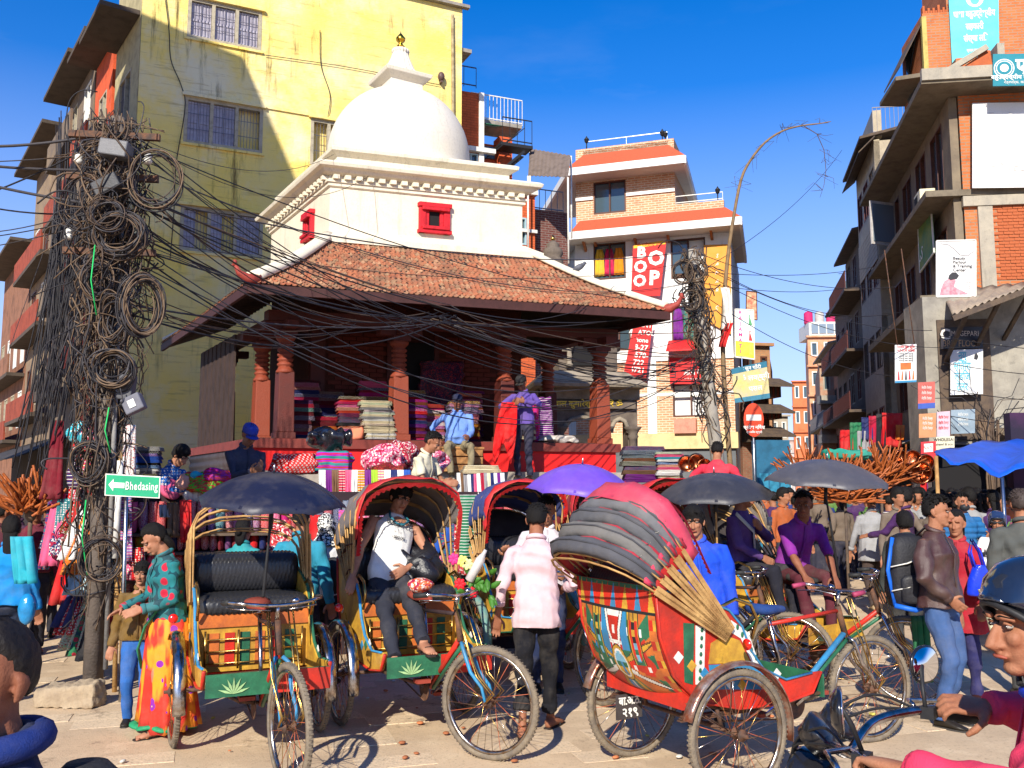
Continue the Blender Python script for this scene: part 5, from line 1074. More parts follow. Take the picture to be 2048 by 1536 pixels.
DR=Vector((.272,.962,0)); DL=Vector((-.143,.99,0)); mb=MB(); mb.prism([SF.P(aL,0,-.25),SF.P(aR,0,-.25),SF.P(aR,0,-.25)+DR*8,SF.P(aL,0,-.25)+DL*8],(0,0,z_rf)); obj('body',mb,WHW,sh)
for i,w in enumerate(WN): window(SF,sh,*w,n=2,leafs=[['glass','glass'],['glass','open'],['glass','glass'],['open','bars'],['glass','glass']][i])
def garment(root,F,a,z,w,h,d,col,pat='plain',name='garment',sleeves=True):
    r=MB(); n=9; rows=[]
    for i in range(7):
        f=i/6; ww=w*(.36+.14*min(1,f*3)+.12*f); rows.append([F.P(a+ww*(2*k/(n-1)-1),z-h*f+.0,d+.03*math.sin(k*1.7+i*.3)) for k in range(n)])
    r.sheet(rows,.012); 
    if sleeves:
        for s in (1,-1): r.sheet([[F.P(a+s*w*(.36+.30*t),z-h*.04-h*.30*t-(.10 if q else 0)*h*1.2,d+.01) for q in (0,1)] for t in (0,.5,1)],.012)
    return obj(name,r,MO(pat,.8),root,col=col)
w=WN[0]; 
for k,c in enumerate(((.75,.45,.03),(.55,.01,.08),(.75,.25,.01))): tag(garment(None,SF,w[0]+.22+.36*k,w[3]-.2,.30,w[3]-w[1]-.35,-.05,c,name='dress'),['yellow dress hanging in the upper left shop window','crimson dress between two bright ones in the upper window','orange patterned dress at right of the upper left window'][k],'dress','dresses shown in the shop windows')
w=WN[2]
for k,c in enumerate(((.18,.02,.25),(.02,.25,.12),(.5,.45,.35))): tag(garment(None,SF,w[0]+.22+.36*k,w[3]-.1,.30,w[3]-w[1]-.2,-.05,c,['plain','ikat','floral'][k],name='dress'),['purple saree hanging in the middle floor window','green saree in the middle floor window','pale saree at right of the middle floor window'][k],'saree','dresses shown in the shop windows')
def skirt_roof(name,x0,y0,x1,y1,tx0,ty0,tx1,ty1,dd=.9,side=2.2):
    """tiled skirt: fascia below, tiles between eave line and wall line (photo pixels)"""
    e0=atY(x0,y0,0.0001) if False else None
    a0,z0=SF.px(x0,y0,dd); a1_,z1=SF.px(x1,y1,dd); ta0,tz0=SF.px(tx0,ty0,0); ta1,tz1=SF.px(tx1,ty1,0)
    ze=(z0+z1)/2; zt_=(tz0+tz1)/2; E=[SF.P(a0,ze,dd),SF.P(a1_,ze,dd)]; T=[SF.P(ta0,zt_,.02),SF.P(ta1,zt_,.02)]; EL=E[0]+DL*(side+3.5); ER=E[1]+DR*(side+3.5)
    mb=MB(); 
    for i in range(26): 
        f=i/26; g2=(i+1)/26; p0=E[0].lerp(T[0],f);p1=E[1].lerp(T[1],f);q0=E[0].lerp(T[0],g2);q1=E[1].lerp(T[1],g2); u=Vector((0,0,.035)); mb.hexa([p0,p1,q1,q0,p0+u,p1+u,q1+u*.2,q0+u*.2])
    o=obj(name,mb,TILE,sh,kind='stuff')
    mb=MB(); mb.prism([E[0],E[1],T[1],T[0]],(0,0,-.02)); F=MB(); F.bar(E[0]-Vector((0,0,.14)),E[1]-Vector((0,0,.14)),.10,.28); obj('fascia',F,WHW,sh)
    mb=MB(); mb.hexa([E[0]-Vector((0,0,.26)),E[1]-Vector((0,0,.26)),ER-Vector((0,0,.26)),EL-Vector((0,0,.26)),E[0]-Vector((0,0,.20)),E[1]-Vector((0,0,.20)),ER-Vector((0,0,.20)),EL-Vector((0,0,.20))]); obj('soffit',mb,M((.62,.58,.52),.8,.1,3,.1),sh)
    for A,B,TT in ((E[1],ER,T[1]),(E[0],EL,T[0])):
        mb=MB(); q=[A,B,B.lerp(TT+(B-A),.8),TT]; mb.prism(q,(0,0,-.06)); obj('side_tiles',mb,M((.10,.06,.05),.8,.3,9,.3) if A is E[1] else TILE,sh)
        F=MB(); F.bar(A-Vector((0,0,.14)),B-Vector((0,0,.14)),.10,.28); obj('fascia',F,WHW,sh)
    return ze
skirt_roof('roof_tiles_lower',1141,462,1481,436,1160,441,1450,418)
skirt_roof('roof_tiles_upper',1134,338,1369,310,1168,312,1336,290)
a0=fp(1152,400)[0]; a1=fp(1350,400)[0]; zt=fp(1250,335)[1]; zb=fp(1250,440)[1]; w=fp(1187,366)+fp(1252,423); w=(w[0],w[3],w[2],w[1])
mb=MB(); SF.wall(mb,(a0,a1),(zb-.4,zt+.9),[w],.25); obj('top_brick_wall',mb,SBR,sh); window(SF,sh,*w,n=2); z=fp(1300,385)[1]; mb=MB(); SF.box(mb,w[2]+.02,z-.06,a1,z+.06,0,.06);obj('string_course',mb,WHW,sh); mb=MB(); SF.box(mb,a0,z-.06,w[0]-.02,z+.06,0,.06);obj('string_course',mb,WHW,sh)
mb=MB(); SF.box(mb,a0,zb-.4,a1,zt+.9,-5,-.25); obj('top_body',mb,SBR,sh)
za=fp(1250,312)[1]; zp=fp(1250,292)[1]; mb=MB(); SF.box(mb,fp(1166,300)[0],za,fp(1336,300)[0],zp,-.2,.0); obj('roof_parapet',mb,SBR,sh); railing(SF,sh,fp(1172,290)[0],fp(1334,290)[0],zp,h=.38,d=-.1,m=STEEL,step=1.4)
mb=MB(); SF.box(mb,a1+.01,fp(1400,428)[1],fp(1448,420)[0],fp(1400,404)[1],-.2,0); obj('terrace_parapet',mb,SBR,sh); railing(SF,sh,a1,fp(1445,400)[0],fp(1400,404)[1],h=.32,d=-.1,m=WHP,step=1.0)
for x,y in ((1172,296),(1324,282),(1435,398),(1330,285)):
    a,z=fp(x,y); o=thing('roof_lamp' if False else 'lamp_post',{1172:'small black lantern on the upper left roof corner',1324:'small black lantern at the right end of the top parapet',1435:'small black lantern on the terrace corner over the lower tiles',1330:'lower black lantern just right of the top parapet lantern'}[x],'lantern',SF.P(a,z,-.1),0,'lanterns on the shop house roof')
    obj('post',MB().tube([(0,0,0),(0,0,.22)],.022,6),BLACK,o,False); obj('lantern',MB().lathe([(.03,.22),(.075,.27),(.09,.36),(.10,.37),(.04,.44),(.01,.50)],10),BLACK,o,False)
for x,y in ((1192,470),(1272,465),(1338,462),(1424,456),(1172,480)):
    a,z=fp(x,y+4); mb=MB(); mb.bar(SF.P(a,z-.35,.02),SF.P(a,z+.12,.7),.09); obj('roof_strut',mb,WOODB,sh)
# signs on it
def pxsign(F,label,cat,quad,d=.06,mat=None,name='signboard',group=None,frame=None,thick=.03):
    return sign(label,cat,[F.P(*F.px(x,y,d),d) for x,y in quad],thick,mat,name,group,frame)
o,at,U,V,n=pxsign(SF,'long red festival banner with white letters hanging down the shop house','banner',[(1262,592),(1320,592),(1333,480),(1266,490)],.45,RT,'banner')
for i,ch in enumerate('BOO'): text(ch,o,at(.27,.82-.27*i),U,V,.42,WT,bold=.06,sx=1.0)
for i,ch in enumerate('OP'): text(ch,o,at(.74,.68-.36*i),U,V,.52,WT,bold=.06)
patch(o,at,n,.02,.93,.98,.995,YT); text('ॐ गणेशाय नमः',o,at(.5,.955),U,V,.12,RT,bold=.02)
o,at,U,V,n=pxsign(SF,'lower length of red banner with white telephone lines','banner',[(1246,752),(1292,755),(1306,640),(1268,645)],.5,RT,'banner')
for i,s_ in enumerate(('POINT','AMATOL','Phone','98-27','86570-','2722','16721')): text(s_,o,at(.5,.93-.135*i),U,V,.17 if i<3 else .2,WT,bold=.03)
o,at,U,V,n=pxsign(SF,'tall orange shop sign running up the house corner','signboard',[(1408,640),(1462,668),(1462,488),(1408,490)],.12,M((.74,.27,.02),.6,.1,4,0,col2=(.66,.30,.04)))
for i,ch in enumerate('SAMAR G'): text(ch,o,at(.5,.86-.105*i),U,V,.15,WT)
o,at,U,V,n=pxsign(SF,'red sign reading fashion wear above the grille window','signboard',[(1340,768),(1420,768),(1420,715),(1338,712)],.25,RT); text('FASHION WEAR',o,at(.58,.42),U,V,.2,WT,bold=.03,sx=.52); text('ladies & gents garments',o,at(.58,.2),U,V,.07,WT,sx=.9); text('MAITI',o,at(.08,.5),V*-1,U,.2,KT,bold=.03,sx=.8)
aw=thing('awning','red cloth awning over the middle shop window','awning',SF.P(fp(1380,700)[0],fp(1380,700)[1],.3)); rows=[[SF.P(SF.px(1338+i*8.5,684,.0)[0],SF.px(1338,682,0)[1]-.16*j,.1+.22*j+.02*math.sin(i*2)) for j in range(4)] for i in range(11)]; obj('cloth',MB().sheet(rows,.01),RT,aw)
ac=thing('air_conditioner','white air conditioner box below the fashion sign window','air conditioner',SF.P(fp(1372,858)[0],fp(1372,858)[1],.2)); a,z=fp(1352,868); mb=MB(); SF.box(mb,a,z,a+.75,z+.5,.05,.4); obj('casing',mb,M((.6,.25,.17),.5),ac)
# right flank sign, saree sign and painted board
RFp=Fr(SF.P(aR,0).x,SF.P(aR,0).y,-6)
o,at,U,V,n=sign('tall saree sign with dancing figures on white and orange','signboard',[atY(1470,714,31),atY(1509,719,31),atY(1507,620,31),atY(1470,618,31)],.04,M((.55,.75,.85),.5,.1,3,0,col2=(.80,.80,.72)),frame=WHP); patch(o,at,n,.02,.02,.98,.34,M((.85,.45,.02),.6,.1,3,0,col2=(.85,.75,.1)))
for i,ch in enumerate('RAJAMATI'): text(ch,o,at(.28,.93-.115*i),U,V,.13,M((.75,.02,.25),.6),bold=.02)
for k,(cc,v) in enumerate((((.1,.35,.15),.8),((.75,.05,.05),.48),((.75,.55,.1),.2))):
    P_=[at(.72,v-.11),at(.92,v-.11),at(.80,v+.05),at(.83,v+.09),at(.76,v+.10),at(.76,v+.04)]; obj('printed_figure',MB().prism([p+n*.001 for p in P_],n*.004),M(cc,.6),o)
text('opening soon',o,at(.5,.03),U,V,.06,BT)
o,at,U,V,n=sign('small framed portrait poster on the house flank above the saree sign','poster',[atY(1492,635,33),atY(1514,640,33),atY(1513,584,33),atY(1493,582,33)],.04,M((.45,.08,.05),.6,.1,5,0,col2=(.7,.5,.3)),'poster',frame=WOODW)
o,at,U,V,n=sign('faded yellow painted board with blue bands hung askew over the lane','signboard',[atY(1470,806,27),atY(1540,796,27),atY(1533,722,27),atY(1462,738,27)],.03,M((.62,.50,.16),.8,.3,3,.1,col2=(.45,.42,.3)))
patch(o,at,n,0,.84,1,1,M((.03,.16,.25),.7)); patch(o,at,n,0,0,1,.13,M((.05,.20,.30),.7)); text('सेठ सुन चाँदी',o,at(.5,.91),U,V,.11,WT,bold=.02); text('ॐ लक्ष्मी',o,at(.62,.62),U,V,.16,WT,bold=.02); text('पसल',o,at(.62,.32),U,V,.15,WT,bold=.02)
ns=thing('road_sign','red oval no entry sign with white bar and white writing','road sign',atY(1507,840,24)); c=atY(1507,840,24); Rr=Matrix.Rotation(R_(90),3,'X')@Matrix.Scale(1,3)
k=24/1862*1.0; mb=MB(); mb.loft([[c+Vector((20*k*math.cos(a),y,34*k*math.sin(a))) for a in [2*math.pi*q/32 for q in range(32)]] for y in (0,-.03)],0,False); obj('disc',mb,M((.72,.06,.02),.5),ns)
mb=MB(); mb.cbox(c+Vector((0,-.034,.06)),(30*k,.008,12*k)); obj('white_bar',mb,WHP,ns); text('प्रवेश निषेध',ns,c+Vector((0,-.04,-.20)),(1,0,0),(0,0,1),.09,WT,bold=.03); text('ट्राफिक प्रहरी',ns,c+Vector((0,-.04,-.32)),(1,0,0),(0,0,1),.055,WT,bold=.02)
mb=MB(); mb.tube([Vector((c.x,c.y+.04,0)),c+Vector((0,.04,.5))],.03,8); obj('post',mb,STEEL,ns)
# ---------------------------------------------------------------- small stone shrine between pavilion and shop house
TF=Fr(gx(1085,21.5),21.5,8); STN=M((.17,.135,.105),.9,.45,3,.7,col2=(.09,.07,.06),streak=.5,fine=30); STL=M((.30,.25,.19),.9,.4,3,.6,streak=.4,fine=30)
tp=thing('shrine','weathered dark stone shrine with arched niche behind the pavilion','shrine',TF.P(1.1,0,-1))
def tb(nm,x0,y0,x1,y1,d0,d1,m=STN,par=tp,bev=.01):
    a0,z1=TF.px(x0,y0,d1); a1,z0=TF.px(x1,y1,d1); mb=MB(); TF.box(mb,a0,z0,a1,z1,d0,d1); return obj(nm,mb,m,par,bevel=bev)
W0=TF.px(1128,905); W1=TF.px(1200,838); mb=MB(); TF.wall(mb,(-.1,TF.px(1275,850)[0]),(0,TF.px(1170,775)[1]),[(W0[0],-.1,W1[0],W1[1]),(TF.px(1222,850)[0],-.1,TF.px(1256,850)[0],TF.px(1240,842)[1])],.5); obj('lower_wall',mb,STN,tp)
for x0,x1,y in ((1128,1200,838),(1222,1256,842)):
    a0,z=TF.px(x0,y); a1,_=TF.px(x1,y); arc=MB(); pts=[TF.P((a0+a1)/2+(a1-a0)/2*math.cos(t),z-.28+.30*math.sin(t)*(1+.12*abs(math.sin(t*5))),.03) for t in [math.pi*q/16 for q in range(17)]]; arc.tube(pts,.055,6); obj('cusped_arch',arc,STL,tp)
    sp=MB(); 
    for s in (0,1): q=[TF.P(a0 if s else a1,z+.02,-.1)]+[TF.P((a0+a1)/2+(a1-a0)/2*math.cos(t if not s else math.pi-t),z-.28+.30*math.sin(t),-.1) for t in [math.pi/2*j/6 for j in range(7)]]+[TF.P((a0+a1)/2,z+.02,-.1)]; sp.prism(q,TF.n*.08)
    obj('spandrel',sp,STN,tp)
for x in (1118,1210,1264):
    a,_=TF.px(x,850); c=TF.P(a,0,.06); obj('stone_column',MB().lathe([(.14,0),(.14,1.6),(.10,1.66),(.09,2.1),(.13,2.16),(.10,2.2),(.09,2.9),(.14,2.98),(.10,3.02),(.16,3.12),(.22,3.2)],14,c),STN,tp)
tb('lintel',1075,800,1272,818,-.1,.12); tb('frieze',1080,776,1280,800,-.1,.06,STL); ev=MB(); a0,z=TF.px(1068,772,.5); a1,_=TF.px(1290,768,.5)
ev.loft([[TF.P(a0,z,.6),TF.P(a1,z,.6),TF.P(a1,z,-1.5),TF.P(a0,z,-1.5)],[TF.P(a0-.03,z+.07,.63),TF.P(a1+.03,z+.07,.63),TF.P(a1+.03,z+.07,-1.5),TF.P(a0-.03,z+.07,-1.5)],[TF.P(a0+.35,z+.42,.1),TF.P(a1-.35,z+.42,.1),TF.P(a1-.35,z+.42,-1.2),TF.P(a0+.35,z+.42,-1.2)]],0,False); obj('stone_roof',ev,STL,tp)
tb('upper_body',1118,660,1235,742,-1,-.1); a,z=TF.px(1168,735,-.05); cc=TF.px(1168,668,-.05)[1]
mb=MB(); mb.prism([TF.P(a+.26*math.cos(t),z+.42+.34*math.sin(t) if math.sin(t)>0 else z+.05+.0*t,-.09) for t in [math.pi*q/12 for q in range(13)]]+[TF.P(a-.26,z+.05,-.09),TF.P(a+.26,z+.05,-.09)],TF.n*.04); obj('niche',mb,DARK,tp)  # flat black plate on solid stone, painted for the recess's shade
mb=MB(); mb.tube([TF.P(a+.33*math.cos(t),z+.42+.42*math.sin(t)*(1+.1*abs(math.sin(t*6))),0) for t in [math.pi*q/18 for q in range(19)]],.07,8); obj('niche_arch',mb,STL,tp)
for s in (-1,1): mb=MB(); mb.lathe([(.09,z),(.09,z+.06),(.055,z+.1),(.065,z+.3),(.05,z+.34),(.07,z+.45)],12,TF.P(a+.36*s,0,.0)); obj('niche_column',mb,STL,tp)
for x,y in ((1135,662),(1222,665),(1190,646)): a,z=TF.px(x,y+30,-.3); mb=MB(); mb.lathe([(.20,z-.1),(.22,z),(.14,z+.18),(.16,z+.2),(.07,z+.42),(.01,z+.6)],14,TF.P(a,0,-.3),lobes=8,lobe=.05); obj('turret',mb,STN,tp)
text('बाल कुमारेश्वर',tp,TF.P(TF.px(1150,808)[0],TF.px(1150,808,.13)[1],.13),TF.u,(0,0,1),.14,M((.75,.50,.05),.4,.1,9,0,metal=.3),bold=.02); text('मन्दिर ॐ',tp,TF.P(TF.px(1215,808)[0],TF.px(1215,808,.13)[1],.13),TF.u,(0,0,1),.14,M((.75,.50,.05),.4,.1,9,0,metal=.3),bold=.02)
for px_,(lab) in ((1106,'dark bell shaped finial with brass tip behind the roof ridge'),):
    c=atY(px_,520,23); t=thing('finial',lab,'finial',c); obj('bell',MB().lathe([(.26,-1.5),(.26,0),(.20,.06),(.26,.14),(.24,.26),(.15,.34),(.17,.40),(.10,.46),(.05,.50)],18,c),STN,t); obj('tip',MB().lathe([(.04,.5),(.07,.55),(.04,.60),(.01,.66)],10,c),BRASS,t)
# pigeon on the pavilion's right ridge
pc=roof_pt(0,.62,1,.10); pg=thing('pigeon','grey pigeon perched on the white hip ridge','pigeon',pc); b=MB(); b.ell(pc+Vector((0,0,.10)),(.105,.05,.055),12,8,Matrix.Rotation(-.5,3,'Y')); b.ell(pc+Vector((.10,0,.175)),(.03,.026,.03),8,6); b.tube([pc+Vector((.05,0,.13)),pc+Vector((.10,0,.17))],[.045,.028],8); b.tube([pc+Vector((.12,0,.175)),pc+Vector((.15,0,.168))],[.010,.002],5); b.tube([pc+Vector((-.06,0,.07)),pc+Vector((-.18,0,.0))],[.035,.02],6,flat=.4)
for s in (1,-1): b.tube([pc+Vector((0,.02*s,.06)),pc+Vector((.01,.02*s,-.01))],.006,5)
obj('body',b,M((.10,.105,.13),.6,.3,20,.2),pg)
# ---------------------------------------------------------------- right-hand row along the street
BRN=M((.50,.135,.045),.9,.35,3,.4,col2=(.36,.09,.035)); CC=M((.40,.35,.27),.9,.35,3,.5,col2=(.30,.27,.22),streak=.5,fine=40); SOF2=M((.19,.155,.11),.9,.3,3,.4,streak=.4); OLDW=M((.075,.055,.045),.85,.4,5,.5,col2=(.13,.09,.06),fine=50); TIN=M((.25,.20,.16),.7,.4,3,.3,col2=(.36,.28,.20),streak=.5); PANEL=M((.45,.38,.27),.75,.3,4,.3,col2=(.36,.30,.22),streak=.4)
RA=Fr(gx(1960,23),23,-8); D_=Vector((.223,.975,0)); RC=RA.P(0,0)
def RS(t0,sh=0): # street-side frame; a runs towards the camera, a=0 at distance t0 along the row
    q=RC+D_*t0; f=Fr(q.x,q.y,257.1); f.n=Vector((-.975,.223,0)); f.u=-D_; f.o=q+f.n*sh; return f
ra=thing('house','brick house with concrete frame and sloped overhanging slabs at the right edge','house',RA.P(2,0,-2))
def rp(x,y,d=0): return RA.px(x,y,d)
BR_R=MBR((.50,.13,.04),(.58,.17,.06),(.30,.20,.13),bw=.25,bh=.085,ang=RA.ang,msize=.014)
zs1=rp(1960,190)[1]; zs2=rp(1962,392)[1]; 
mb=MB(); mb.prism([RA.P(0,0),RA.P(6,0),RA.P(6,0,-9),RC+D_*9.2],(0,0,zs1)); obj('body',mb,BR_R,ra); mb=MB(); RA.box(mb,0,zs1,6,rp(1990,112)[1],-2.8,0); obj('upper_body',mb,BR_R,ra)
# single bricks where the sunlit infill faces the square
vs=MB(); RA.box(vs,0,0,.232,.068,0,.03); o0=RA.P(0,0); vs.v=[tuple(Vector(v)-o0) for v in vs.v]; BM2=vs.mesh('brick'); BM2.materials.append(BRN)
az=(rp(1992,560)[0],rp(1992,560)[1],rp(1992,408)[1]); nb_=0
for r in range(40):
    z=az[1]+r*.083
    if z>az[2]: break
    for k in range(6):
        a=az[0]+(k+(.5 if r%2 else 0))*.245; 
        if a<2.2 and nb_<290: o=bpy.data.objects.new('brick',BM2); COL.objects.link(o); o.parent=ra; o.matrix_parent_inverse=mat_of(ra).inverted(); o.location=RA.P(a,z,random.uniform(-.012,.006)); nb_+=1
for x0,x1 in ((1960,1990),): 
    a0=rp(x0,500)[0]; a1=rp(x1,500)[0]; mb=MB(); RA.box(mb,a0-.02,0,a1-.03,zs1-.25,.0,.09); obj('concrete_column',mb,CC,ra)
mb=MB(); RA.box(mb,-.05,zs2-.28,6.1,zs2-.02,.0,.12); obj('concrete_beam',mb,CC,ra)
for z,dx,nm in ((zs1,1.15,0),(zs2,.95,1)):
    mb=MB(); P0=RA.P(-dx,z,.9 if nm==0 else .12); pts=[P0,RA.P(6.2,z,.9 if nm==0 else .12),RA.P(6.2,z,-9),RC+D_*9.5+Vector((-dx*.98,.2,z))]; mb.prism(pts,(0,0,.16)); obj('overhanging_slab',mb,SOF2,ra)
    if nm==0: mb=MB(); mb.bar(P0+Vector((0,0,.22)),pts[1]+Vector((0,0,.22)),.14,.30); obj('edge_beam',mb,CC,ra)
_,zp=rp(1990,115); mb=MB(); a0=rp(1893,200,.5)[0]; mb.prism([RA.P(a0+.2,zs1+.38,.55),RA.P(rp(1978,150)[0]-.1,zs1+.38,.55),RA.P(rp(1978,150)[0]-.1,zp,.45),RA.P(rp(1960,110)[0],zp,.45)],-RA.n*.2); obj('sloped_parapet',mb,BRN,ra)
mb=MB(); mb.bar(RA.P(a0+.0,zs1+.42,.58),RA.P(rp(1958,108)[0],zp+.05,.5),.16,.14); obj('parapet_coping',mb,CC,ra); mb=MB(); RA.box(mb,rp(1976,150)[0],zs1+.38,rp(1990,150)[0],zp+.06,.2,.7); obj('parapet_post',mb,CC,ra)
mb=MB(); RA.box(mb,rp(1990,150)[0],zs1+.38,6,zp,.3,.5); obj('parapet_wall',mb,BR_R,ra)
# upper brick block set back
RB=Fr(RA.P(0,0,-3.0).x,RA.P(0,0,-3.0).y,-8); a0=RB.px(1848,100)[0]; a1=5; zt=RB.px(1880,25)[1]; up=thing('house','upper brick block with yellowed corner carrying a tall blue banner','house',RB.P(1,0,-2))
mb=MB(); RB.box(mb,a0,zs1+.2,RB.px(1893,20)[0],zt,-2.2,0); obj('wall',mb,BR_R,up); mb=MB(); RB.box(mb,RB.px(1893,20)[0]+.002,zs1+.2,a1,zt+1.9,-2.2,0); obj('wall',mb,BR_R,up); mb=MB(); RB.box(mb,a0-.03,zs1+.2,a0+.10,zt-.1,-.12,.03); obj('yellow_corner',mb,M((.50,.40,.12),.9,.3,5,.3),up)
mb=MB(); RB.box(mb,a0,RB.px(1880,140)[1]-.12,RB.px(1905,140)[0]+1.5,RB.px(1880,140)[1],.0,.05); obj('concrete_band',mb,CC,up)
for k in range(14): mb=MB(); x=RB.px(1935+k*8,0)[0]; RB.box(mb,a0+.02+k*.07,zt,a0+.08+k*.07,zt+random.choice([.08,.16,.24]),-.2,0); obj('broken_brick_edge',mb,BRN,up)
mb=MB(); q0=RB.P(a0,zt-.2,.0); mb.prism([q0,RB.P(a0-.6,RB.px(1815,120)[1],-.3),RB.P(a0-.6,RB.px(1815,120)[1],-2.2),RB.P(a0,zt-.2,-2.2)],(0,0,-.06)); obj('tin_eave',mb,OLDW,up)
fs=RS(3.1,.0); mb=MB(); p=RB.P(a0,0,-.3); 
for k in range(2):
    mb=MB(); mb.prism([RB.P(a0-.02,zs1+.6+1.6*k,-.5-1.3*k+q) for q in (0,)]+[RB.P(a0-.02,zs1+.6+1.6*k,-1.6),RB.P(a0-.02,zs1+1.9+1.6*k,-1.6),RB.P(a0-.02,zs1+1.9+1.6*k,-.5)],RB.u*-.05); obj('window',mb,glass(),up)
slab=MB(); slab.prism([RB.P(a0,RB.px(1853,152)[1],0),RB.P(a0-.75,RB.px(1853,152)[1]+.05,-.3),RB.P(a0-.75,RB.px(1853,152)[1]+.05,-2.2),RB.P(a0,RB.px(1853,152)[1],-2.2)],(0,0,.12)); obj('balcony_slab',slab,SOF2,up)
# street facade of the near house: windows, casement, boxes
FA=RS(9.2); FA.o=FA.o+FA.n*.23; PLS=M((.23,.18,.12),.9,.4,2,.4,col2=(.16,.125,.09),streak=.6); lv=[(zs1-2.35,zs1-.35),(zs2-2.2,zs2-.5)]
lv.append((zs2-5.0,zs2-3.3)); mb=MB(); FA.wall(mb,(0,9.15),(0,zs1-.01),[(.6+k*2.1,z0+.1,2.0+k*2.1,z1) for z0,z1 in lv for k in range(4)],.2); obj('street_wall',mb,PLS,ra)
for z0,z1 in lv:
    for k in range(4):
        x=.6+k*2.1; window(FA,ra,x,z0+.1,x+1.4,z1,n=2,leafs=random.choice([['glass','open'],['glass','glass'],['open','glass']]),fm=WOODW,t=.14)
cs=MB(); q=FA.P(1.2,zs1-1.9,0); cs.prism([q,q+Vector((-1.0,-.35,0)),q+Vector((-1.0,-.35,1.5)),q+Vector((0,0,1.5))],(0.02,-.05,0)); o=obj('open_casement',cs,M((.55,.52,.50),.6),ra); cs=MB(); q=q+Vector((-.08,-.05,.1)); cs.prism([q+Vector((.0,-.03,0)),q+Vector((-.84,-.33,0)),q+Vector((-.84,-.33,1.3)),q+Vector((0,-.03,1.3))],(0,-.03,0)); obj('pane',cs,glass((.15,.2,.25)),o)
bx=thing('air_conditioner','cream air conditioner box under the casement window','air conditioner',FA.P(7.2,zs2+.2,.3)); mb=MB(); FA.box(mb,6.9,zs2+.16,7.7,zs2+.75,.1,.5); obj('casing',mb,M((.72,.66,.45),.6,.1,6,.1),bx,bevel=.02); mb=MB(); FA.box(mb,6.98,zs2+.24,7.4,zs2+.66,.5,.51); obj('fan_grille',mb,DARK,bx)
_mz=(zs2-2.5)
mb=MB(); FA.box(mb,.2,_mz-.2,9.1,_mz,.01,.9); obj('lower_slab',mb,SOF2,ra)
# signs on the near house
def rs_(label,x0,y0,x1,y1,d,m,F=RA,**k): return pxsign(F,label,'signboard',[(x0,y1),(x1,y1-2),(x1,y0-2),(x0,y0)],d,m,**k)
CY=M((.10,.50,.62),.7,.1,2,.1,col2=(.14,.55,.66)); o,at,U,V,n=pxsign(RB,'tall pale blue cloth banner with white script on the brick block','banner',[(1905,138),(1999,135),(1997,-12),(1897,-12)],.08,CY,'banner')
c=at(.52,.93); obj('emblem',MB().loft([[c+U.normalized()*(.24*math.cos(a))+V.normalized()*(.24*math.sin(a))+n*q for a in [2*math.pi*k/24 for k in range(24)]] for q in (.001,.006)],0,False),WT,o); obj('emblem_centre',MB().loft([[c+U.normalized()*(.13*math.cos(a))+V.normalized()*(.17*math.sin(a))+n*q for a in [2*math.pi*k/20 for k in range(20)]] for q in (.007,.010)],0,False),CY,o)
for t_,v,h in (('पाशा बहुउद्देश्यीय',.73,.20),('सहकारी',.56,.20),('संस्था लि.',.40,.20),('प्रधान कार्यालय',.24,.09),('काठमाडौं, नेपाल',.14,.09)): text(t_,o,at(.5,v),U,V,h,WT,bold=.03,sx=.62)
TL=M((.01,.20,.26),.5,.1,4,.05); o,at,U,V,n=rs_('teal cooperative signboard with round seal on the parapet',1986,108,2110,172,1.02,TL); c=at(.18,.55)
for r_,m_,q in ((.24,WT,.001),(.215,TL,.004),(.19,WT,.007),(.17,TL,.010),(.10,WT,.013)): obj('round_seal',MB().loft([[c+U.normalized()*(r_*math.cos(a))+V.normalized()*(r_*math.sin(a))+n*(q+w) for a in [2*math.pi*k/28 for k in range(28)]] for w in (0,.002)],0,False),m_,o)
text('ए',o,at(.46,.62),U,V,.34,WT,bold=.05); text('एस',o,at(.72,.62),U,V,.34,WT,bold=.05); text('बहुउद्देश्यीय सहकारी',o,at(.38,.26),U,V,.11,WT,bold=.02); text('रत्नपार्क, काठमाडौं',o,at(.42,.10),U,V,.07,WT)
WHB=M((.70,.69,.68),.75,.06,1.5,.3); o,at,U,V,n=rs_('big sun-bleached white banner with faded print on the concrete frame',1945,206,2110,376,.30,WHB,name='banner'); FD=M((.55,.53,.50),.8)
text('P  A',o,at(.35,.82),U,V,.30,M((.66,.65,.64),.8)); text('TRAVELS',o,at(.42,.24),U,V,.26,FD,sx=.8); text('New Road, Kathmandu',o,at(.45,.10),U,V,.10,FD,sx=.7); text('Tel: 01-4',o,at(.5,.04),U,V,.08,FD)
o,at,U,V,n=rs_('white beauty parlour board with a seated woman printed on it',1873,482,1951,594,1.6,WHB,frame=WHP); PKM=M((.75,.35,.38),.6,.2,12,0,col2=(.55,.15,.2)); text('Beauty',o,at(.42,.68),U,V,.075,KT,align='LEFT',bold=.02); text('Parlour',o,at(.42,.61),U,V,.075,KT,align='LEFT',bold=.02); text('& Training',o,at(.42,.54),U,V,.075,KT,align='LEFT',bold=.02); text('Center',o,at(.42,.47),U,V,.075,KT,align='LEFT',bold=.02)
obj('curl_motif',MB().tube([at(u,v)+n*.004 for u,v in ((.1,.95),(.3,.93),(.45,.85),(.6,.74),(.8,.72),(.95,.8))],.012,5,flat=.3,up=n),M((.35,.33,.33),.6),o)
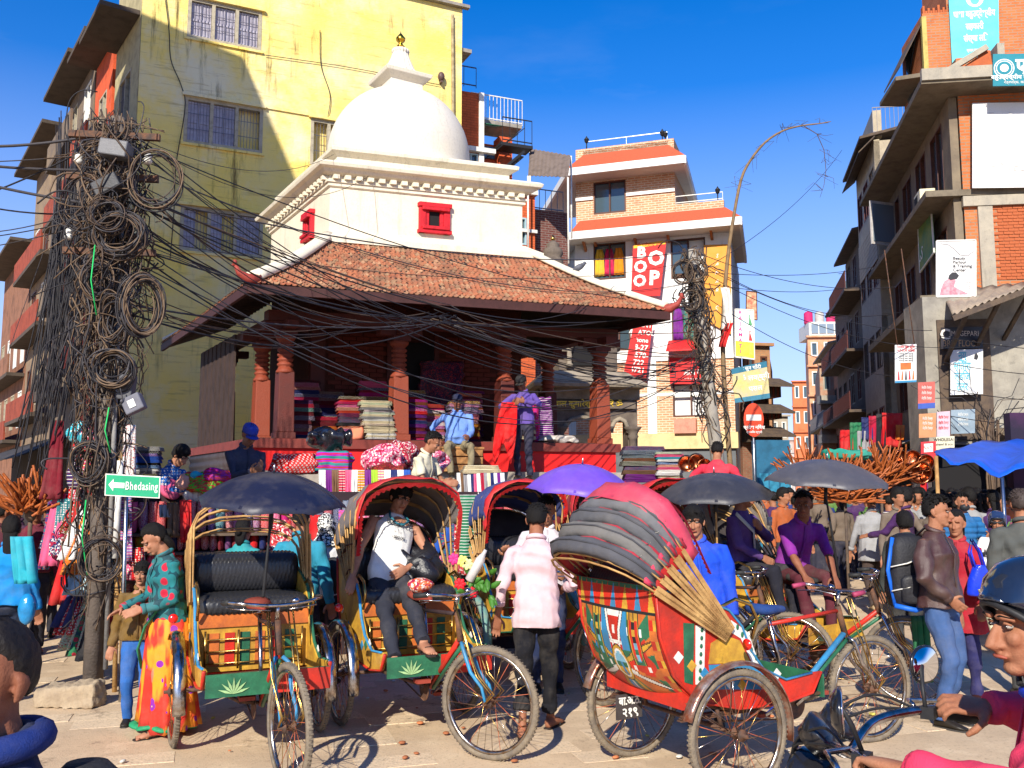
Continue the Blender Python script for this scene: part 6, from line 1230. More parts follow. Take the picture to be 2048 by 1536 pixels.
obj('printed_figure',MB().prism([at(u,v)+n*.001 for u,v in ((.08,.03),(.85,.03),(.60,.12),(.45,.18),(.5,.28),(.38,.34),(.2,.28),(.12,.16))],n*.004),PKM,o); obj('printed_hair',MB().prism([at(u,v)+n*.001 for u,v in ((.30,.32),(.36,.29),(.52,.31),(.58,.37),(.50,.43),(.40,.43),(.32,.38))],n*.006),KT,o)
for i in range(4): text('hair skin',o,at(.82,.25-.035*i),U,V,.025,KT)
o,at,U,V,n=sign('green landscape billboard leaning out over the street','signboard',[atY(1840,545,26),atY(1868,505,24.5),atY(1862,415,24.5),atY(1836,445,26)],.04,M((.03,.16,.06),.6,.4,2.5,0,col2=(.16,.22,.03)),frame=WHP); text('SS',o,at(.15,.3),U,V,.4,WT)
o,at,U,V,n=rs_('tall white board with blue script half in the light',1901,700,1966,790,1.9,WHB); 
for i,t_ in enumerate(('न्यु','सितारा','लेडिज','टेलर')): text(t_,o,at(.36,.86-.23*i),U,V,.19,M((.10,.42,.55),.6),bold=.02,sx=.6)
obj('printed_face',MB().prism([at(u,v)+n*.001 for u,v in ((.72,.78),(.82,.76),(.86,.84),(.80,.92),(.74,.88))],n*.003),KT,o)
o,at,U,V,n=rs_('black glass board naming a third floor studio',1882,655,1966,698,1.85,M((.03,.025,.03),.3,.2,3,0)); text('IMAGEPARK',o,at(.58,.68),U,V,.13,M((.6,.5,.42),.5),sx=.75); text('3RD FLOOR',o,at(.5,.22),U,V,.16,M((.45,.28,.15),.5),sx=.72); text('C',o,at(.1,.66),U,V,.25,M((.7,.65,.6),.5),bold=.04)
o,at,U,V,n=rs_('red and white women tailoring placard hanging from cords',1790,690,1833,766,3.2,WHB,name='placard'); RD2=M((.65,.04,.05),.6); text('पेन्जोम बुक स्टोर',o,at(.5,.93),U,V,.06,RD2,bold=.03,sx=.7); text('FASHION WEAR',o,at(.5,.84),U,V,.055,RD2,bold=.03,sx=.7)
for i in range(4): text('सिलाई तथा कटाई',o,at(.5,.75-.06*i),U,V,.035,KT)
patch(o,at,n,.25,.34,.75,.52,ORP); patch(o,at,n,0,0,1,.05,BT)
for k in range(5): obj('printed_figure',MB().prism([at(.12+.17*k,.07)+n*.001,at(.22+.17*k,.07)+n*.001,at(.19+.17*k,.30)+n*.001,at(.15+.17*k,.30)+n*.001],n*.003),[RD2,ORP,KT,RD2,ORP][k],o)
mb=MB(); 
for u in (.1,.9): mb.tube([at(u,1),at(u,1)+Vector((-.1,.2,2.2))],.012,5)
obj('cord',mb,RUST,o)
for lab,x0,y0,x1,y1,c1,c2_,d in (('red over blue placard tilted above the copper shop',1836,765,1870,818,(.5,.12,.1),(.05,.1,.4),3.0),('faded orange cloth notice beside the arched window',1838,828,1872,876,(.55,.25,.12),None,3.0),('pale pink paper notice next to the orange cloth',1874,824,1900,878,(.62,.45,.52),None,2.8),('blue grey shop board over the tarpaulin',1902,820,1950,868,(.25,.32,.38),None,2.6),('red price board with white label by the tarpaulin corner',1842,884,1872,926,(.6,.04,.05),None,4.5),('cream wholesale card above the blue tarpaulin',1872,874,1909,900,(.65,.6,.45),None,4.5)):
    o,at,U,V,n=rs_(lab,x0,y0,x1,y1,d,M(c1,.8,.2,4,.1))
    if c2_: patch(o,at,n,0,0,1,.2,M(c2_,.7))
    if 'wholesale' in lab: text('WHOLESALE',o,at(.5,.75),U,V,.06,KT,bold=.02); text('shawl & scarf',o,at(.5,.4),U,V,.05,KT)
    elif 'price' in lab: patch(o,at,n,.2,.5,.8,.9,WT); text('५०%',o,at(.5,.7),U,V,.08,RT,d_:=None) if False else text('५०%',o,at(.5,.7),U,V,.08,RT)
    else:
        for i in range(3): text('लेडिज टेलर्स',o,at(.5,.78-.2*i),U,V,.06,WT if c1[0]<.6 else RT,sx=.55)
# lower tin awnings and shop fronts of the near house
aw=thing('awning','large rusted tin awning sloping over the studio signs','awning',RA.P(1,5,2)); q=[RA.P(*rp(1905,630,3.2),3.2),RA.P(*rp(2090,560,3.2),3.2),RA.P(4.2,rp(2048,540,.1)[1]-.1,.1),RA.P(-.7,rp(1990,560,.1)[1]-.25,.1)]
rows=[[q[0].lerp(q[1],i/40).lerp(q[3].lerp(q[2],i/40),j/4)+Vector((0,0,.035*math.sin(i*2.1))) for j in range(5)] for i in range(41)]; obj('sheet',MB().sheet(rows,.01),TIN,aw); mb=MB(); mb.bar(q[0]-Vector((0,0,.08)),q[1]-Vector((0,0,.08)),.08,.12)
for k in (.15,.5,.85): p=q[0].lerp(q[1],k); mb.bar(p-Vector((0,0,.1)),RA.P(0,0,.1)*0+Vector((p.x+.3,q[2].y,p.z-1.4)),.08)
obj('brace',mb,OLDW,aw)
lw=thing('house','dim shop front under the tin awning at the right edge','house',RA.P(2,0,0)); mb=MB(); RA.box(mb,-1.6,0,6,_mz-.4,.02,1.6); obj('wall',mb,M((.36,.33,.27),.9,.4,2,.4,col2=(.22,.20,.17)),lw); mb=MB(); RA.box(mb,rp(1880,800,1.6)[0],rp(1900,880,1.6)[1],rp(1985,800,1.6)[0],rp(1900,640,1.6)[1],1.61,1.66); obj('dark_window_band',mb,OLDW,lw); mb=MB(); RA.box(mb,-1.6,0,6,rp(1900,890,1.7)[1],1.62,1.75); obj('shop_shade_panel',mb,DARK,lw)  # last box: black slab before the wall, its colour standing for shop shade
mb=MB(); mb.sheet([[RA.P(rp(1890,0,1.7)[0]*0+(-.2+.35*i),rp(1950,880,2.2)[1]+.3*(1-j)*1.0,1.7+j*.9) for j in range(3)] for i in range(12)],.02); obj('canopy_sheet',mb,M((.45,.36,.24),.8,.3,3,.3),lw)
# next houses down the street on the right
def srow(label,t0,t1,h,mt,fl,jut=0,n=None,style=('bars','glass'),bal=True,roof=OLDW,cat='house'):
    F=RS(t1,jut); w=t1-t0; root=thing('house',label,cat,F.P(w/2,0,-1)); nw=n or max(1,int(w/1.7)); holes=[(w*(k+.5)/nw-.55,z+.7,w*(k+.5)/nw+.55,z+2.1) for z in fl for k in range(nw)]
    mb=MB(); F.wall(mb,(0,w),(0,h),holes,.2); obj('wall',mb,mt,root)
    for hh in holes: window(F,root,*hh,n=2,leafs=[random.choice(style),random.choice(style)],fm=random.choice([WOODW,OLDW,WOODR]),t=.12)
    # front cheek facing the square
    mb=MB(); c0=F.P(w,0,0); c1=F.P(w,0,-6); mb.prism([c0,c1,c1-D_*-w,F.P(0,0,-.2)],(0,0,h-.05)); obj('body',mb,mt,root)
    if bal:
        for z in fl[1:]: mb=MB(); F.box(mb,.1,z-.05,w-.1,z+.06,.01,.85); s_=obj('balcony_slab',mb,roof if roof is OLDW else SOF2,root); railing(F,s_,.15,w-.15,z+.06,h=.75,d=.8,m=WOODR if roof is OLDW else BARS,step=.22,bar=.018)
    mb=MB(); mb.prism([F.P(-.2,h,.5),F.P(w+.2,h,.5),F.P(w+.2,h+.5,-2),F.P(-.2,h+.5,-2)],(0,0,.1)); obj('eave',mb,roof,root)
    return F,root
F,rb=srow('old house with grey panelled bay and dark grille windows leaning over the street',9.6,14.2,14.4,PANEL,(2.6,5.4,8.4,11.4),.55,n=3,style=('bars','glass'),bal=False)
w=4.6; ptop=atY(1770,250,34).z
mb=MB(); F.box(mb,0,14.5,w,15.5,-.3,.0); obj('terrace_parapet',mb,PANEL,rb); fr=Fr(F.P(w,0,0).x,F.P(w,0,0).y,-8); railing(fr,rb,0,1.8,14.6,h=1.0,d=.02,m=BARS,step=.14)
mb=MB(); fr.box(mb,0,7.9,1.8,12.6,.0,.04); o=obj('plank_cheek',mb,PANEL,rb)
for k in range(26): mb=MB(); fr.box(mb,.02,7.95+k*.18,1.76,7.95+k*.18+.16,.041,.06); obj('plank',mb,PANEL,o)
for k in range(9): mb=MB(); F.box(mb,.05,10.0+k*.17,w-.05,10.0+k*.17+.15,.01,.03); obj('plank',mb,PANEL,rb)
mb=MB(); mb.prism([F.P(-.1,13.9,.55),F.P(w+.1,13.9,.55),F.P(w+.3,14.4,0),F.P(-.3,14.4,0)],(0,0,.05)); obj('tin_eave',mb,OLDW,rb)
F2,rc=srow('dark timber house with rusty balconies and sagging eaves',14.4,20.5,12.3,OLDW,(2.4,4.9,7.4,9.9),.3,n=3,style=('bars','shutter')); 
F3,rd=srow('dark narrow house with wooden balcony and potted roof',20.8,27.0,11.0,M((.16,.10,.07),.9,.4,3,.4),(2.4,5.0,7.8),.1,n=3,style=('bars','shutter'))
F4,re=srow('brown brick house with green awnings down the street',27.4,36,9.6,MBR((.35,.12,.06),(.28,.09,.05),(.3,.22,.16),ang=R_(77)),(2.6,5.2),0,n=3,roof=CC)
t=thing('awning','long sagging tin awning over the dark shops on the right','awning',F2.P(3,2.3,1)); rows=[[F2.P(-1+i*.5,2.75-.5*j/3+.03*math.sin(i*2),.1+1.9*j/3) for j in range(4)] for i in range(19)]; obj('sheet',MB().sheet(rows,.02),OLDW,t)
t=thing('awning','low tin canopy over the copper pot shop','awning',FA.P(3,2.3,1)); rows=[[FA.P(0+i*.5,3.3-.55*j/3+.03*math.sin(i*2),.1+1.9*j/3) for j in range(4)] for i in range(18)]; obj('sheet',MB().sheet(rows,.02),TIN,t)
mb=MB(); FA.box(mb,0,0,9.2,3.2,.01,.5); obj('shop_shade_block',mb,DARK,ra)  # black block along the wall; colour stands for shade inside the shops
# far orange towers
def tower(label,x0,x1,yt,Y,h_,mt,nf,nw,wx=None,ang=-4,depth=9,fm=WHP,extra=None):
    F=Fr(gx(x0,Y),Y,ang); w=F.px(x1,900)[0]; zt=F.px((x0+x1)/2,yt)[1]; root=thing('building',label,'building',F.P(w/2,0,-2)); fh=zt/nf; holes=[]
    for f in range(nf):
        for k in range(nw): a=w*(k+.5)/nw; holes.append((a-w/nw*.27,f*fh+fh*.32,a+w/nw*.27,f*fh+fh*.80))
    mb=MB(); F.wall(mb,(0,w),(0,zt),holes,.2); obj('wall',mb,mt,root); mb=MB(); ds=Vector((.290,.957,0))*depth; mb.prism([F.P(0,0,-.2),F.P(w,0,-.2),F.P(w,0,-.2)+ds,F.P(0,0,-.2)+ds],(0,0,zt-.02)); obj('body',mb,mt,root)
    for hh in holes: window(F,root,*hh,n=2 if w/nw>1.3 else 1,fm=fm,fw=.08)
    for f in range(1,nf+1): mb=MB(); F.box(mb,-.12,f*fh-.1,w+.1,f*fh+.02,.01,.22); obj('floor_band',mb,mt,root)
    return F,root,zt,w
F,t1,zt,w=tower('tall orange apartment tower with glazed penthouse far down the street',1626,1702,672,62,0,M((.60,.24,.12),.85,.25,2,.3,col2=(.64,.36,.22)),6,3)
mb=MB(); F.box(mb,.15,zt,w-.2,zt+1.0,-3,-.1); obj('penthouse',mb,WHP,t1)
for k in range(4): mb=MB(); F.box(mb,.3+k*.52,zt+.2,.75+k*.52,zt+.85,-.09,-.05); obj('penthouse_pane',mb,glass((.2,.25,.3)),t1)
for k,(c,zz) in enumerate((((.5,.02,.12),1.1),((.45,.43,.40),1.3),((.55,.03,.12),1.2))):
    tk=MB(); q=F.P(.35+.75*k,zt+1.0,-1); tk.lathe([(.28,0),(.30,.1),(.30,.75),(.2,.85),(.08,.9)],14,q); tag(obj('water_tank',tk,M(c,.7,.2,6,.1)),['small red water tank at left of the far tower roof','grey water tank between two red tanks on the tower roof','red water tank at right of the far tower roof'][k],'water tank','water tanks on the far tower')
F,t2,zt,w=tower('weathered concrete and brick flats in front of the orange tower',1648,1700,728,52,0,M((.42,.19,.11),.9,.4,2,.4,col2=(.38,.30,.22),streak=.6),4,2,fm=CC)
for f in (1,2,3): mb=MB(); F.box(mb,-.2,zt/4*f-.1,w,zt/4*f+.35,.01,.7); obj('balcony',mb,CC,t2)
tower('plain orange block beyond the tower with a flat roof',1592,1640,762,85,0,M((.62,.17,.07),.9,.2,2,.3),5,3)
F,t3,zt,w=tower('pale distant houses closing the end of the street',1540,1600,905,150,0,M((.45,.42,.40),.9,.3,1,.2),2,4); tower('far pink block at the vanishing end of the street',1575,1612,880,170,0,M((.5,.35,.30),.9,.3,1,.2),3,3)
tower('distant brown block beyond the copper shop side of the street',1600,1650,870,120,0,M((.45,.28,.2),.9,.3,1,.2),3,3)
ml=thing('mast','antenna mast with green netting above the far roofs','mast',F3.P(2,11.3,-.5)); b=MB(); q=F3.P(2,11.3,-.5); b.tube([q,q+Vector((0,0,2.2))],.03,6); b.tube([q+Vector((-.5,0,1.6)),q+Vector((.5,0,1.7))],.02,5); obj('pole',b,STEEL,ml); b=MB(); b.cbox(q+Vector((.3,0,.8)),(.8,.5,.9)); obj('net',b,M((.15,.40,.36),.8),ml)
# left side of that street, beyond the shop house
def lrow(label,px0,px1,yt,Y,mt,nf,nw,**k): return tower(label,px0,px1,yt,Y,0,mt,nf,nw,**k)
F,l1,zt,w=lrow('brown brick house past the painted yellow board',1496,1546,688,38,MBR((.45,.22,.10),(.38,.17,.08),(.30,.20,.12),ang=0),3,2,ang=10,fm=WOODW)
F=Fr(gx(1500,35),35,14); old=thing('house','old carved timber balcony house behind the no entry sign','house',F.P(1,0,-1)); w=F.px(1562,850)[0]
for i,(y0,y1) in enumerate(((760,795),(812,838),(858,884))):
    z=F.px(1530,y0)[1]; mb=MB(); mb.prism([F.P(-.2,z,.0),F.P(w,z,.0),F.P(w+.1,z-.35,.9),F.P(-.2,z-.35,.9)],(0,0,.08)); obj('timber_eave',mb,OLDW,old); zb=F.px(1530,y1)[1]; mb=MB(); F.box(mb,0,zb,w-.1,z-.05,-.5,.2); obj('balcony_front',mb,WOODC if i<2 else OLDW,old)
    for k in range(7): mb=MB(); F.box(mb,.1+k*w/7.4,zb,.16+k*w/7.4,z-.1,.2,.26); obj('baluster',mb,OLDW,old)
mb=MB(); F.box(mb,0,0,w-.2,F.px(1530,750)[1],-4,-.5); obj('wall',mb,MBR((.25,.10,.06),(.2,.08,.05),(.2,.15,.1),ang=0),old)
l3=lrow('narrow pale house deep in the street behind the timber balconies',1546,1578,830,60,M((.42,.36,.28),.9,.3,2,.3),3,2,ang=8)
ct=thing('cloth_store' if False else 'shopfront','blue painted shop doors between the poles','shopfront',atY(1545,930,27)); F=Fr(gx(1515,27),27,4); mb=MB(); F.box(mb,0,0,1.0,F.px(1530,880)[1],-.4,0); obj('frame',mb,M((.02,.12,.22),.6,.3,3,.2),ct)
for k in range(3): mb=MB(); F.box(mb,.06+.31*k,.1,.32+.31*k,2.2,0,.03); obj('door_leaf',mb,M((.03,.22,.36),.6,.3,6,.2),ct)
# ---------------------------------------------------------------- textile stall and piles
ORDS='first second third fourth fifth sixth seventh eighth ninth tenth eleventh twelfth thirteenth fourteenth fifteenth sixteenth seventeenth eighteenth nineteenth twentieth'.split()
def od(n):
    if n<20: return ORDS[n]
    t=['twenty','thirty','forty','fifty'][n//10-2+(0)] if (n+1)%10 else None; k=n+1
    return ({20:'twentieth',30:'thirtieth',40:'fortieth',50:'fiftieth'}[k] if k%10==0 else {2:'twenty',3:'thirty',4:'forty',5:'fifty'}[k//10]+'-'+ORDS[k%10-1])
PAL={'red':(.55,.012,.015),'crimson':(.40,.01,.04),'maroon':(.16,.01,.02),'navy':(.015,.025,.12),'blue':(.02,.09,.42),'teal':(.01,.17,.20),'purple':(.16,.015,.20),'pink':(.70,.10,.22),'orange':(.70,.16,.02),'cream':(.72,.62,.42),'white':(.78,.76,.72),'black':(.015,.015,.02),'green':(.02,.17,.07),'yellow':(.72,.50,.04),'turquoise':(.03,.38,.48),'brown':(.16,.08,.04),'grey':(.30,.29,.30),'lime':(.35,.58,.04)}
def setmat(o,m):
    o.material_slots[0].link='OBJECT'; o.material_slots[0].material=m
def shared(nm,mb): me=mb.mesh(nm); me.materials.append(MO('plain')); return me
def roll_mesh(seed):
    r=random.Random(seed); rows=[]
    for i in range(9):
        f=i/8; z=-.5+f; k=1-.25*abs(2*f-1)**6; rows.append([Vector(((.5+.05*math.sin(a*3+f*4+seed))*k*math.cos(a),(.42)*k*math.sin(a),z+.02*math.sin(a*2+seed))) for a in [2*math.pi*q/14 for q in range(14)]])
    return shared('cloth_roll',MB().loft(rows))
ROLLS=[roll_mesh(s) for s in range(4)]
def folded_mesh(seed):
    """a folded cloth: three or four layers wrapped round a rounded fold"""
    r=random.Random(seed); mb=MB(); n=4
    for l in range(n):
        z0=l/n; rows=[]
        for i in range(7):
            x=-.5+i/6; w=.5-.02*r.random(); ring_=[]
            for a in [2*math.pi*q/12 for q in range(12)]: ring_.append(Vector((x*(1-.02*l),math.copysign(abs(math.cos(a))**.4,math.cos(a))*w,z0+.5/n+math.copysign(abs(math.sin(a))**.8,math.sin(a))*.56/n+.03*math.sin(i*1.3+seed+l))))
            rows.append(ring_)
        mb.loft(rows)
    me=shared('folded_cloth',mb); return me
FOLD=[folded_mesh(s) for s in range(5)]
sf=Fr(gx(250,9.55),9.55,12)
stall=thing('market_stall','long shawl stall with shelf rows below the pavilion plinth','stall',sf.P(2,0,0))
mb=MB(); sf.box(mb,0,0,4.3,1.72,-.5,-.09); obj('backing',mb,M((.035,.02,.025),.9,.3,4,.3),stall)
rowspec=[(1003,1065,'upper'),(1070,1102,'second'),(1107,1157,'third'),(1162,1205,'lowest')]
PATS=['diamond','dots','ikat','floral','plain','stripe','diamond','dots']
CN=['red','crimson','navy','red','teal','maroon','pink','red','purple','black','crimson']
rr=random.Random(21)
for ri,(y0,y1,nm) in enumerate(rowspec):
    zt=sf.px(262,y0)[1]; zb=sf.px(262,y1)[1]; mb=MB(); sf.box(mb,0,zb-.035,4.3,zb-.01,-.09,.16); obj('shelf',mb,OLDW,stall)
    a=.06; k=0
    while a<4.2:
        w=rr.uniform(.078,.108) if ri!=1 else rr.uniform(.065,.09); cn=rr.choice(CN); pt=rr.choice(PATS) if ri!=1 else rr.choice(['plain','plain','dots','ikat'])
        o=bpy.data.objects.new('cloth_roll',ROLLS[k%4]); COL.objects.link(o); o.location=sf.P(a+w/2,(zt+zb)/2,.02+rr.uniform(-.02,.02)); o.scale=(w,.13,zt-zb+rr.uniform(-.02,.01)); o.rotation_euler=(rr.uniform(-.04,.04),rr.uniform(-.05,.05),sf.ang); o.color=(*PAL[cn],1); setmat(o,MO(pt,.9,.5 if ri!=1 else .6))
        # print scale follows the object's own stretch
        tag(o,f'{cn} {dict(diamond="diamond patterned",dots="spotted",ikat="ikat patterned",floral="flowered",plain="plain",stripe="striped")[pt]} cloth roll, {od(k)} from the left in the {nm} shelf row','cloth roll','rolled cloths standing in the shawl stall'); a+=w+.004; k+=1
mb=MB()
for x in (0.0,1.4,2.8,4.28): sf.box(mb,x-.02,0,x+.02,1.75,-.08,-.04)
obj('frame',mb,BAMBOO,stall) if False else None
def folded(p,w,d,h,rot,cn,pt,label,cat='folded cloth',group='folded shawls piled on the pavilion floor',tilt=0,seed=0):
    o=bpy.data.objects.new('folded_cloth',FOLD[seed%5]); COL.objects.link(o); o.location=p; o.scale=(w,d,h); o.rotation_euler=(0,tilt,rot); o.color=(*PAL[cn],1); setmat(o,MO(pt,.9,.5)); return tag(o,label,cat,group)
def pile(place,where,n,w,d,h,cols,pats,group,seed=1,lean=0,rot=R_(18.2)):
    r=random.Random(seed); p=Vector(place); z=p.z
    for k in range(n):
        cn=r.choice(cols); pt=r.choice(pats); hh=h*r.uniform(.8,1.2); dx=r.uniform(-.02,.02)+lean*k
        folded(Vector((p.x+dx*math.cos(rot),p.y+dx*math.sin(rot)+r.uniform(-.02,.02),z)),w*r.uniform(.92,1.05),d,hh,rot+r.uniform(-.06,.06),cn,pt,f'{cn} folded shawl, {od(k)} from bottom of {where}',group=group,seed=k+seed); z+=hh*.93
G1='folded shawls piled on the pavilion floor'; RR=['red','crimson','maroon','navy','red','purple','teal','black']; RP=['stripe','plain','ikat','stripe','plain']
def pv_(a,b,dz=2.515): return S3(a,b,dz)
pile(pv_(1.25,1.75),'the pile beside the corner post',10,.44,.36,.066,['maroon','navy','purple','crimson','teal'],RP,G1,1)
pile(pv_(1.72,1.95),'the low red pile',7,.42,.36,.06,['red','crimson','maroon'],RP,G1,2)
pile(pv_(2.08,1.78),'the tall red and blue pile',15,.42,.36,.05,RR,RP,G1,3)
pile(pv_(2.38,1.30),'the leaning cream pile',17,.50,.36,.036,['cream','white','cream','cream','grey'],['plain','stripe','plain'],G1,4,lean=-.006)
pile(pv_(3.02,1.62),'the purple pile',13,.44,.36,.055,['purple','navy','red','maroon'],RP,G1,5)
pile(pv_(3.45,1.9),'the pile behind the seated man',12,.44,.36,.055,['pink','red','white','crimson'],['stripe','ikat'],G1,6)
pile(pv_(3.92,1.72),'the broad red pile',13,.52,.4,.055,['red','crimson','purple','orange'],['ikat','stripe'],G1,7)
pile(pv_(4.2,2.1),'the tallest pile at the back',17,.46,.36,.055,['red','maroon','orange','purple'],['ikat','stripe','plain'],G1,8)
pile(pv_(4.83,1.45),'the pile beside the standing man',9,.36,.34,.055,['cream','navy','white','maroon'],['stripe','plain'],G1,9)
pile(pv_(1.5,2.25),'the tall dark pile at the back left',17,.5,.36,.06,['black','navy','maroon','crimson'],RP,G1,10)
pile(pv_(2.55,2.1),'the back pile above the cream one',19,.5,.36,.055,['red','crimson','navy','pink'],RP,G1,12)
pile(pv_(3.3,2.35),'the back pile behind the middle post',16,.5,.36,.06,['navy','purple','red','maroon'],RP,G1,13)
pile(pv_(5.3,1.9),'the back pile right of the standing man',15,.46,.36,.055,['purple','crimson','navy','red'],RP,G1,14)
pile(pv_(1.9,2.3),'the hidden pile behind the red ones',15,.5,.36,.06,['black','navy','maroon'],RP,G1,10)
def bundle(label,p,size,cn,pt,cat='bundle',name='cloth_bundle',seed=1,group=None,amp=.03,mat=None,rot=0,flat=False):
    r=random.Random(seed); mb=MB(); R=Matrix.Rotation(rot,3,'Z'); kind_ell=name in('plastic_sack','bedspread_bundle','slipped_jacket','saddle_cloth','scarf_heap','jumper')
    if kind_ell: mb.ell((0,0,size[2]*.5),(size[0]*.5,size[1]*.5,size[2]*.5),14,10)
    else: mb.cbox((0,0,size[2]*.5),(size[0]*.92,size[1]*.9,size[2]*.96),taper=.86)
    for k in range(6): mb.ell((r.uniform(-.3,.3)*size[0],r.uniform(-.3,.3)*size[1],size[2]*r.uniform(.25,.75)),(size[0]*r.uniform(.18,.3),size[1]*.3,size[2]*r.uniform(.2,.35)),10,8)
    me=remesh(mb,.018,3,name); wrinkle(me,amp,seed,.9); o=obj(name,me,mat or MO(pt,.85,.7),col=PAL[cn] if isinstance(cn,str) else cn); o.location=p; o.rotation_euler=(0,0,rot); return tag(o,label,cat,group)
PLASTIC=M((.015,.015,.02),.18,.2,8,.3,spec=.8)
dz=9.9
def onst(x,y,Y): return atY(x,y,Y)
B='cloth bundles on top of the stall'
bundle('black plastic sack on top of the zigzag bundle',onst(660,905,11.1),(.52,.42,.30),'black','plain','sack','plastic_sack',3,mat=PLASTIC,amp=.035)
bundle('teal and red zigzag blanket bundle under the black sack',onst(668,946,11.0),(.46,.36,.25),'red','zigzag','blanket','blanket_bundle',4,group=B,amp=.012)
bundle('red and white patterned blanket bundle left of the zigzag one',onst(590,948,11.0),(.60,.38,.24),'red','diamond','blanket','blanket_bundle',5,group=B,amp=.010)
bundle('pink flowered bedspread bundle left of the white shirted seller',onst(765,950,11.2),(.50,.42,.36),'pink','floral','bedspread','bedspread_bundle',6,group=B)
bundle('crimson flowered bedspread heaped against the plinth',onst(795,945,11.5),(.50,.42,.38),'crimson','floral','bedspread','bedspread_bundle',7,group=B)
bundle('pink flowered bedspread bundle right of the white shirted seller',onst(865,955,11.2),(.36,.36,.36),'pink','floral','bedspread','bedspread_bundle',8,group=B)
bundle('dark patterned cloth heap under the flowered bundles',onst(775,965,10.9),(.50,.3,.22),'maroon','ikat','cloth heap','cloth_heap',9,group=B)
bundle('orange crumpled cloth beside the cream pile',pv_(2.0,1.25),(.24,.2,.2),(.75,.22,.12),'plain','cloth','cloth_heap',10)
bundle('dark purple hanging blanket draped on the pile right of the standing man',pv_(5.25,1.6),(.42,.34,.80),'purple','stripe','blanket','blanket_bundle',11,amp=.012)
bundle('red folded blanket over the purple one beside the standing man',pv_(5.0,1.5),(.30,.34,.74),'red','ikat','blanket','blanket_bundle',12,amp=.012)
bundle('grey translucent plastic sheet lying on the plinth edge',pv_(5.35,1.25),(.75,.28,.11),(.45,.40,.36),'plain','plastic sheet','plastic_sheet',13,amp=.02,mat=M((.45,.40,.36),.35,.3,5,.3,spec=.5))
bundle('dark clothes heaped high behind the middle posts',pv_(3.9,2.45),(.9,.3,1.45),(.05,.015,.05),'ikat','clothes','cloth_heap',14)
M1=[('red tartan scarf pile spilling over the stall',(405,985),(.42,.35,.20),'red','ikat'),('salmon crumpled shawl at the stall corner',(372,985),(.22,.25,.20),(.75,.35,.25),'plain'),('pink roll with yellow end beside the street sign',(343,1000),(.17,.2,.20),'pink','plain'),('white shawl with orange stripes hanging off the heap',(385,1004),(.22,.2,.17),'white','vstripe'),('blue fringed scarf crumpled on the heap',(398,965),(.15,.16,.12),'turquoise','plain'),('crimson scarf heap left of the umbrella',(432,975),(.30,.3,.18),'crimson','ikat')]
for i,(l,(x,y),s_,c_,p_) in enumerate(M1): bundle(l,onst(x,y,9.75),s_,c_,p_,'scarf','scarf_heap',20+i,group='crumpled scarves heaped on the stall top')
pile(onst(290,948,9.7),'the pile above the street sign',9,.30,.28,.035,['grey','white','black','blue','red','red'],['plain','stripe'],'folded shawls above the street sign',31,rot=R_(12))
pile(onst(1285,965,12.6),'the dark pile at the right hand stall',9,.55,.4,.055,['navy','purple','brown','teal'],['stripe','ikat','plain'],'folded cloths on the right hand stall',33,rot=0)
pile(onst(1338,962,12.4),'the pale pile at the right hand stall',11,.36,.34,.036,['white','pink','turquoise','cream'],['stripe','plain'],'folded cloths on the right hand stall',34,rot=0)
pile(onst(958,948,10.6),'the pile on the striped scarf stand',2,.42,.32,.045,['green','cream'],['plain'],'folded cloths on the scarf stand',35,rot=R_(12))
def strip(label,top,bot,w,cn,pt='plain',cat='scarf',name='scarf',group=None,amp=.02,seed=1,fringe=False,wb=None,t=.012):
    """a hanging length of cloth with soft folds from top to bottom edge"""
    r=random.Random(seed); top=Vector(top);bot=Vector(bot); wb=wb or w; n=9; rows=[]; u=Vector((1,.2,0)).normalized(); ph=r.uniform(0,6)
    for i in range(11):
        f=i/10; c=top.lerp(bot,f); ww=w+(wb-w)*f; rows.append([c+u*(ww*(k/(n-1)-.5))+Vector((0,-1,0))*(amp*math.sin(k*1.9+ph+f*1.5)*(.4+f)) for k in range(n)])
    o=obj(name,MB().sheet(rows,t),MO(pt,.85,.6),col=PAL[cn] if isinstance(cn,str) else cn); return tag(o,label,cat,group)
cs_=['white','purple','brown','red','pink','white','red','purple','lime','yellow','white','navy','white','blue']
for k,cn in enumerate(cs_):
    x=645+k*13; strip(f'{cn} scarf, {od(k)} from the left in the hanging row beside the blue umbrella',onst(x,940,10.55),onst(x+1,1000,10.5),.075,cn,'plain' if k%3 else 'stripe',group='scarves hanging in a row under the zigzag bundle',seed=k,amp=.008)
for k in range(14):
    cn=['white','brown','grey','white','navy','pink','white','crimson','grey','cream','navy','white','purple','white'][k]; x=918+k*6.6; strip(f'{cn} pashmina, {od(k)} from the left on the folded scarf stand',onst(x,946,10.45),onst(x+4,1020,10.4),.045,cn,'plain',cat='pashmina',name='pashmina',group='pashminas hung side by side on the scarf stand',seed=k,amp=.005)
# long shawls hanging in a fan left of the pole, and jumpers above them
fan=[((168,1000),(118,1210),'red'),((178,1005),(135,1120),'white'),((180,1010),(142,1150),'orange'),((190,1040),(150,1190),'turquoise'),((176,1120),(122,1255),'navy'),((170,1140),(128,1270),'red'),((188,1150),(140,1300),'cream'),((198,1160),(152,1312),'green'),((208,1160),(172,1322),'black'),((222,1150),(205,1280),'black'),((230,1180),(212,1270),'red')]
for k,((x0,y0),(x1,y1),cn) in enumerate(fan): strip(f'{cn} long shawl, {od(k)} from the left in the fan beside the cable pole',onst(x0,y0,8.9),onst(x1,y1,8.7-.03*k),.12,cn if cn!='turquoise' else (.45,.62,.68),['plain','stripe','ikat','plain','plain','dots','ikat','shawl','plain','plain','plain'][k],cat='shawl',name='shawl',group='long shawls hanging in a fan by the cable pole',seed=k+40,wb=.20,amp=.025)
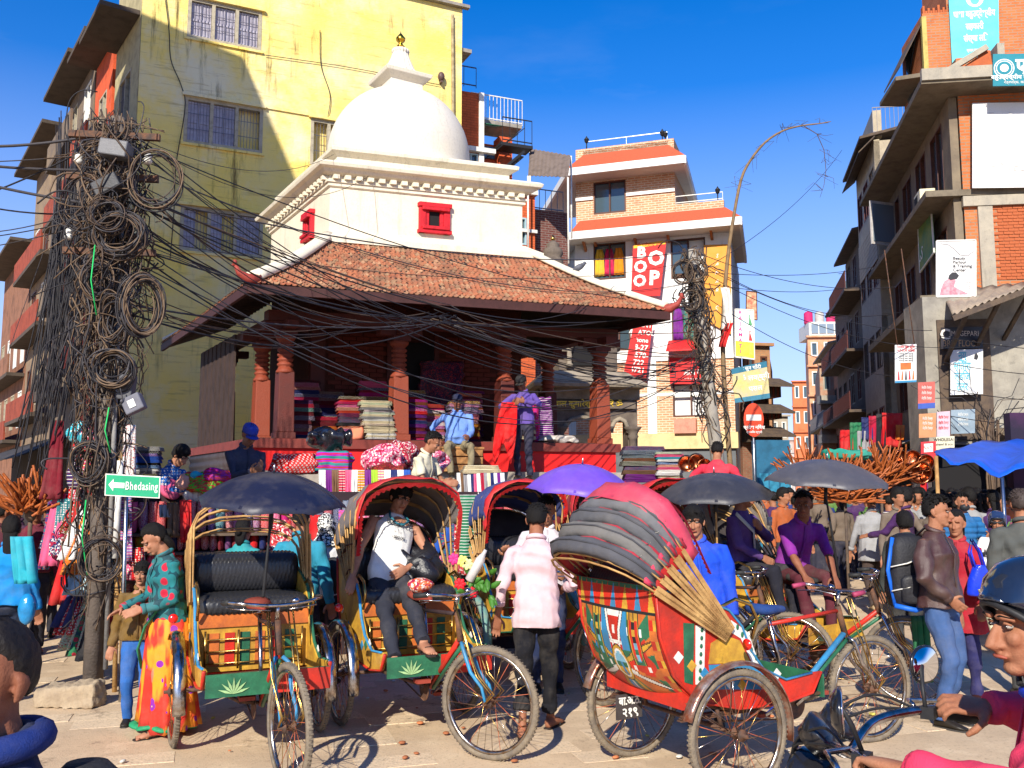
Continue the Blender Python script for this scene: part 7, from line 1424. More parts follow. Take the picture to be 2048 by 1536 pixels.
for k,(x,y,cn,pt) in enumerate(((160,900,'red','diamond'),(172,885,'pink','stripe'),(155,870,'turquoise','dots'),(178,935,'orange','stripe'),(150,955,'navy','stripe'),(196,985,'red','plain'),(210,1010,'red','plain'))): bundle(f'{cn} knitted jumper, {od(k)} from the top in the hanging bunch left of the pole',onst(x,y+22,8.9),(.20,.16,.26),cn,pt,'jumper','jumper',60+k,group='jumpers hanging in a bunch by the pole',amp=.015)
for k,(x,y0,y1,cn,pt) in enumerate(((283,1165,1240,'brown','stripe'),(300,1170,1230,'crimson','ikat'),(330,1010,1035,'grey','plain'),(345,1005,1075,'brown','plain'),(372,1000,1085,'red','plain'),(275,1095,1160,'red','dots'),(395,1130,1200,'maroon','plain'))): strip(f'{cn} shawl hanging over the shelf rows, {od(k)} in the group by the street sign',onst(x,y0,9.25),onst(x+2,y1,9.22),.11,cn,pt,cat='shawl',name='shawl',group='shawls hanging over the shelves',seed=80+k)
for k,(x,y,cn,pt) in enumerate(((620,1090,'red','plain'),(700,1080,'pink','ikat'),(560,1100,'red','floral'),(905,1060,'teal','ikat'),(925,1080,'red','floral'),(890,1040,'blue','plain'),(940,1050,'green','stripe'))): strip(f'{cn} cloth length hung low behind the rickshaws, {od(k)} of the stall front',onst(x,y-60,9.3),onst(x,y+70,9.25),.22,cn,pt,cat='cloth',name='hanging_cloth',group='cloth lengths hung at the stall front',seed=90+k)
rg=random.Random(77)
for k in range(34):
    x=rg.uniform(112,262); y0=rg.uniform(835,1130); L=rg.uniform(70,190); cn=rg.choice(['red','red','crimson','navy','black','white','pink','teal','orange','maroon','red']); pt=rg.choice(['plain','dots','diamond','ikat','stripe','floral']); sx_=-rg.uniform(0,30) if x<215 else rg.uniform(-4,6)
    strip(f'{cn} {pt if pt!="ikat" else "mottled"} garment, {od(k)} hung on the rack round the cable pole',onst(x,y0,9.15+.25*rg.random()),onst(x+sx_,y0+L,9.05+.2*rg.random()),rg.uniform(.07,.14),cn,pt,cat='garment',name='garment',group='garments hung round the cable pole',seed=200+k,wb=rg.uniform(.10,.2),amp=.02)
# wooden seat for the man on the plinth step
bx=thing('crate','wooden crate used as a seat on the plinth step','crate',S3(3.44,.95,2.02)); 
q=SB(); 
for z in (2.02,2.14,2.26): P_=SB(); P_.sbox(3.12,.72,z,3.77,.74,z+.10); obj('slat',P_,M((.42,.20,.07),.7,.3,8,.4),bx); P_=SB(); P_.sbox(3.12,.98,z,3.77,1.0,z+.10); obj('slat',P_,M((.42,.20,.07),.7,.3,8,.4),bx)
P_=SB(); P_.sbox(3.10,.71,2.37,3.79,1.02,2.40); obj('lid',P_,M((.45,.22,.08),.7,.3,8,.4),bx)
for a in (3.10,3.74): P_=SB(); P_.sbox(a,.745,2.02,a+.05,.975,2.365); obj('side',P_,M((.34,.16,.06),.7,.3,8,.4),bx)
# ---------------------------------------------------------------- bundles of wooden flutes
FLUTE=M((.48,.13,.03),.4,.5,9,.2,col2=(.20,.045,.012),lo=.4,hi=.6)
def flutes(label,px,py,Y,n,R,zc,a0,a1,seed,lens=(.55,.85),L0=1):
    c=atY(px,py,Y); root=thing('flute_rack',label,'flute rack',(c.x,c.y,0)); r=random.Random(seed); st=MB().tube([(0,0,0),(0,0,1)],.5,6).mesh('flute'); st.materials.append(FLUTE)
    obj('post',MB().tube([(c.x,c.y,0),(c.x,c.y,c.z+.1)],.022,8),OLDW,root); obj('hub',MB().ell(c,(.06,.06,.10)),OLDW,root)
    for k in range(n):
        t=R_(r.uniform(a0,a1)); L=r.uniform(*lens); d=Vector((math.cos(t),r.uniform(-.8,.3),math.sin(t)+.05)).normalized(); p=c+d*.06+Vector((r.gauss(0,.13*L0),r.gauss(0,.1),r.uniform(-.12,.16)*L0))
        o=bpy.data.objects.new('flute',st); COL.objects.link(o); o.parent=root; o.matrix_parent_inverse=mat_of(root).inverted(); o.location=p; o.rotation_euler=d.to_track_quat('Z','Y').to_euler(); o.scale=(.028,.028,L)
flutes('big fan of orange wooden flutes behind the grey umbrella',1690,990,13.2,240,.8,1.5,-14,190,1,(.25,.52))
flutes('second fan of wooden flutes nearer the clothes shop',1762,968,15.5,120,.7,1.7,0,150,2,(.3,.62))
flutes('bundle of brown flutes in the dark alley on the left',62,1024,9.4,90,.5,1.5,5,175,3,(.18,.34),.6)
flutes('small bundle of flutes left of the grey umbrella',1612,962,17,60,.5,1.7,10,160,4,(.4,.7))
# green cloth on the flutes, copper pots, clothes at the shops
bundle('green plastic sheet thrown over the flute stand',atY(1690,920,14.5),(.75,.4,.16),(.02,.28,.2),'plain','plastic sheet','plastic_sheet',50,amp=.02)
CU=M((.62,.24,.11),.3,.3,10,.2,metal=1,col2=(.40,.14,.07))
for k,(x,y,r_) in enumerate(((1806,938,.13),(1822,918,.16),(1836,944,.20),(1848,925,.15),(1800,912,.11),(1855,950,.13),(1790,925,.12),(1372,926,.11),(1392,924,.12),(1408,932,.10))):
    Y=15.5 if x>1500 else 12; c=atY(x,y,Y); R=Matrix.Rotation(R_(90+random.uniform(-25,25)),3,'X'); o=obj('copper_pot',MB().lathe([(.2*r_,-.5*r_),(.8*r_,-.35*r_),(r_,.1*r_),(.85*r_,.45*r_),(.95*r_,.55*r_),(.88*r_,.53*r_),(.8*r_,.42*r_),(.9*r_,.1*r_),(.7*r_,-.25*r_),(.02,-.35*r_)],20,c,R=R),CU); tag(o,['small','round','largest','shiny','upper','low','narrow','wooden toned','open','little'][k]+(' copper pot hanging at the right street shop' if x>1500 else ' copper bowl shown behind the red sweater man'),'pot','copper pots hung for sale')
for k,(x,y0,y1,cn,w) in enumerate(((1752,832,890,'crimson',.25),(1766,828,905,'black',.22),(1784,826,894,'red',.34),(1735,835,880,'navy',.2),(1712,845,905,'green',.2),(1728,862,905,'grey',.22),(1693,860,900,'red',.2),(1852,960,1000,'red',.2),(1868,955,1000,'purple',.25),(1800,850,880,'orange',.15))): strip(f'{cn} garment hanging at the street shops, {["long one beside the placard","next to the red one","widest red one","by the dark doorway","low green one","pale low one","near the orange sheets","under the price board","beside the tarpaulin","small bright one"][k]}',atY(x,y0,22),atY(x,y1,22),w*1.6,cn,'plain',cat='garment',name='garment',group='garments hung along the street shops',seed=100+k,amp=.04)
# blue tarpaulin
tz=thing('tarpaulin','bright blue tarpaulin stretched over stalls at the right edge','tarpaulin',atY(1960,920,12.5)); rows=[]
for i in range(17):
    f=i/16; x=1868+f*260; row=[]
    for j in range(9):
        g_=j/8; top=(905-26*math.sin(min(1,f*1.6)*1.57)); low=912+ (48*math.exp(-((f-.52)/.16)**2))+12*math.sin(f*9)+10*f; yy=top+(low-top)*g_**1.5; row.append(atY(x+(8*g_ if f<.1 else 0),yy,15.5-3.4*g_)+Vector((0,0,.03*math.sin(i*1.3+j))))
    rows.append(row)
obj('sheet',MB().sheet(rows,.01),M((.005,.10,.62),.45,.2,4,.4,col2=(.01,.07,.42)),tz)
mb=MB(); p=atY(2004,955,12.1); mb.tube([p,(p.x,p.y,0)],.025,8); obj('pole',mb,STEEL,tz); mb=MB(); p=atY(1872,912,12.1); mb.tube([p,(p.x,p.y,0)],.025,8); obj('pole',mb,BAMBOO,tz)
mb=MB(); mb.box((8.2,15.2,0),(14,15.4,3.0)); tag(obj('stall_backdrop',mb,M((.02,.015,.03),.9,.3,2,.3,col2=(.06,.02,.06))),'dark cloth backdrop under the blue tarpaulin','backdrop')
# ---------------------------------------------------------------- poles and cables
PX,PY=gx(205,8.3),8.3; CONP=M((.16,.13,.11),.9,.3,5,.5,fine=50); CAB=[WIRE,M((.085,.055,.038),.6,.3,20,.1),M((.16,.105,.065),.65,.3,20,.1),M((.05,.045,.05),.5,.2,20,.1)]
pole=thing('utility_pole','cable laden utility pole standing beside the shawl stall','utility pole',(PX,PY,0)); top=atY(236,236,8.3); rp_=random.Random(3)
def pax(z,r=0,a=0): f=z/top.z; return Vector((PX+(top.x-PX)*f+r*math.cos(a),PY+r*math.sin(a),z))
obj('shaft',MB().tube([pax(0),pax(2.5),pax(top.z)],[.085,.078,.065],14),CONP,pole); obj('conduit',MB().tube([pax(.2)+Vector((.13,-.06,0)),pax(4.2)+Vector((.10,-.05,0))],.022,8),M((.25,.24,.23),.6,.3,9,.2),pole)
for q,z,zz in ((.2,0,2.1),(.26,0,1.3)): obj('bamboo_brace',MB().tube([pax(z)+Vector((q,-.02,0)),pax(zz)+Vector((q-.05,0,0))],.022,8),BAMBOO,pole)
obj('white_conduit',MB().tube([pax(1.15)+Vector((.19,-.1,0)),pax(2.0)+Vector((.2,-.1,0))],.028,8),WHP,pole)
for z in (3.9,4.6,5.0): mb=MB(); mb.bar(pax(z)+Vector((-.4,-.1,0)),pax(z)+Vector((.4,.0,.0)),.05,.06); obj('crossarm',mb,RUST,pole)
for k,z in enumerate((3.95,4.66,4.66)): q=pax(z)+Vector(((-.35,-.3,.33)[k],-.1,.05)); obj('insulator',MB().lathe([(.03,0),(.045,.03),(.03,.05),(.045,.07),(.02,.11)],12,q),WHP,pole)
def boxat(nm,x,y,Y,s,rz,m): c=atY(x,y,Y); o=obj(nm,MB().cbox(c,s,Matrix.Rotation(rz,3,'Y')),m,pole,bevel=.012); return o,c
boxat('junction_box',232,300,8.1,(.26,.16,.15),.15,M((.13,.13,.14),.4,.2,9,.1)); boxat('junction_box',216,372,8.1,(.24,.14,.14),-.5,M((.05,.05,.055),.5)); o,c=boxat('meter_box',268,808,8.05,(.17,.10,.15),-.45,M((.16,.16,.19),.4,.2,9,.1)); boxat('relay_box',254,775,8.1,(.13,.10,.22),.1,M((.09,.09,.10),.6,.2,9,.2))
mb=MB(); mb.cbox(c+Vector((.0,-.055,0)),(.06,.004,.07),Matrix.Rotation(-.45,3,'Y')); obj('paper_label',mb,WT,o)
tang=MB()
for k in range(170):   # strands that wander up and down the pole
    z0=rp_.uniform(.5,4.2); L=rp_.uniform(.8,3.2); z1=min(5.2,z0+L); a=rp_.uniform(0,6.28); r=rp_.uniform(.07,.20); w=rp_.uniform(.5,2.2); pts=[]
    for i in range(18):
        f=i/17; z=z0+(z1-z0)*f; rr_=r*(1+.5*math.sin(f*w*6+k))+ (.10 if z>2.6 else 0)*rp_.random(); pts.append(pax(z,rr_,a+.9*math.sin(f*w*3.3+k*1.3))+Vector((rp_.uniform(-.012,.012),0,0)))
    tang.tube(pts,rp_.choice([.004,.005,.007,.009]),4,m=rp_.choice([0,1,1,2,2,3]))
for k in range(150):   # loose loops
    z=rp_.choice([rp_.uniform(1.0,5.0),rp_.uniform(3.2,5.1)]); R0=rp_.uniform(.08,.30); cx=rp_.gauss(0,.14); c=pax(z)+Vector((cx,rp_.uniform(-.25,.1),0)); th=rp_.uniform(0,6.28); e=rp_.uniform(.4,1.1); arc=rp_.uniform(2.5,6.3); pts=[]
    R=Matrix.Rotation(rp_.uniform(-.9,.9),3,'Z')@Matrix.Rotation(rp_.uniform(-.4,.4),3,'X')
    for i in range(20): t=th+arc*i/19; rr_=R0*(1+.12*math.sin(t*3+k)); pts.append(c+R@Vector((rr_*math.cos(t),0,rr_*e*math.sin(t))))
    tang.tube(pts,rp_.choice([.004,.005,.006,.008]),4,m=rp_.choice([0,0,1,2,3]))
for k in range(90):   # shaggy short ends near the top
    z=rp_.uniform(3.4,5.2); p=pax(z,rp_.uniform(.05,.25),rp_.uniform(0,6.28)); d=Vector((rp_.gauss(0,.5),rp_.gauss(0,.2),rp_.uniform(-1,.3))).normalized(); L=rp_.uniform(.15,.6); tang.tube([p+d*L*q+Vector((0,0,-.25*L*q*q)) for q in (0,.3,.6,1)],.005,4,m=rp_.choice([0,1,2]))
tag(obj('cable_tangle',tang,CAB,kind='stuff'),'brown and black cable tangle wrapped round the near pole','cables')
def coil(label,x,y,Y,R0,e,n,seed,rz=0,rx=0,group='cable coils hung on the near pole'):
    c=atY(x,y,Y); r=random.Random(seed); mb=MB(); Rm=Matrix.Rotation(rz,3,'Z')@Matrix.Rotation(rx,3,'X')
    for k in range(n):
        rr_=R0*r.uniform(.78,1.08); off=Vector((r.gauss(0,.018),r.gauss(0,.03),r.gauss(0,.018))); pts=[c+Rm@(Vector((rr_*math.cos(t)*(1+.03*math.sin(3*t+k)),.03*math.sin(t*2+k),rr_*e*math.sin(t)))+off) for t in [2*math.pi*i/30 for i in range(30)]]
        mb.tube(pts,r.choice([.005,.007]),5,m=r.choice([0,1,2,3]),closed=True)
    tag(obj('cable_coil',mb,CAB),label,'cable coil',group)
for i,a in enumerate((('large round coil with a green ribbon at mid pole',240,468,8.05,.22,.92,22,1),('deep grey coil behind the pole right side',284,612,8.0,.17,1.5,24,2,.7),('tilted coil hugging the pole below the ribbon',232,638,8.0,.15,1.35,14,3,-.4),('dark ringed coil above the meter box',228,738,8.0,.17,.9,22,4),('small coil over the hanging jumpers',180,930,8.1,.16,1.15,14,5),('wide loose loops swinging right of the pole top',312,360,8.1,.22,1.2,9,6,.2),('thin big loops at the left of the pole top',170,400,8.1,.25,1.1,6,7,-.3),('narrow coil just under the junction box',214,430,8.0,.14,1.0,12,8,.3),('low thin coil of wire beside the shelves',205,1120,8.0,.17,1.1,8,9,.5),('coil on the left flank of the pole at roof height',196,560,8.05,.13,1.3,10,10,.4))): coil(*a)
for k,(x,y0,y1) in enumerate(((190,490,630),(218,815,905),(172,1000,1150))): tag(obj('green_string',MB().tube([atY(x,y0,7.95),atY(x-8,(y0+y1)/2,7.9),atY(x+3,y1,7.95)],.006,5),M((.02,.5,.12),.6)),['green string tied across the large coil','green string dangling above the street sign','green string hanging left of the pole foot'][k],'string')
# second bundle of dark cables falling left of the pole
mb=MB()
for k in range(110):
    x0=rp_.uniform(110,200); x1=x0-rp_.uniform(10,95); y0=rp_.uniform(220,520); y1=rp_.uniform(650,980); Y=rp_.uniform(8.6,10.5); pts=[]
    for i in range(14): f=i/13; pts.append(atY(x0+(x1-x0)*f**1.6+6*math.sin(f*5+k),y0+(y1-y0)*f,Y))
    mb.tube(pts,rp_.choice([.004,.006,.008]),4,m=rp_.choice([0,0,0,3]))
tag(obj('cable_tangle',mb,CAB,kind='stuff'),'dark mass of cables falling into the alley left of the pole','cables')
# second pole
P2=Vector((gx(1462,17),17,0)); T2=atY(1382,500,17); pl2=thing('utility_pole','leaning cable wrapped pole in front of the brick shop house','utility pole',P2)
obj('shaft',MB().tube([P2,P2.lerp(T2,.5),T2],[.14,.12,.09],12),M((.30,.27,.23),.9,.3,5,.4),pl2); mb=MB(); mb.bar(T2+Vector((-.3,0,-.5)),T2+Vector((.3,0,-.45)),.07); obj('crossarm',mb,RUST,pl2)
t2=MB()
for k in range(95):
    f0=rp_.uniform(.40,.85); f1=min(1.0,f0+rp_.uniform(.15,.5)); a=rp_.uniform(0,6.28); r=rp_.uniform(.08,.20); pts=[]
    for i in range(14): f=f0+(f1-f0)*i/13; c=P2.lerp(T2,f); rr_=r*(1+.5*math.sin(i*.9+k)); pts.append(c+Vector((rr_*math.cos(a+math.sin(i*.5+k)),rr_*math.sin(a),0)))
    t2.tube(pts,rp_.choice([.007,.010,.013]),4,m=rp_.choice([0,1,3,1,2]))
for k in range(34):
    f=rp_.uniform(.5,1.0); c=P2.lerp(T2,f)+Vector((rp_.gauss(0,.2),0,0)); R0=rp_.uniform(.12,.28); th=rp_.uniform(0,6); t2.tube([c+Vector((R0*math.cos(th+3.6*i/14),rp_.uniform(-.1,.1),R0*math.sin(th+3.6*i/14))) for i in range(15)],.012,4,m=rp_.choice([0,3,1]))
tag(obj('cable_tangle',t2,CAB,kind='stuff'),'black cable tangle wrapped round the far leaning pole','cables')
for k,(x,y) in enumerate(((1366,545),(1384,600),(1392,540))): coil(['coil on the left of the far pole head','coil lower down the far pole','coil at the very top of the far pole'][k],x,y,16.8,.20,1.1,9,30+k,group='cable coils on the far pole')
# cables between poles, pavilion and houses
def cable(p,q,sag,r=.008,m=0,label=None,group=None,n=26,wob=0):
    p=Vector(p);q=Vector(q); pts=[]
    for i in range(n+1): f=i/n; pts.append(p.lerp(q,f)-Vector((0,0,4*sag*f*(1-f)+wob*math.sin(f*9))))
    o=obj('cable',MB().tube(pts,r*.72,5),CAB[m]); return tag(o,label,'cable',group)
GA='cables strung from the near pole across the tiled roof'
rc_=random.Random(9)
for k in range(20):
    p=pax(rc_.uniform(3.9,5.1),.15,rc_.uniform(-1.5,.5)); f=rc_.uniform(.62,1.0); q=P2.lerp(T2,f)+Vector((rc_.uniform(-.15,.15),-.1,0)); cable(p,q,rc_.uniform(.35,1.5),rc_.choice([.006,.009,.012]),rc_.choice([0,0,3,1]),'thin black cable sagging from the near pole over the tiled roof to the far pole',GA,30)
anc=S3(2.75,-.02,4.42); anc2=S3(1.5,.0,4.18)
for k in range(11): cable(pax(rc_.uniform(3.2,4.8),.12,-.8),anc+Vector((rc_.uniform(-.2,.4),0,rc_.uniform(-.25,.05))),rc_.uniform(.1,.75),rc_.choice([.007,.010,.014]),rc_.choice([0,3,3,1]),'cable running from the near pole to the knot under the pavilion eave','cables gathered under the pavilion eave')
for k in range(12): cable(anc+Vector((rc_.uniform(-.2,.2),0,rc_.uniform(-.3,.05))),P2.lerp(T2,rc_.uniform(.55,.8))+Vector((0,-.15,0)),rc_.uniform(.1,.6),rc_.choice([.008,.012,.016]),rc_.choice([0,3,1]),'cable running from the knot under the eave to the far pole','cables leaving the eave knot for the far pole')
for k in range(5): cable(pax(rc_.uniform(3.2,3.9),.1,-.6),anc2+Vector((0,0,rc_.uniform(-.15,.1))),rc_.uniform(.15,.5),.008,rc_.choice([1,2]),'pale cable from the near pole to the first pavilion post','pale cables reaching the first pavilion post')
for k in range(9):
    z=rc_.uniform(4.2,5.1); cable(pax(z,.12,3),(-8.5,9.5+rc_.uniform(-1,2),rc_.uniform(4.5,6.2)),rc_.uniform(.05,.5),rc_.choice([.008,.012,.02]),rc_.choice([0,0,3]),'cable leaving the near pole for the alley on the left','cables running left from the near pole')
for k in range(5): cable(pax(5.05,.1,0),YF.P(4+k,9.5-k*.3,.1) if False else S3(1.8+k*.6,2.0,7.3-.3*k),rc_.uniform(.2,.5),.006,0,'fine cable rising from the near pole to the white cornice','fine cables reaching the white cornice') if k<2 else None
for k,(q,s_) in enumerate((((8.9,21,6.4),.3),((9.4,22,6.0),.5),((9.2,20,5.2),.35),((10.5,21,5.0),.5),((9.6,24,7.6),.15),((12.2,33,14.2),.4),((11.5,28,8.2),.3),((9.0,21,4.3),.4))): cable(T2+Vector((0,0,-.1*k)),q,s_,.010,0,'cable crossing the sky from the far pole to the right hand houses','cables crossing the street sky')
for k in range(4): cable(RA.P(-1.5,5.2-.6*k,2.5),(13,15,4.2-.4*k),.3,.012,0,'cable slung low across the front of the right hand shop','cables slung across the right hand shop')
# gnarled cable spray by the white board on the right
mb=MB()
for k in range(20):
    p=RA.P(rp(1978,850,2.3)[0]+rp_.uniform(-.08,.08),rp_.uniform(2.2,3.4),2.3); d=Vector((rp_.uniform(-1.3,1.3),rp_.uniform(-.3,.3),rp_.uniform(.2,1))); mb.tube([p,p+d*.4+Vector((0,0,.3)),p+d*.9+Vector((0,0,.1)),p+d*1.3+Vector((rp_.uniform(-.2,.3),0,.25))],rp_.choice([.008,.012]),4,m=rp_.choice([0,1,3]))
for k in range(20): p=RA.P(rp(1978,850,2.3)[0]+rp_.uniform(-.1,.1),0,2.3); mb.tube([p,p+Vector((rp_.uniform(-.1,.1),0,2)),p+Vector((rp_.uniform(-.15,.15),0,3.3))],.02,4,m=rp_.choice([1,2]))
tag(obj('cable_tangle',mb,CAB,kind='stuff'),'tree shaped spray of old cables at the right hand corner shop','cables')
# bent bamboo festival pole with flag
Yb=17.3; bp=thing('bamboo_pole','tall bent bamboo pole arching against the sky','bamboo pole',atY(1452,900,Yb)*1); pts=[atY(x,y,Yb) for x,y in ((1466,985),(1458,900),(1448,760),(1446,640),(1455,520),(1468,430),(1482,360),(1500,322),(1530,285),(1565,262),(1600,252),(1640,247),(1662,243))]
obj('culm',MB().tube(spl(pts,3),.02 if 0 else [q for q in (lambda L:[L[min(12,i//3)] for i in range(37)])([.05,.048,.046,.04,.036,.03,.027,.024,.021,.018,.015,.011,.006])],8),M((.22,.14,.07),.7,.4,7,.3),bp); tw=[(1608,252),(1634,268),(1648,300),(1652,340),(1648,370),(1640,395)]; obj('drooping_twig',MB().tube([atY(x,y,Yb) for x,y in tw],[.009,.008,.007,.006,.005,.003],6),M((.09,.06,.05),.8),bp)
mb=MB(); r=random.Random(2)
for x,y in ((1500,322),(1530,285),(1565,262),(1600,252),(1640,247),(1634,268),(1650,320),(1650,350),(1645,380),(1482,360),(1580,255),(1655,300)):
    for k in range(3): p=atY(x,y,Yb); mb.tube([p,p+Vector((r.uniform(-.2,.2),0,r.uniform(-.12,.16))),p+Vector((r.uniform(-.35,.35),0,r.uniform(-.3,.12)))],[.005,.004,.002],4)
obj('twigs',mb,M((.09,.06,.05),.8),bp,kind='stuff')
fl=thing('flag','white and red cloth flag drooping from the bamboo pole','flag',atY(1448,600,17.2)); rows=[[atY(1450+ (q-.5)*18*(1-.3*f)+8*math.sin(f*4)-6*f,575+120*f,17.15)+Vector((0,.05*math.sin(q*9+f*3),0)) for q in (0,.2,.4,.6,.8,1)] for f in [i/10 for i in range(11)]]
obj('white_cloth',MB().sheet(rows[:8],.01),MO('plain'),fl,col=(.7,.66,.6)); obj('red_cloth',MB().sheet([[p+Vector((.05,-.03,0)) for p in r_] for r_ in rows[6:]],.01),MO('plain'),fl,col=PAL['red'])
# street name sign on the pole
GS=M((.015,.36,.17),.4,.15,5,.1,col2=(.02,.30,.15)); o,at,U,V,n=sign('green street name sign with white arrow beside the cable pole','street sign',[atY(209,991,7.75),atY(319,997,7.75),atY(321,953,7.75),atY(211,947,7.75)],.012,WHP,'street_sign'); patch(o,at,n,.02,.05,.98,.95,GS); 
t0=text('Bhedasing',o,at(.67,.5),U,V,.070,WT,bold=.012,sx=.66,space=1.08); t0.location+=-n*0; 
mb=MB(); mb.prism([at(u,v)+n*.005 for u,v in ((.07,.5),(.16,.78),(.16,.62),(.36,.62),(.36,.38),(.16,.38),(.16,.22))],n*.003); obj('arrow',mb,WT,o)
c=atY(275,970,7.80); mb=MB(); mb.tube([(c.x-.1,c.y+.1,0),(c.x-.1,c.y+.02,c.z+.05)],.018,8); obj('post',mb,STEEL,o)
# stone block, litter, small paper
st=MB(); q=atZ(140,1412,0); st.hexa([Vector(p)+q for p in ((-.27,-.10,0),(.24,-.13,0),(.28,.12,0),(-.22,.16,0),(-.26,-.07,.15),(.22,-.10,.20),(.25,.10,.21),(-.22,.13,.16))]); me=remesh(st,.02,1,'stone_block'); wrinkle(me,.012,5,1.6); tag(obj('stone_block',me,M((.42,.33,.22),.95,.3,5,.7,col2=(.28,.21,.14),fine=40)),'rough sandstone block lying by the foot of the cable pole','stone block')
lt=random.Random(8); LB=[M((.55,.18,.07),.8),M((.6,.57,.5),.8),M((.35,.12,.05),.8),M((.6,.5,.1),.8)]
for k in range(60):
    x,y=(lt.uniform(560,760),lt.uniform(1395,1440)) if k<10 else (lt.uniform(200,1850),lt.uniform(1300,1530)); p=atZ(x,y,0); s_=lt.uniform(.008,.034); me=MB().ell((0,0,0),(s_,s_*lt.uniform(.5,1),s_*.35),7,5)
    o=obj('litter',me,LB[k%4] if k<10 else lt.choice(LB)); o.location=(p.x,p.y,.012+s_*.25); o.rotation_euler=(0,0,lt.uniform(0,3)); tag(o,'small scrap of litter lying on the dusty paving','litter','scraps of litter on the paving')
# ---------------------------------------------------------------- rickshaws in the square
def hero(u,v):
    """painted back panel: 0 red 1 blue 2 yellow 3 green 4 white 5 black 6 orange 7 pale blue"""
    x=(u-.5)*2; y=(v-.45)*2.1; ad=abs(x)
    if v<.13:
        q=(u*13)%1; up_=abs(q-.5)*2; return [2,0,1,0][int(u*13)%4] if (v/.13)>up_ else (3 if v<.02 else 0)
    if v<.145 or ad>.985: return 5
    r=math.hypot(x*1.25,y)
    if r<.17: return 7 if y<-.02 else (3 if y<.06 else 2) if abs(x+.2*y)>.03 else 1
    if r<.20: return 4
    if r<.245: return 2
    if r<.262: return 5
    a=math.degrees(math.atan2(y,x*1.1))%360
    if ad>.84: return 6 if (v*9)%1<.5 else (0 if ad<.93 else 2)
    if .36<ad<.62 and v<.44:
        yy=(v-.16)/.28
        if yy<.10: return 5 if int(ad*50)%5==0 else 2
        if abs(ad-.49)>.115: return 5
        if abs(ad-.49)>.095: return 2
        if yy>.62 and (ad-.49)**2/.009+((yy-.62)/.3)**2>1: return 3
        return (2,5,2,5,7,3,7,1)[int(yy*8)%8] if abs(ad-.49)<.04 else (0 if x<0 else 3)
    for c0,wd,col in ((20,5,4),(160,5,4),(200,6,2),(340,6,2),(90,4,4),(250,4,4),(290,4,4),(58,7,2),(122,7,2)):
        d=abs((a-c0+180)%360-180)
        if d<wd*(1.15-r)*1.3: return col
        if d<wd*(1.15-r)*1.3+1.2: return 5
    k=int((a+10)/36)%10; col=(3,0,1,3,6,0,3,1,0,1)[k]
    if ad<.16 and y<-.2: col=0 if (int(v*40)%6) else 4
    if .16<ad<.34 and y<-.2: col=1
    if r>.93+.06*math.sin(a*.25): col=3 if int(a/12)%2 else 6
    if (int(u*31)%5==0 and int(v*27)%6==0 and col in(0,3) ): col=4
    return col
GR='cycle rickshaws waiting in the square'
R1=rickshaw('empty rickshaw with black woven tyre seat under a navy umbrella at left',-1.88,6.8,-65.5,wb=1.30,steer=8,top=False,hoodlen=.74,hood=(8,46),hc=(.30,.03,.03),hc2=(.12,.11,.10),seatc=2,back=False,slat=1)
R2=rickshaw('red hooded rickshaw carrying the dozing man in the white vest',-.85,7.4,-64.5,wb=1.38,steer=36,hood=(-8,48),hw=.43,hc=(.62,.02,.025),hc2=(.20,.17,.16),seatc=2,mud=CHROME)
R3=rickshaw('red hooded rickshaw behind the man in the pink shirt',.08,9.15,-66,wb=1.5,steer=5,hood=(-10,45),hc=(.70,.02,.02),hc2=(.04,.06,.22),seatc=1,mud=TEALP,frame=GREENP)
R4=rickshaw('ornate painted rickshaw seen from behind with grey folded hood',1.05,5.9,29,wb=1.66,steer=-6,hood=(36,58),nb=5,hc=(.60,.05,.10),hc2=(.15,.15,.155),seatc=0,paint=hero,mud=M((.30,.09,.05),.3,.3,12,.2,metal=.7,col2=(.42,.36,.30)),hoodlen=.86,slat=1)
R5=rickshaw('rickshaw with two men resting under the grey umbrella',2.28,8.75,-52,wb=1.42,steer=25,hood=(25,50),hc=(.16,.14,.12),hc2=(.20,.17,.15),seatc=1,lip=(YELP,YELP))
R6=rickshaw('half hidden rickshaw with scarlet hood behind the blue jacket man',1.55,9.1,-62,wb=1.45,steer=35,hood=(0,50),hc=(.65,.02,.02),hc2=(.30,.04,.04),seatc=1)
R7=rickshaw('farthest rickshaw with dark red hood beside the right hand stall',1.05,10.6,-70,wb=1.45,steer=10,hood=(0,50),hc=(.55,.02,.03),hc2=(.25,.03,.04),seatc=2,extras=False)
# number painted on the axle plate, rear lamp box of the painted one
ax=thing('plate','blue tin number plate hung under the painted rickshaw','number plate',(0,0,0)); 
c=atY(1258,1412,5.95); mb=MB(); mb.cbox(c,(.20,.006,.15),Matrix.Rotation(R_(30),3,'Z')); obj('board',mb,M((.06,.05,.05),.6,.4,9,.2),ax)
UU=Vector((math.cos(R_(30)),math.sin(R_(30)),0)); text('बा.अ.ठ.',ax,c+Vector((.003,-.005,.035)),UU,(0,0,1),.052,WT,bold=.03,sx=.85); text('२१९',ax,c+Vector((.003,-.005,-.035)),UU,(0,0,1),.055,WT,bold=.03)
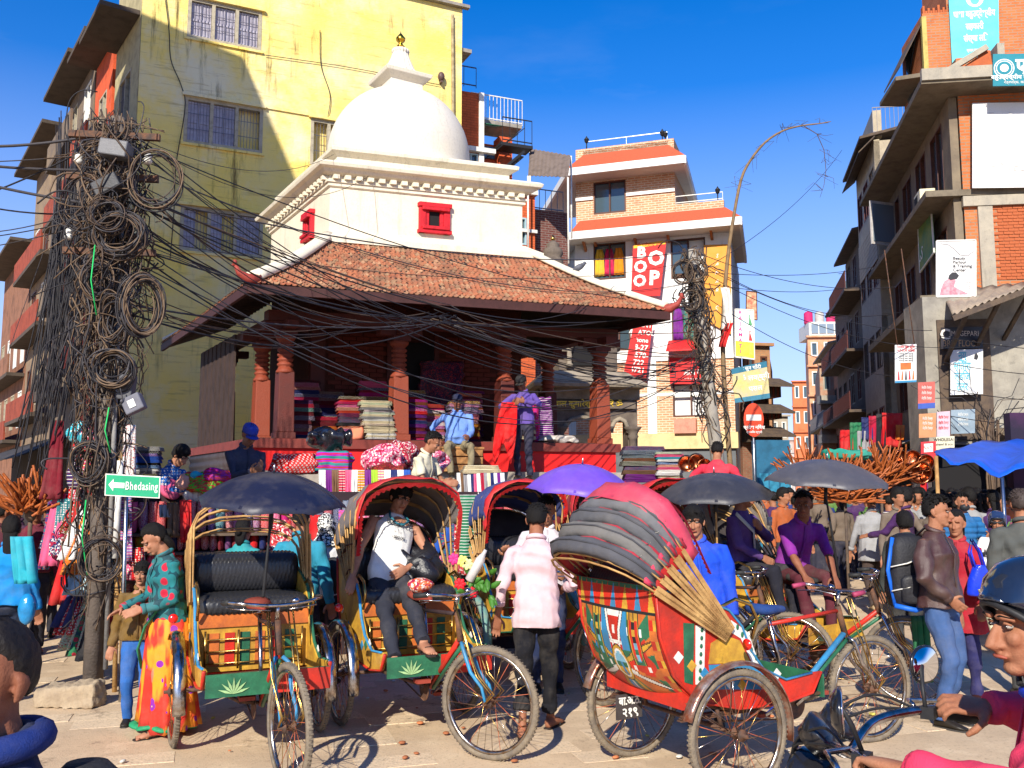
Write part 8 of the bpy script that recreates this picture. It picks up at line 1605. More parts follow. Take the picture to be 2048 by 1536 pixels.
# plastic flowers, leaves, bottle and cloth on the second rickshaw's handlebar
fl=thing('bouquet','plastic flowers and green leaves tied to the rickshaw handlebar','flowers',atY(920,1160,6.7)); r=random.Random(4)
for x,y,cc in ((908,1118,(.7,.03,.2)),(925,1122,(.75,.65,.15)),(935,1128,(.7,.7,.3)),(920,1168,(.7,.01,.02)),(945,1185,(.7,.01,.03))):
    c=atY(x,y,6.6); mb=MB()
    for k in range(7): a=k*.9; d=Vector((math.cos(a),-.4,math.sin(a))); mb.ell(c+d*.020,(.017,.008,.024),6,5,Matrix.Rotation(-a+1.57,3,'Y'))
    mb.ell(c,(.012,.012,.012),6,5); obj('flower',mb,M(cc,.6,.2,20,.1),fl)
for k in range(16):
    c=atY(r.uniform(935,985),r.uniform(1145,1200),6.62); d=Vector((r.uniform(-1,1),-.3,r.uniform(-1,.8))).normalized(); s_=d.cross(Vector((0,1,0))).normalized()*.022; obj('leaf',MB().sheet([[c-s_*q*w+d*l for q in (-1,0,1)] for l,w in ((0,.1),(.03,1),(.07,.8),(.10,.1))],.002),M((.05,.17,.02),.5,.3,20,.1),fl)
bt=thing('bottle','clear plastic bottle stuck upright beside the flowers','bottle',atY(955,1130,6.6)); obj('body',MB().lathe([(.012,-.13),(.033,-.12),(.033,.04),(.014,.09),(.012,.12)],12,atY(955,1130,6.6),R=Matrix.Rotation(.5,3,'Y')),M((.55,.52,.5),.15,.1,9,0,spec=.8),bt)
bundle('orange flowered cloth tied over the saddle of the red hooded rickshaw',atY(838,1183,6.95),(.22,.16,.10),(.65,.12,.03),'floral','cloth','saddle_cloth',61,amp=.01)
GU='umbrellas shading the rickshaws'
def ump(x,y,Y): return atY(x,y,Y)
p=ump(548,945,6.35); umbrella('navy black umbrella shading the empty rickshaw at left',p.x,p.y,p.z,r=.51,tilt=(8,4),col=(.010,.012,.035),dx=.03,dy=-.3,pole_len=.80,group=GU,h=.21)
p=ump(1165,928,8.2); umbrella('violet umbrella over the driver in the white shirt',p.x,p.y,p.z,r=.50,tilt=(6,3),col=(.16,.07,.55),dx=-.1,dy=0,pole_len=.75,group=GU,h=.24)
p=ump(1428,946,8.1); umbrella('charcoal umbrella on a wooden post left of the two resting men',p.x,p.y,p.z,r=.53,tilt=(7,-3),col=(.035,.035,.045),dx=.02,dy=.0,pole_len=1.35,group=GU,wood=True,h=.21)
p=ump(1654,919,7.9); umbrella('grey umbrella above the two resting men',p.x,p.y,p.z,r=.53,tilt=(7,2),col=(.075,.072,.085),dx=.03,dy=-.1,pole_len=.98,group=GU,h=.20)
# ---------------------------------------------------------------- people
def at_(px,Y): return gx(px,Y)
def loc(J,w):  # world point into the figure's frame
    return mat_of(J).inverted()@Vector(w)
NT=('shirt',(.5,.4,.4),'plain')
person('barefoot looking man in pale pink shirt and rolled black trousers, back turned',at_(1072,6.9),6.9,R_(176),H=1.62,top=('shirt',(.72,.52,.54),'pin'),bot=('trousers',(.012,.012,.016),'plain'),sleeve=.80,vox=.006,rolled=(.28,.10),shoes='sandal',seed=4,hl=(.30,-.02,.86),hr=(-.20,-.16,1.06),er=(-.5,.7,-.3),fl=(.10,.12,0),fr=(-.10,-.20,0),head=(-8,12),hemz=-.13,wid=1.0,loose=1.0,foot_dir=(0,-25),sk=1)
person('man in dark leather jacket and jeans with hand on hip',at_(1868,7.15),7.15,R_(42),H=1.68,top=('leather',(.055,.018,.016),'plain'),bot=('jeans',(.055,.11,.26),'plain'),vox=.006,face=True,hr=(-.16,-.14,.96),er=(-1,.4,.1),hl=(.22,-.05,.82),el=(.6,.6,-.2),pal=((0,.3,0),(.6,.3,.2)),head=(14,2),fl=(.11,.02,0),fr=(-.11,-.04,0),seed=9,wid=1.12,loose=1.12,curl=(.4,.35),sk=0,hemz=-.04)
bk=thing('backpack','black and blue backpack with white straps worn by the leather jacket man','backpack',(at_(1800,7.2),7.2,1.1)); R=Matrix.Rotation(R_(42-90+40),3,'Z')
bc=Vector((at_(1806,7.25),7.25,1.13)); mb=MB()
mb.loft([[bc+Vector(((.15*k1)*math.copysign(abs(math.cos(a))**.6,math.cos(a)),(.11*k1)*math.copysign(abs(math.sin(a))**.6,math.sin(a)),z)) for a in [2*math.pi*q/20 for q in range(20)]] for z,k1 in ((-.30,.5),(-.27,.9),(-.15,1.08),(.05,1.0),(.18,.92),(.25,.75),(.28,.35))]); obj('pack',mb,M((.015,.015,.02),.6,.3,12,.4),bk)
mb=MB(); mb.tube([bc+Vector((-.13,-.07,-.26)),bc+Vector((-.17,-.06,0)),bc+Vector((-.12,-.05,.25))],.016,8,flat=.6); mb.tube([bc+Vector((-.14,-.08,-.26)),bc+Vector((0,-.12,-.29)),bc+Vector((.13,-.07,-.26))],.02,8); obj('blue_trim',mb,M((.01,.12,.6),.5,.2,9,.1),bk)
for z in (.06,-.12): obj('strap',MB().tube([bc+Vector((-.16,-.09,z-.03)),bc+Vector((-.05,-.135,z)),bc+Vector((.08,-.125,z+.05))],.014,6,flat=.4),WHP,bk)
obj('pocket',MB().loft([[bc+Vector((.10*k1*math.cos(a),-.12+.03*math.sin(a),z)) for a in [2*math.pi*q/14 for q in range(14)]] for z,k1 in ((-.24,.6),(-.22,1),(-.06,1),(-.03,.7))]),M((.02,.02,.025),.5,.3,12,.3),bk)
obj('shoulder_strap',MB().tube([bc+Vector((.05,-.02,.24)),bc+Vector((.12,-.09,.33)),bc+Vector((.20,-.17,.24)),bc+Vector((.22,-.18,.05))],.022,6,flat=.4),BLACK,bk)
person('boy in green collared jacket and blue jeans beside the sari woman',at_(292,7.15),7.15,R_(12),H=1.18,top=('jacket',(.16,.09,.02),'plain'),bot=('jeans',(.03,.13,.42),'plain'),vox=.007,face=True,hair='mop',hr=(-.28,-.05,.80),hl=(.2,-.2,.95),head=(-8,-2),fl=(.09,-.02,0),fr=(-.10,.04,0),seed=12,sk=2,wid=.95,loose=1.1)
J=person('woman in teal spotted shawl and red flowered sari bending her head',at_(346,6.95),6.95,R_(-48),H=1.50,top=('shirt',(.02,.17,.19),'shawl'),bot=('sari',(.70,.035,.02),'sari'),vox=.007,face=True,hair='fem',fem=1,head=(-10,26),lean=(8,0),hl=(.12,-.26,1.02),hr=(-.20,-.30,1.0),fl=(.12,-.10,0),fr=(-.10,.14,0),shoes='sandal',seed=13,sk=2,loose=1.12,wid=1.05)
obj('sari_hem',MB().tube([Vector((.0+.245*math.cos(a)*(1+.1*math.sin(a*9)),.01+.215*math.sin(a)*(1+.1*math.sin(a*9)),.075+.01*math.sin(a*5))) for a in [2*math.pi*k/60 for k in range(60)]],.018,6,closed=True,flat=2.2),M((.02,.28,.12),.6,.3,20,.2),J['root'],False)
obj('sari_border',MB().tube([J['pel']+Vector((.13,-.13,.10)),J['pel']+Vector((.02,-.19,-.05)),J['pel']+Vector((-.12,-.19,-.25)),J['pel']+Vector((-.2,-.12,-.42))],.018,6,flat=.5),M((.03,.25,.12),.6,.3,20,.2),J['root'],False)
def seated(lab,rick,lx,ly,zs,rot,H,**k):  # seated inside a rickshaw; place in the rickshaw's frame
    m=mat_of(rick); w=m@Vector((lx,ly,0)); s=H/1.7
    return person(lab,w.x,w.y,rick.rotation_euler.z+rot,H=H,z0=0,pel=k.pop('pel',(0,0,zs/s)),**k)
RF=R_(90)   # facing the rickshaw's front
J=seated('dozing man in white printed vest and dark jeans lying back in the red hooded rickshaw',R2,-.05,-.10,1.06,RF,1.66,lean=(-22,14),hd=(0,8),roll=14,top=('vest',(.75,.74,.70),'plain'),bot=('jeans',(.03,.032,.045),'plain'),sleeve=0,vox=.006,face=True,hair='mop',hl=(.10,-.12,1.16),el=(1,.2,.2),hr=(-.34,-.10,1.10),er=(-1,.2,.3),fl=(.02,-.78,.60),fr=(-.18,-.70,.50),kl=(0,-.3,1),kr=(-.2,-.3,1),shoes='sandal',seed=15,sk=2)
T_=J['chest']+J['Rc']@Vector((0,-.121,.0)); Ux=J['Rc']@Vector((1,0,0)); Vz=J['Rc']@Vector((0,0,1)); Wm=mat_of(J['root'])
def deco(t_,dz,h): 
    p=Wm@(T_+Vz*dz); o=text(t_,J['root'],p,Wm.to_3x3()@(Ux),Wm.to_3x3()@Vz,h,KT,bold=.04,off=.004,sx=.62,ext=.0008); return o
deco('GODO★CULL',.045,.042); deco('♞♞',-.02,.07); deco('1 GOLD CALI',-.075,.022)
mb=MB()
for s in (1,-1): mb.tube([J['neck']+J['Rc']@Vector((.06*s,-.02,.02)),J['chest']+J['Rc']@Vector((.085*s,-.10,.10)),J['chest']+J['Rc']@Vector((.03*s,-.122,.045)),J['chest']+J['Rc']@Vector((0,-.124,.04))],.010,6)
obj('neck_trim',mb,M((.02,.15,.20),.7),J['root'],False)
obj('jacket_sleeve',MB().tube([J['shL']+Vector((.02,.02,-.07)),J['eL']+Vector((.02,0,.0)),J['wL']*.8+J['eL']*.2],[.075,.068,.058],12),M((.012,.012,.016),.35,.3,15,.5,spec=.5),J['root'],False)
bundle('black quilted jacket slipped down behind the dozing man',Vector((mat_of(R2)@Vector((-.12,.05,1.0)))),(.62,.42,.28),'black','plain','jacket','slipped_jacket',71,mat=M((.012,.012,.016),.35,.3,15,.5,spec=.5))
person('smiling man in royal blue jacket beside the painted rickshaw',at_(1402,7.2),7.2,R_(-12),H=1.60,top=('jacket',(.012,.07,.60),'plain'),bot=('trousers',(.02,.02,.03),'plain'),vox=.006,face=True,hair='mop',head=(-6,-4),lean=(6,-6),hl=(.24,-.16,.82),hr=(-.2,-.2,.9),seed=17,sk=0,wid=1.08,loose=1.12)
person('driver in white shirt under the violet umbrella holding up one hand',at_(1092,8.35),8.35,R_(4),H=1.66,top=('shirt',(.68,.62,.66),'plain'),bot=('trousers',(.02,.03,.08),'plain'),vox=.008,face=True,hr=(-.36,-.16,1.22),er=(-.5,.3,-1),hl=(.14,-.20,1.05),head=(-4,10),seed=18,sk=0)
J=seated('man in red head cloth and purple pullover sipping tea on the rickshaw seat',R5,-.10,-.12,1.04,RF+R_(12),1.66,lean=(4,0),head=(8,6),top=('sweater',(.11,.05,.22),'plain'),bot=('trousers',(.02,.02,.03),'plain'),vox=.007,face=True,hat=('wrap',((.62,.08,.10),'keffiyeh')),hl=(.05,-.20,1.42),el=(.8,-.2,-.6),hr=(-.08,-.26,1.16),er=(-.8,0,-.5),fl=(.12,-.50,.55),fr=(-.12,-.50,.55),kl=(.1,-.4,1),kr=(-.2,-.4,1),seed=19,sk=0)
obj('strap',MB().tube([J['shR']+Vector((-.02,-.06,.05)),J['chest']+Vector((0,-.135,-.03)),J['pel']+Vector((.16,-.08,.06))],.022,6,flat=.35,up=(0,1,0)),MO('stripe',.8,.3),J['root'],False,col=(.7,.7,.68))
obj('tea_glass',MB().lathe([(.022,-.04),(.028,.04)],12,J['wL']+Vector((0,-.09,.07))),M((.5,.5,.52),.1,.1,9,0,spec=.9),J['root'],False)
seated('man in plum shirt leaning forward with forearms on his knees',R5,.22,.24,1.0,RF-R_(25),1.66,lean=(30,0),hd=(-35,2),top=('shirt',(.24,.025,.30),'plain'),bot=('trousers',(.10,.02,.03),'plain'),sleeve=.55,vox=.007,face=True,hr=(-.16,-.52,.98),er=(-.6,.2,-.6),hl=(.14,-.50,.98),el=(.7,.2,-.5),fl=(.10,-.50,.50),fr=(-.12,-.52,.50),kl=(.1,-.4,1),kr=(-.2,-.4,1),seed=20,sk=3,shoes='sandal')
# men on the pavilion
w=S3(3.42,.86,0); person('heavy man in light blue shirt and navy cap sitting on a crate on the plinth',w.x,w.y,R_(8),H=1.62,z0=2.02,pel=(0,0,.46),lean=(2,0),head=(6,-2),top=('shirt',(.16,.30,.72),'plain'),bot=('trousers',(.27,.22,.13),'plain'),vox=.009,face=True,hat=('cap',(.015,.02,.06)),belly=.07,wid=1.15,hl=(.16,-.30,.56),hr=(-.32,-.06,.50),er=(-1,.4,0),fl=(.18,-.44,-.1),fr=(-.12,-.44,-.1),kl=(.3,-1,.3),kr=(-.3,-1,.3),seed=21,sk=3,curl=(.8,.5))
w=S3(4.38,.60,0); J=person('standing man in purple shirt and dark cap holding up a scarlet shawl',w.x,w.y,R_(-16),H=1.62,z0=1.90,lean=(6,0),head=(-12,22),top=('shirt',(.12,.07,.33),'plain'),bot=('trousers',(.03,.03,.06),'plain'),vox=.009,face=True,hat=('cap',(.01,.01,.015)),hr=(-.12,-.30,1.22),er=(-1,.3,-.3),hl=(.10,-.30,1.25),el=(1,.3,-.3),seed=22,sk=3)
w0=mat_of(J['root'])@Vector((-.16,-.36,1.24)); n=9; rows=[[w0+Vector((.02+(q/(n-1)-.5)*(.24+.22*f-.18*f*f*f)-.12*f,-.035*math.sin(q*2.3+f*3)*(.5+f),-.80*f-.16*f*math.sin(q*.9+.6))) for q in range(n)] for f in [i/12 for i in range(13)]]; tag(obj('shawl',MB().sheet(rows,.012),MO('plain'),col=(.72,.01,.012)),'bright scarlet shawl held up by the standing man in purple','shawl')
person('stall keeper in dark grey shirt and blue cap at the stall top',at_(486,10.6),10.6,R_(38),H=1.66,z0=.92,pel=(0,0,.82),lean=(8,0),head=(6,22),top=('shirt',(.05,.05,.085),'plain'),vox=.008,face=True,hat=('cap',(.02,.05,.42)),hl=(.06,-.34,1.08),hr=(-.06,-.36,1.05),seed=23,sk=0,wid=1.05)
person('young seller in cream short sleeved shirt reaching over the stall',at_(838,10.6),10.6,R_(68),H=1.62,z0=.90,pel=(0,0,.80),lean=(14,0),head=(4,14),top=('shirt',(.68,.62,.45),'plain'),sleeve=.35,vox=.008,face=True,hl=(.18,-.42,.98),hr=(-.12,-.40,.96),seed=24,sk=0)
person('young seller in blue denim jacket leaning over the scarf heap',at_(325,9.95),9.95,R_(70),H=1.50,z0=.85,pel=(0,0,.80),lean=(22,0),head=(0,14),top=('jacket',(.02,.12,.42),'dots'),vox=.008,face=True,hair='mop',hl=(.10,-.52,1.04),hr=(-.12,-.5,1.05),seed=25,sk=2)
person('seller in red and pink sweater bent over the far stall',at_(1432,11.6),11.6,R_(160),H=1.60,z0=.95,pel=(0,0,.72),lean=(22,0),top=('sweater',(.60,.03,.06),'plain'),vox=.010,hl=(.38,-.20,.86),hr=(-.38,-.18,.86),seed=26,sk=0)
# shoppers in front of the stall
person('shopper with tied hair in turquoise kurta facing the stall',at_(490,8.75),8.75,R_(165),H=1.46,top=('shirt',(.03,.30,.32),'plain'),vox=.009,hair='fem',fem=1,hl=(.15,-.3,1.0),seed=27)
person('shopper in zebra head scarf with a black shoulder bag facing the stall',at_(655,8.6),8.6,R_(170),H=1.50,top=('shirt',(.62,.62,.62),'plain'),vox=.009,hat=('hijab',((.03,.03,.035),'keffiyeh')),hair='none',fem=1,seed=28)
q=Vector((at_(672,8.45),8.42,.98)); bg_=thing('handbag','black shoulder bag hanging on the scarfed shopper','bag',q); me=remesh(MB().ell(q,(.13,.07,.17),12,8),.018,1,'bag'); obj('bag',me,BLACK,bg_); obj('strap',MB().tube([q+Vector((-.06,0,.12)),q+Vector((-.12,-.02,.35)),q+Vector((-.02,.04,.42)),q+Vector((.06,0,.12))],.012,6),BLACK,bg_)
person('shopper in turquoise jacket half hidden behind the empty rickshaw',at_(605,8.1),8.1,R_(170),H=1.58,top=('jacket',(.03,.26,.38),'plain'),bot=('trousers',(.02,.02,.04),'plain'),vox=.009,hl=(.28,-.05,.86),hr=(-.3,-.02,.80),seed=29)
person('long haired woman in bright blue shawl at the left edge, back turned',at_(28,7.9),7.9,R_(200),H=1.50,top=('shirt',(.01,.24,.62),'plain'),bot=('trousers',(.02,.03,.06),'plain'),vox=.008,hair='long',fem=1,seed=30,loose=1.3,hl=(.22,-.22,1.0))
strip('light turquoise dupatta over the shoulder of the blue shawl woman',(at_(52,7.75),7.72,1.36),(at_(62,7.7),7.70,.98),.16,'turquoise','plain',cat='dupatta',name='dupatta',seed=3,amp=.03)
q=Vector((at_(70,7.7),7.68,.78)); bg_=thing('handbag','shiny blue handbag hanging beside the long haired woman','bag',q); obj('bag',remesh(MB().ell(q,(.07,.06,.13),12,8),.015,1,'bag'),M((.01,.22,.50),.2,.3,12,.3,spec=.7),bg_)
for k,(x,Y,H,c,ro) in enumerate(((75,10.2,1.6,(.14,.01,.03),30),(35,10.6,1.62,(.06,.02,.05),-20),(100,11.2,1.6,(.05,.03,.04),200),(8,9.6,1.6,(.08,.02,.03),150))): person(['woman in maroon standing in the dark alley shop','person in dark purple by the brown flutes','person in charcoal deep in the dark alley','person in dark red at the far left edge'][k],at_(x,Y),Y,R_(ro),H=H,top=('shirt',c,'plain'),vox=.012,seed=33+k,sk=3,hair='short' if k else 'fem')
# walkers on the right
person('man in pale grey shirt walking away up the street',at_(1742,13.2),13.2,R_(172),H=1.68,top=('shirt',(.33,.33,.34),'plain'),bot=('trousers',(.06,.04,.035),'plain'),vox=.009,fl=(.09,.28,.10),fr=(-.09,-.20,0),shoes=(.35,.25,.14),sleeve=.9,hemz=-.16,loose=1.12,seed=40,hl=(.3,-.12,.85),hr=(-.3,.10,.86))
person('man in navy striped pullover beyond the grey shirted walker',at_(1776,14.6),14.6,R_(178),H=1.66,top=('sweater',(.02,.025,.10),'stripe'),vox=.011,seed=41)
person('man in dark grey waistcoat just left of the backpack',at_(1806,9.4),9.4,R_(175),H=1.50,top=('jacket',(.045,.05,.045),'plain'),bot=('trousers',(.05,.05,.05),'plain'),vox=.009,hair='mop',seed=42,hr=(-.28,-.05,.78))
person('woman in long wine red coat hidden behind the leather jacket man',at_(1908,7.95),7.95,R_(-35),H=1.55,top=('shirt',(.38,.015,.03),'plain'),bot=('trousers',(.03,.03,.12),'plain'),vox=.008,fem=1,hemz=-.30,loose=1.28,hair='long',hl=(.22,-.25,.88),hr=(-.2,-.2,.9),shoes=(.05,.015,.01),seed=43)
q=Vector((at_(1940,7.7),7.62,1.02)); bg_=thing('handbag','glossy cobalt handbag on the arm of the woman in wine red','bag',q); BB_=M((.01,.04,.62),.18,.2,12,.3,spec=.7); obj('bag',remesh(MB().loft([[q+Vector((.10*k1*math.cos(a),.05*math.sin(a),z)) for a in [2*math.pi*s_/14 for s_ in range(14)]] for z,k1 in ((-.13,1.0),(-.11,1.15),(0,1.0),(.09,.6),(.12,.4))]),.012,1,'bag'),BB_,bg_)
for d in (-.02,.02): obj('handle',MB().tube([q+Vector((-.04,d,.10)),q+Vector((-.07,d,.22)),q+Vector((-.05,d,.32)),q+Vector((.01,d,.22)),q+Vector((.04,d,.10))],.009,6),BB_,bg_)
strip('pale paper carrier bag swinging at the right of the red coat',(at_(1966,7.4),7.4,.97),(at_(1985,7.4),7.38,.60),.20,(.66,.62,.42),'plain',cat='carrier bag',name='carrier_bag',amp=.01,t=.03)
strip('green shopping bag hanging low behind the jeans man',(at_(1822,7.6),7.6,.74),(at_(1826,7.6),7.6,.22),.12,'green','plain',cat='carrier bag',name='carrier_bag',amp=.01,t=.04)
J=person('man in quilted blue jacket with black face mask',at_(1922,12.0),12,R_(0),H=1.68,top=('puffer',(.02,.13,.32),'plain'),bot=('jeans',(.04,.06,.14),'plain'),vox=.009,face=True,hl=(.2,-.2,1.15),seed=44); obj('face_mask',MB().ell(J['H3']((0,-.062,-.055)),(.064,.052,.050),12,8,J['Rh']),BLACK,J['root'],False)
person('girl in orange tunic walking towards the square',at_(1858,15.2),15.2,R_(-20),H=1.55,top=('shirt',(.68,.17,.02),'plain'),bot=('trousers',(.02,.12,.12),'plain'),vox=.011,fem=1,hair='long',hemz=-.25,seed=45,face=True)
person('person in scarlet head cloth beyond the girl in orange',at_(1838,16.5),16.5,R_(20),H=1.66,top=('shirt',(.18,.02,.05),'plain'),vox=.012,hat=('wrap',((.70,.01,.012),'plain')),seed=46)
J=person('woman in white top and dark blue helmet riding a scooter',at_(1990,11.0),11.0,R_(-25),H=1.58,z0=0,pel=(0,0,.78),top=('tshirt',(.75,.73,.72),'plain'),bot=('trousers',(.6,.6,.62),'plain'),sleeve=.35,vox=.009,face=True,fem=1,hair='long',hat=('helmet',(.02,.035,.09)),hl=(.26,-.42,1.0),hr=(-.26,-.42,1.0),fl=(.14,-.30,.25),fr=(-.14,-.30,.25),kl=(.2,-1,.4),kr=(-.2,-1,.4),seed=47)
obj('sunglasses',MB().tube([J['H3']((-.065,-.06,.012)),J['H3']((-.03,-.092,.010)),J['H3']((0,-.094,.012)),J['H3']((.03,-.092,.010)),J['H3']((.065,-.06,.012))],[.006,.020,.007,.020,.006],8,flat=1),BLACK,J['root'],False)
sc=thing('scooter','white scooter under the helmeted woman','scooter',(at_(1975,10.8),10.8,0)); sc.rotation_euler=(0,0,R_(-25)); mb=MB(); mb.loft([[Vector((x*w,y,z)) for x,z in ((-1,z0),(1,z0),(.8,z1),(-.8,z1))] for y,w,z0,z1 in ((-.52,.05,.55,.72),(-.48,.20,.40,.98),(-.38,.20,.30,1.0),(-.30,.17,.25,.30),(.0,.17,.25,.30),(.1,.16,.28,.72),(.6,.16,.40,.75),(.8,.08,.5,.7))],0,False); obj('body',mb,M((.70,.68,.66),.25,.1,9,0,spec=.6),sc,False,bevel=.02)
for y in (-.62,.55): R9=Matrix.Rotation(R_(90),3,'Y'); obj('wheel',MB().lathe([(.12,-.05),(.24,-.05),(.26,0),(.24,.05),(.12,.05)],20,(0,y,.26),R=R9),TYRE,sc,False)
obj('handlebar',MB().tube([(-.3,-.38,1.0),(0,-.44,1.05),(.3,-.38,1.0)],.016,8),BLACK,sc,False); obj('headlight',MB().ell((0,-.52,.90),(.07,.03,.07)),glass((.4,.4,.4)),sc,False)
person('balding man in grey suit at the right edge, back turned',at_(2040,8.1),8.1,R_(165),H=1.72,top=('jacket',(.085,.09,.085),'plain'),bot=('trousers',(.06,.06,.06),'plain'),vox=.008,seed=48,wid=1.1,hcol=(.05,.035,.03))
# farther crowd: a few figures repeated with their own clothes
crowd=[]; CC_=[((.20,.015,.03),'crimson'),((.02,.04,.16),'navy'),((.16,.12,.09),'brown'),((.03,.03,.04),'black'),((.06,.02,.09),'purple'),((.40,.10,.03),'orange'),((.02,.07,.10),'teal'),((.30,.30,.30),'grey'),((.32,.07,.13),'pink'),((.1,.2,.05),'olive')]
for i in range(5): crowd.append(person('x',0,0,0,H=1.62+.03*i,top=(['shirt','jacket','sweater','shirt','shirt'][i],CC_[i][0],'plain'),bot=('trousers' if i!=3 else 'sari',(.03,.03,.05),'plain'),vox=.016,hair=['short','fem','short','long','mop'][i],fem=int(i in(1,3)),seed=60+i,hl=(.2,-.1*i,.9+.05*i),fl=(.09,.1,.0),fr=(-.09,-.12,0))['root'])
spots=[(1800,18,0),(1822,20,180),(1850,19,160),(1873,21,10),(1888,17,170),(1902,19,0),(1935,15,20),(1955,17,180),(1972,19,0),(1998,16,160),(2018,18,10),(2038,14,170),(2045,11.5,0),(1950,13.5,150),(1965,22,0),(1700,20,180),(1720,22,0),(1690,26,180),(1670,24,170),(1650,30,0),(1630,28,170),(1612,33,180),(1600,26,0),(1585,22,160),(1570,30,0),(1555,25,170),(1640,40,0),(1660,36,180),(1620,45,0),(1605,38,160),(1735,17.5,185),(1710,18.5,10),(1590,16,170),(1566,14.5,10),(1545,17,180),(1578,19,20),(1615,20,175),(1880,24,0),(1915,24,180),(1990,13,30),(2010,20,180),(1530,20,0),(1845,23,170),(1750,25,0),(1680,15.8,170)]+[(1795+int(17.3*q)%250,12.5+(q*7)%11,(0,180,30,150,200)[q%5]) for q in range(74)]+[(1560+int(23.7*q)%150,19+(q*5)%16,(0,180,170,10)[q%4]) for q in range(18)]
rq=random.Random(5); seen={}
for k,(x,Y,ro) in enumerate(spots):
    i=rq.randrange(5); src=crowd[i]; ci=rq.randrange(10); o=copy_tree(src); o.location=(at_(x,Y),Y,0); o.rotation_euler=(0,0,R_(ro+rq.uniform(-25,25)))
    for ch in o.children:
        if ch.name.split('.')[0] in('shirt','jacket','sweater'): 
            ch.color=(*CC_[ci][0],1)
            for c2 in ch.children: c2.color=(*CC_[ci][0],1)
    wr=['short haired walker','bun haired woman','stocky walker','long haired woman','tousled walker'][i]; key=(ci,i); seen[key]=seen.get(key,0)+1
    where='by the tarpaulin' if x>1930 else ('by the pot shops' if x>1780 else ('behind the flutes' if x>1660 else 'far down the street'))
    tag(o,f'{wr} in {CC_[ci][1]} {where}, {"going away" if 90<ro<270 else "coming nearer"}, {od(sum(1 for s_ in spots[:k] if (s_[0]>1930)==(x>1930) and (s_[0]>1780)==(x>1780) and (s_[0]>1660)==(x>1660)))} of them','person','crowd farther up the street')
for c in crowd:
    for ch in list(c.children_recursive): bpy.data.objects.remove(ch)
    bpy.data.objects.remove(c)
# ---------------------------------------------------------------- close figures at the frame edges
J=person('close man in navy jacket with a face mask looped on his ear, bottom left corner',-.93,1.80,R_(-52),H=1.485,top=('jacket',(.012,.022,.07),'plain'),vox=.005,lean=(6,0),hd=(32,4),hl=(.25,-.05,.8),seed=81,sk=3,legs=True,hcol=(.012,.009,.008))
obj('mask_loop',MB().tube([J['H3'](p) for p in ((-.078,.02,.02),(-.080,-.02,-.012),(-.070,-.06,-.035),(-.05,-.085,-.045))],.0022,5),WHP,J['root'],False); obj('mask_loop',MB().tube([J['H3'](p) for p in ((-.078,.03,-.03),(-.074,-.0,-.06),(-.062,-.05,-.08),(-.045,-.075,-.085))],.0022,5),WHP,J['root'],False)
obj('face_mask',MB().ell(J['H3']((0,-.062,-.06)),(.066,.055,.050),14,10,J['Rh']),M((.25,.40,.50),.8),J['root'],False)
q=Vector((-.60,1.78,1.10)); bg_=thing('backpack','dark backpack on the close man at bottom left','backpack',q); m_=mat_of(J['root']); c=m_@(J['chest']+Vector((.02,.20,.06))); obj('scarf',MB().tube([J['neck']+J['Rc']@Vector((.085*math.cos(a),.085*math.sin(a),.02)) for a in [2*math.pi*k/24 for k in range(24)]],.030,10,closed=True),MO('plain',.9),J['root'],False,col=(.012,.03,.16)); mb=MB(); c=c+Vector((-.03,0,-.10)); mb.loft([[c+Vector((.10*k1*math.cos(a),.09*k1*math.sin(a),z-.03)) for a in [2*math.pi*s_/18 for s_ in range(18)]] for z,k1 in ((-.25,.7),(-.2,1),(.05,1),(.14,.8),(.18,.4))]); obj('pack',mb,M((.02,.02,.024),.7,.3,30,.4),bg_)
obj('red_tab',MB().tube([c+Vector((.04,-.118,.10)),c+Vector((.075,-.112,.07))],.004,5),RT,bg_)
# rider and motorcycle at the right
MR=R_(142); mo=thing('motorcycle','black motorcycle with round mirrors ridden by the man in pink','motorcycle',(1.227,2.18,0)); mo.rotation_euler=(0,0,MR)
Q=lambda nm,mb,m,par=mo:obj(nm,mb,m,par,False); GB=M((.012,.012,.015),.2,.2,9,0,spec=.7)
for x in (-.65,.78): w=Q('wheel',MB().tube([(x+.28*math.cos(a),0,.31+.28*math.sin(a)) for a in [2*math.pi*k/40 for k in range(40)]],.045,10,closed=True),TYRE); Q('spokes',MB().tube([(x-.26,0,.31),(x+.26,0,.31)],.02,6).tube([(x,0,.05),(x,0,.57)],.02,6).lathe([(.07,-.05),(.07,.05)],16,(x,0,.31),R=Matrix.Rotation(R_(90),3,'X')),RIMM,w)
mb=MB()
for s in (1,-1): mb.tube([(.45,.11*s,1.02),(.60,.11*s,.66),(.78,.08*s,.31)],.022,8)
Q('fork',mb,STEEL); Q('tank',MB().loft([ring((x,0,z),Matrix(((0,0,1),(1,0,0),(0,1,0))),w,h,16) for x,z,w,h in ((-.05,.82,.10,.08),(.05,.86,.15,.12),(.25,.88,.16,.12),(.40,.90,.10,.08))]),GB); Q('seat',MB().loft([ring((x,0,z),Matrix(((0,0,1),(1,0,0),(0,1,0))),w,h,12) for x,z,w,h in ((-.75,.86,.09,.04),(-.6,.84,.13,.05),(-.2,.80,.13,.05),(0,.80,.08,.04))]),M((.02,.02,.02),.7,.2,20,.3)); Q('engine',MB().cbox((.05,0,.50),(.42,.28,.34)).cbox((.16,0,.72),(.2,.2,.12)),STEEL)
hz=1.11; Q('handlebar',MB().tube(spl([(.25,.38,hz+.02),(.33,.30,hz+.04),(.44,.16,hz+.02),(.46,0,hz-.03),(.44,-.16,hz+.02),(.33,-.30,hz+.04),(.25,-.38,hz+.02)]),.0125,10),CHROME)
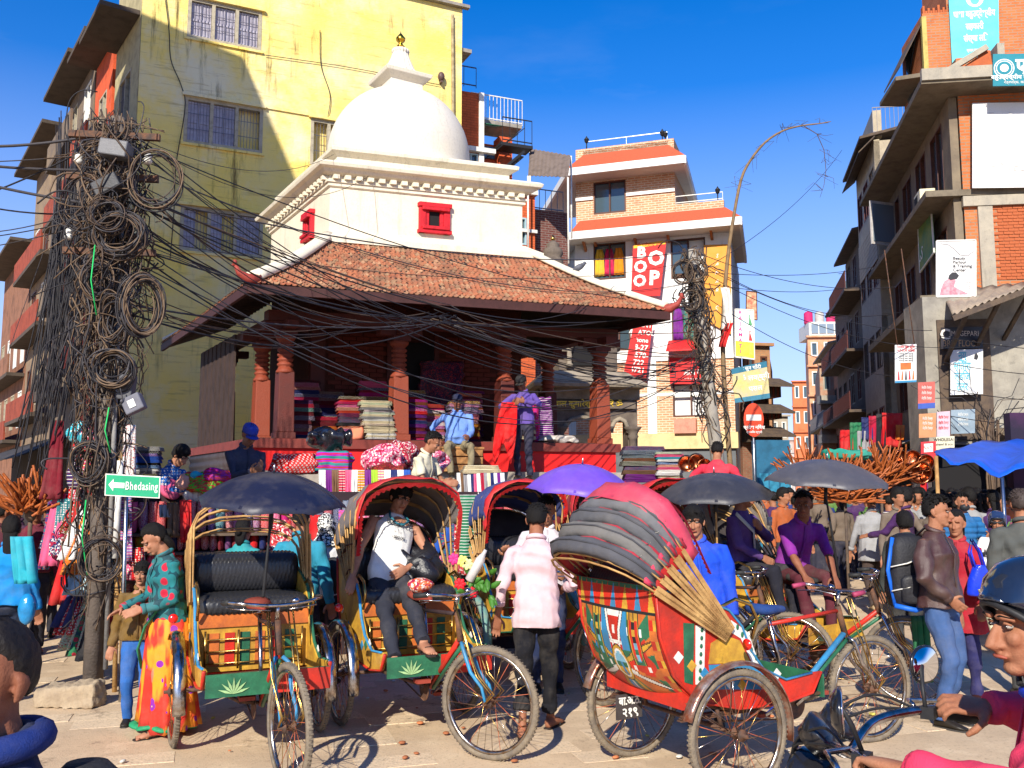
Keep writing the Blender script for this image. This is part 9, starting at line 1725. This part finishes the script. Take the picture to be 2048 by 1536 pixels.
for s in (1,-1):
    Q('grip',MB().tube([(.22,.41*s,hz+.01),(.30,.33*s,hz+.03)],.019,10),BLACK); Q('switch_box',MB().cbox((.335,.285*s,hz+.035),(.035,.045,.032)),BLACK); Q('lever',MB().tube([(.37,.27*s,hz+.05),(.40,.33*s,hz+.05),(.34,.42*s,hz+.04)],.007,6),CHROME)
    st=Q('mirror_stalk',MB().tube([(.34,.27*s,hz+.05),(.35,.29*s,hz+.10),(.36,.33*s,hz+.15)],.006,6),BLACK); R=frame_z(Vector((-.95,-.3*s,.05)),Vector((0,1,0))); c=Vector((.36,.35*s,hz+.15)); Q('mirror_shell',MB().loft([ring(c-R@Vector((0,0,.018)),R,.04,.032,22),ring(c-R@Vector((0,0,.0)),R,.066,.052,22),ring(c+R@Vector((0,0,.006)),R,.066,.052,22)]),GB,st); m_=bpy.data.materials.get('mirror') or bpy.data.materials.new('mirror'); m_.use_nodes=True; b=m_.node_tree.nodes['Principled BSDF']; b.inputs['Metallic'].default_value=1; b.inputs['Roughness'].default_value=.03; b.inputs['Base Color'].default_value=(.85,.85,.85,1); Q('mirror_glass',MB().loft([ring(c+R@Vector((0,0,.0065)),R,.060,.046,22),ring(c+R@Vector((0,0,.008)),R,.060,.046,22)]),m_,st)
Q('headlight',MB().lathe([(.03,-.10),(.08,-.07),(.095,0),(.09,.02),(.05,.035),(.01,.04)],24,(.58,0,.98),R=Matrix.Rotation(R_(90),3,'Y')),GB); 
for s in (1,-1): Q('dial',MB().lathe([(.04,-.05),(.055,0),(.05,.006),(.01,.008)],20,(.50,.065*s,hz+.03),R=Matrix.Rotation(R_(-50),3,'Y')),GB); Q('indicator',MB().ell((.56,.16*s,.96),(.03,.035,.025)),ORP)
for k in range(4): Q('brake_cable',MB().tube(spl([(.36,.28*(1 if k%2 else -1),hz+.04),(.47,.16*(1 if k%2 else -1),hz+.08-.02*k),(.60,.03,hz-.05),(.55,.0,.85)]),.0038,6),BLACK)
MM=mat_of(mo); rid=Vector((1.375,2.12,0)); rl=lambda v:(Matrix.Translation(rid)@Matrix.Rotation(R_(-128),4,'Z')@Matrix.Scale(1.0,4)).inverted()@(MM@Vector(v))
J=person('rider in bright pink jacket and dark helmet facing left at the right edge',rid.x,rid.y,R_(-128),H=1.70,pel=(0,-.03,.78),lean=(17,0),hd=(42,5),top=('jacket',(.80,.05,.12),'plain'),bot=('jeans',(.03,.06,.15),'plain'),vox=.005,face=True,hair='short',hat=('helmet',(.012,.018,.035)),hl=tuple(rl((.20,.37,hz+.05))),hr=tuple(rl((.20,-.37,hz+.05))),el=(.7,.5,-.1),er=(-1,.1,-.3),fl=(.2,-.35,.28),fr=(-.2,-.35,.28),kl=(.4,-1,.3),kr=(-.4,-1,.3),seed=83,sk=0,wid=1.22,loose=1.2,curl=(1.15,1.15),pal=((0,-.6,-.8),(0,-.6,-.8)))
H3=J['H3']; Q2=lambda nm,mb,m:obj(nm,mb,m,J['root'],False)
for s in (1,-1): Q2('ear_guard',MB().loft([[H3((s*(.088-.012*0)+s*dx,.03+.055*math.cos(a)*k1,-.045+.075*math.sin(a)*k1)) for a in [2*math.pi*q_/18 for q_ in range(18)]] for dx,k1 in ((-.02,1),(.0,1),(.01,.75))]),M((.012,.012,.014),.5,.2,20,.3)); Q2('chin_strap',MB().tube([H3((s*.08,.02,-.10)),H3((s*.05,-.02,-.125)),H3((0,-.05,-.13))],.007,6,flat=.5),BLACK); Q2('rivet',MB().ell(H3((s*.096,.01,-.115)),.010,8,6),CHROME)
for k in range(3): Q2('guard_vent',MB().tube([H3((.094,.025+.0*k,-.02-.014*k)),H3((.094,.05,-.012-.014*k))],.0022,5),WHP)
obj('collar_lining',MB().tube([J['neck']+J['Rc']@Vector((.07*math.cos(a),.068*math.sin(a),.0)) for a in [2*math.pi*k/24 for k in range(24)]],.014,8,closed=True),M((.01,.05,.6),.7),J['root'],False)
for sc_ in (TMP,): bpy.data.scenes.remove(sc_)
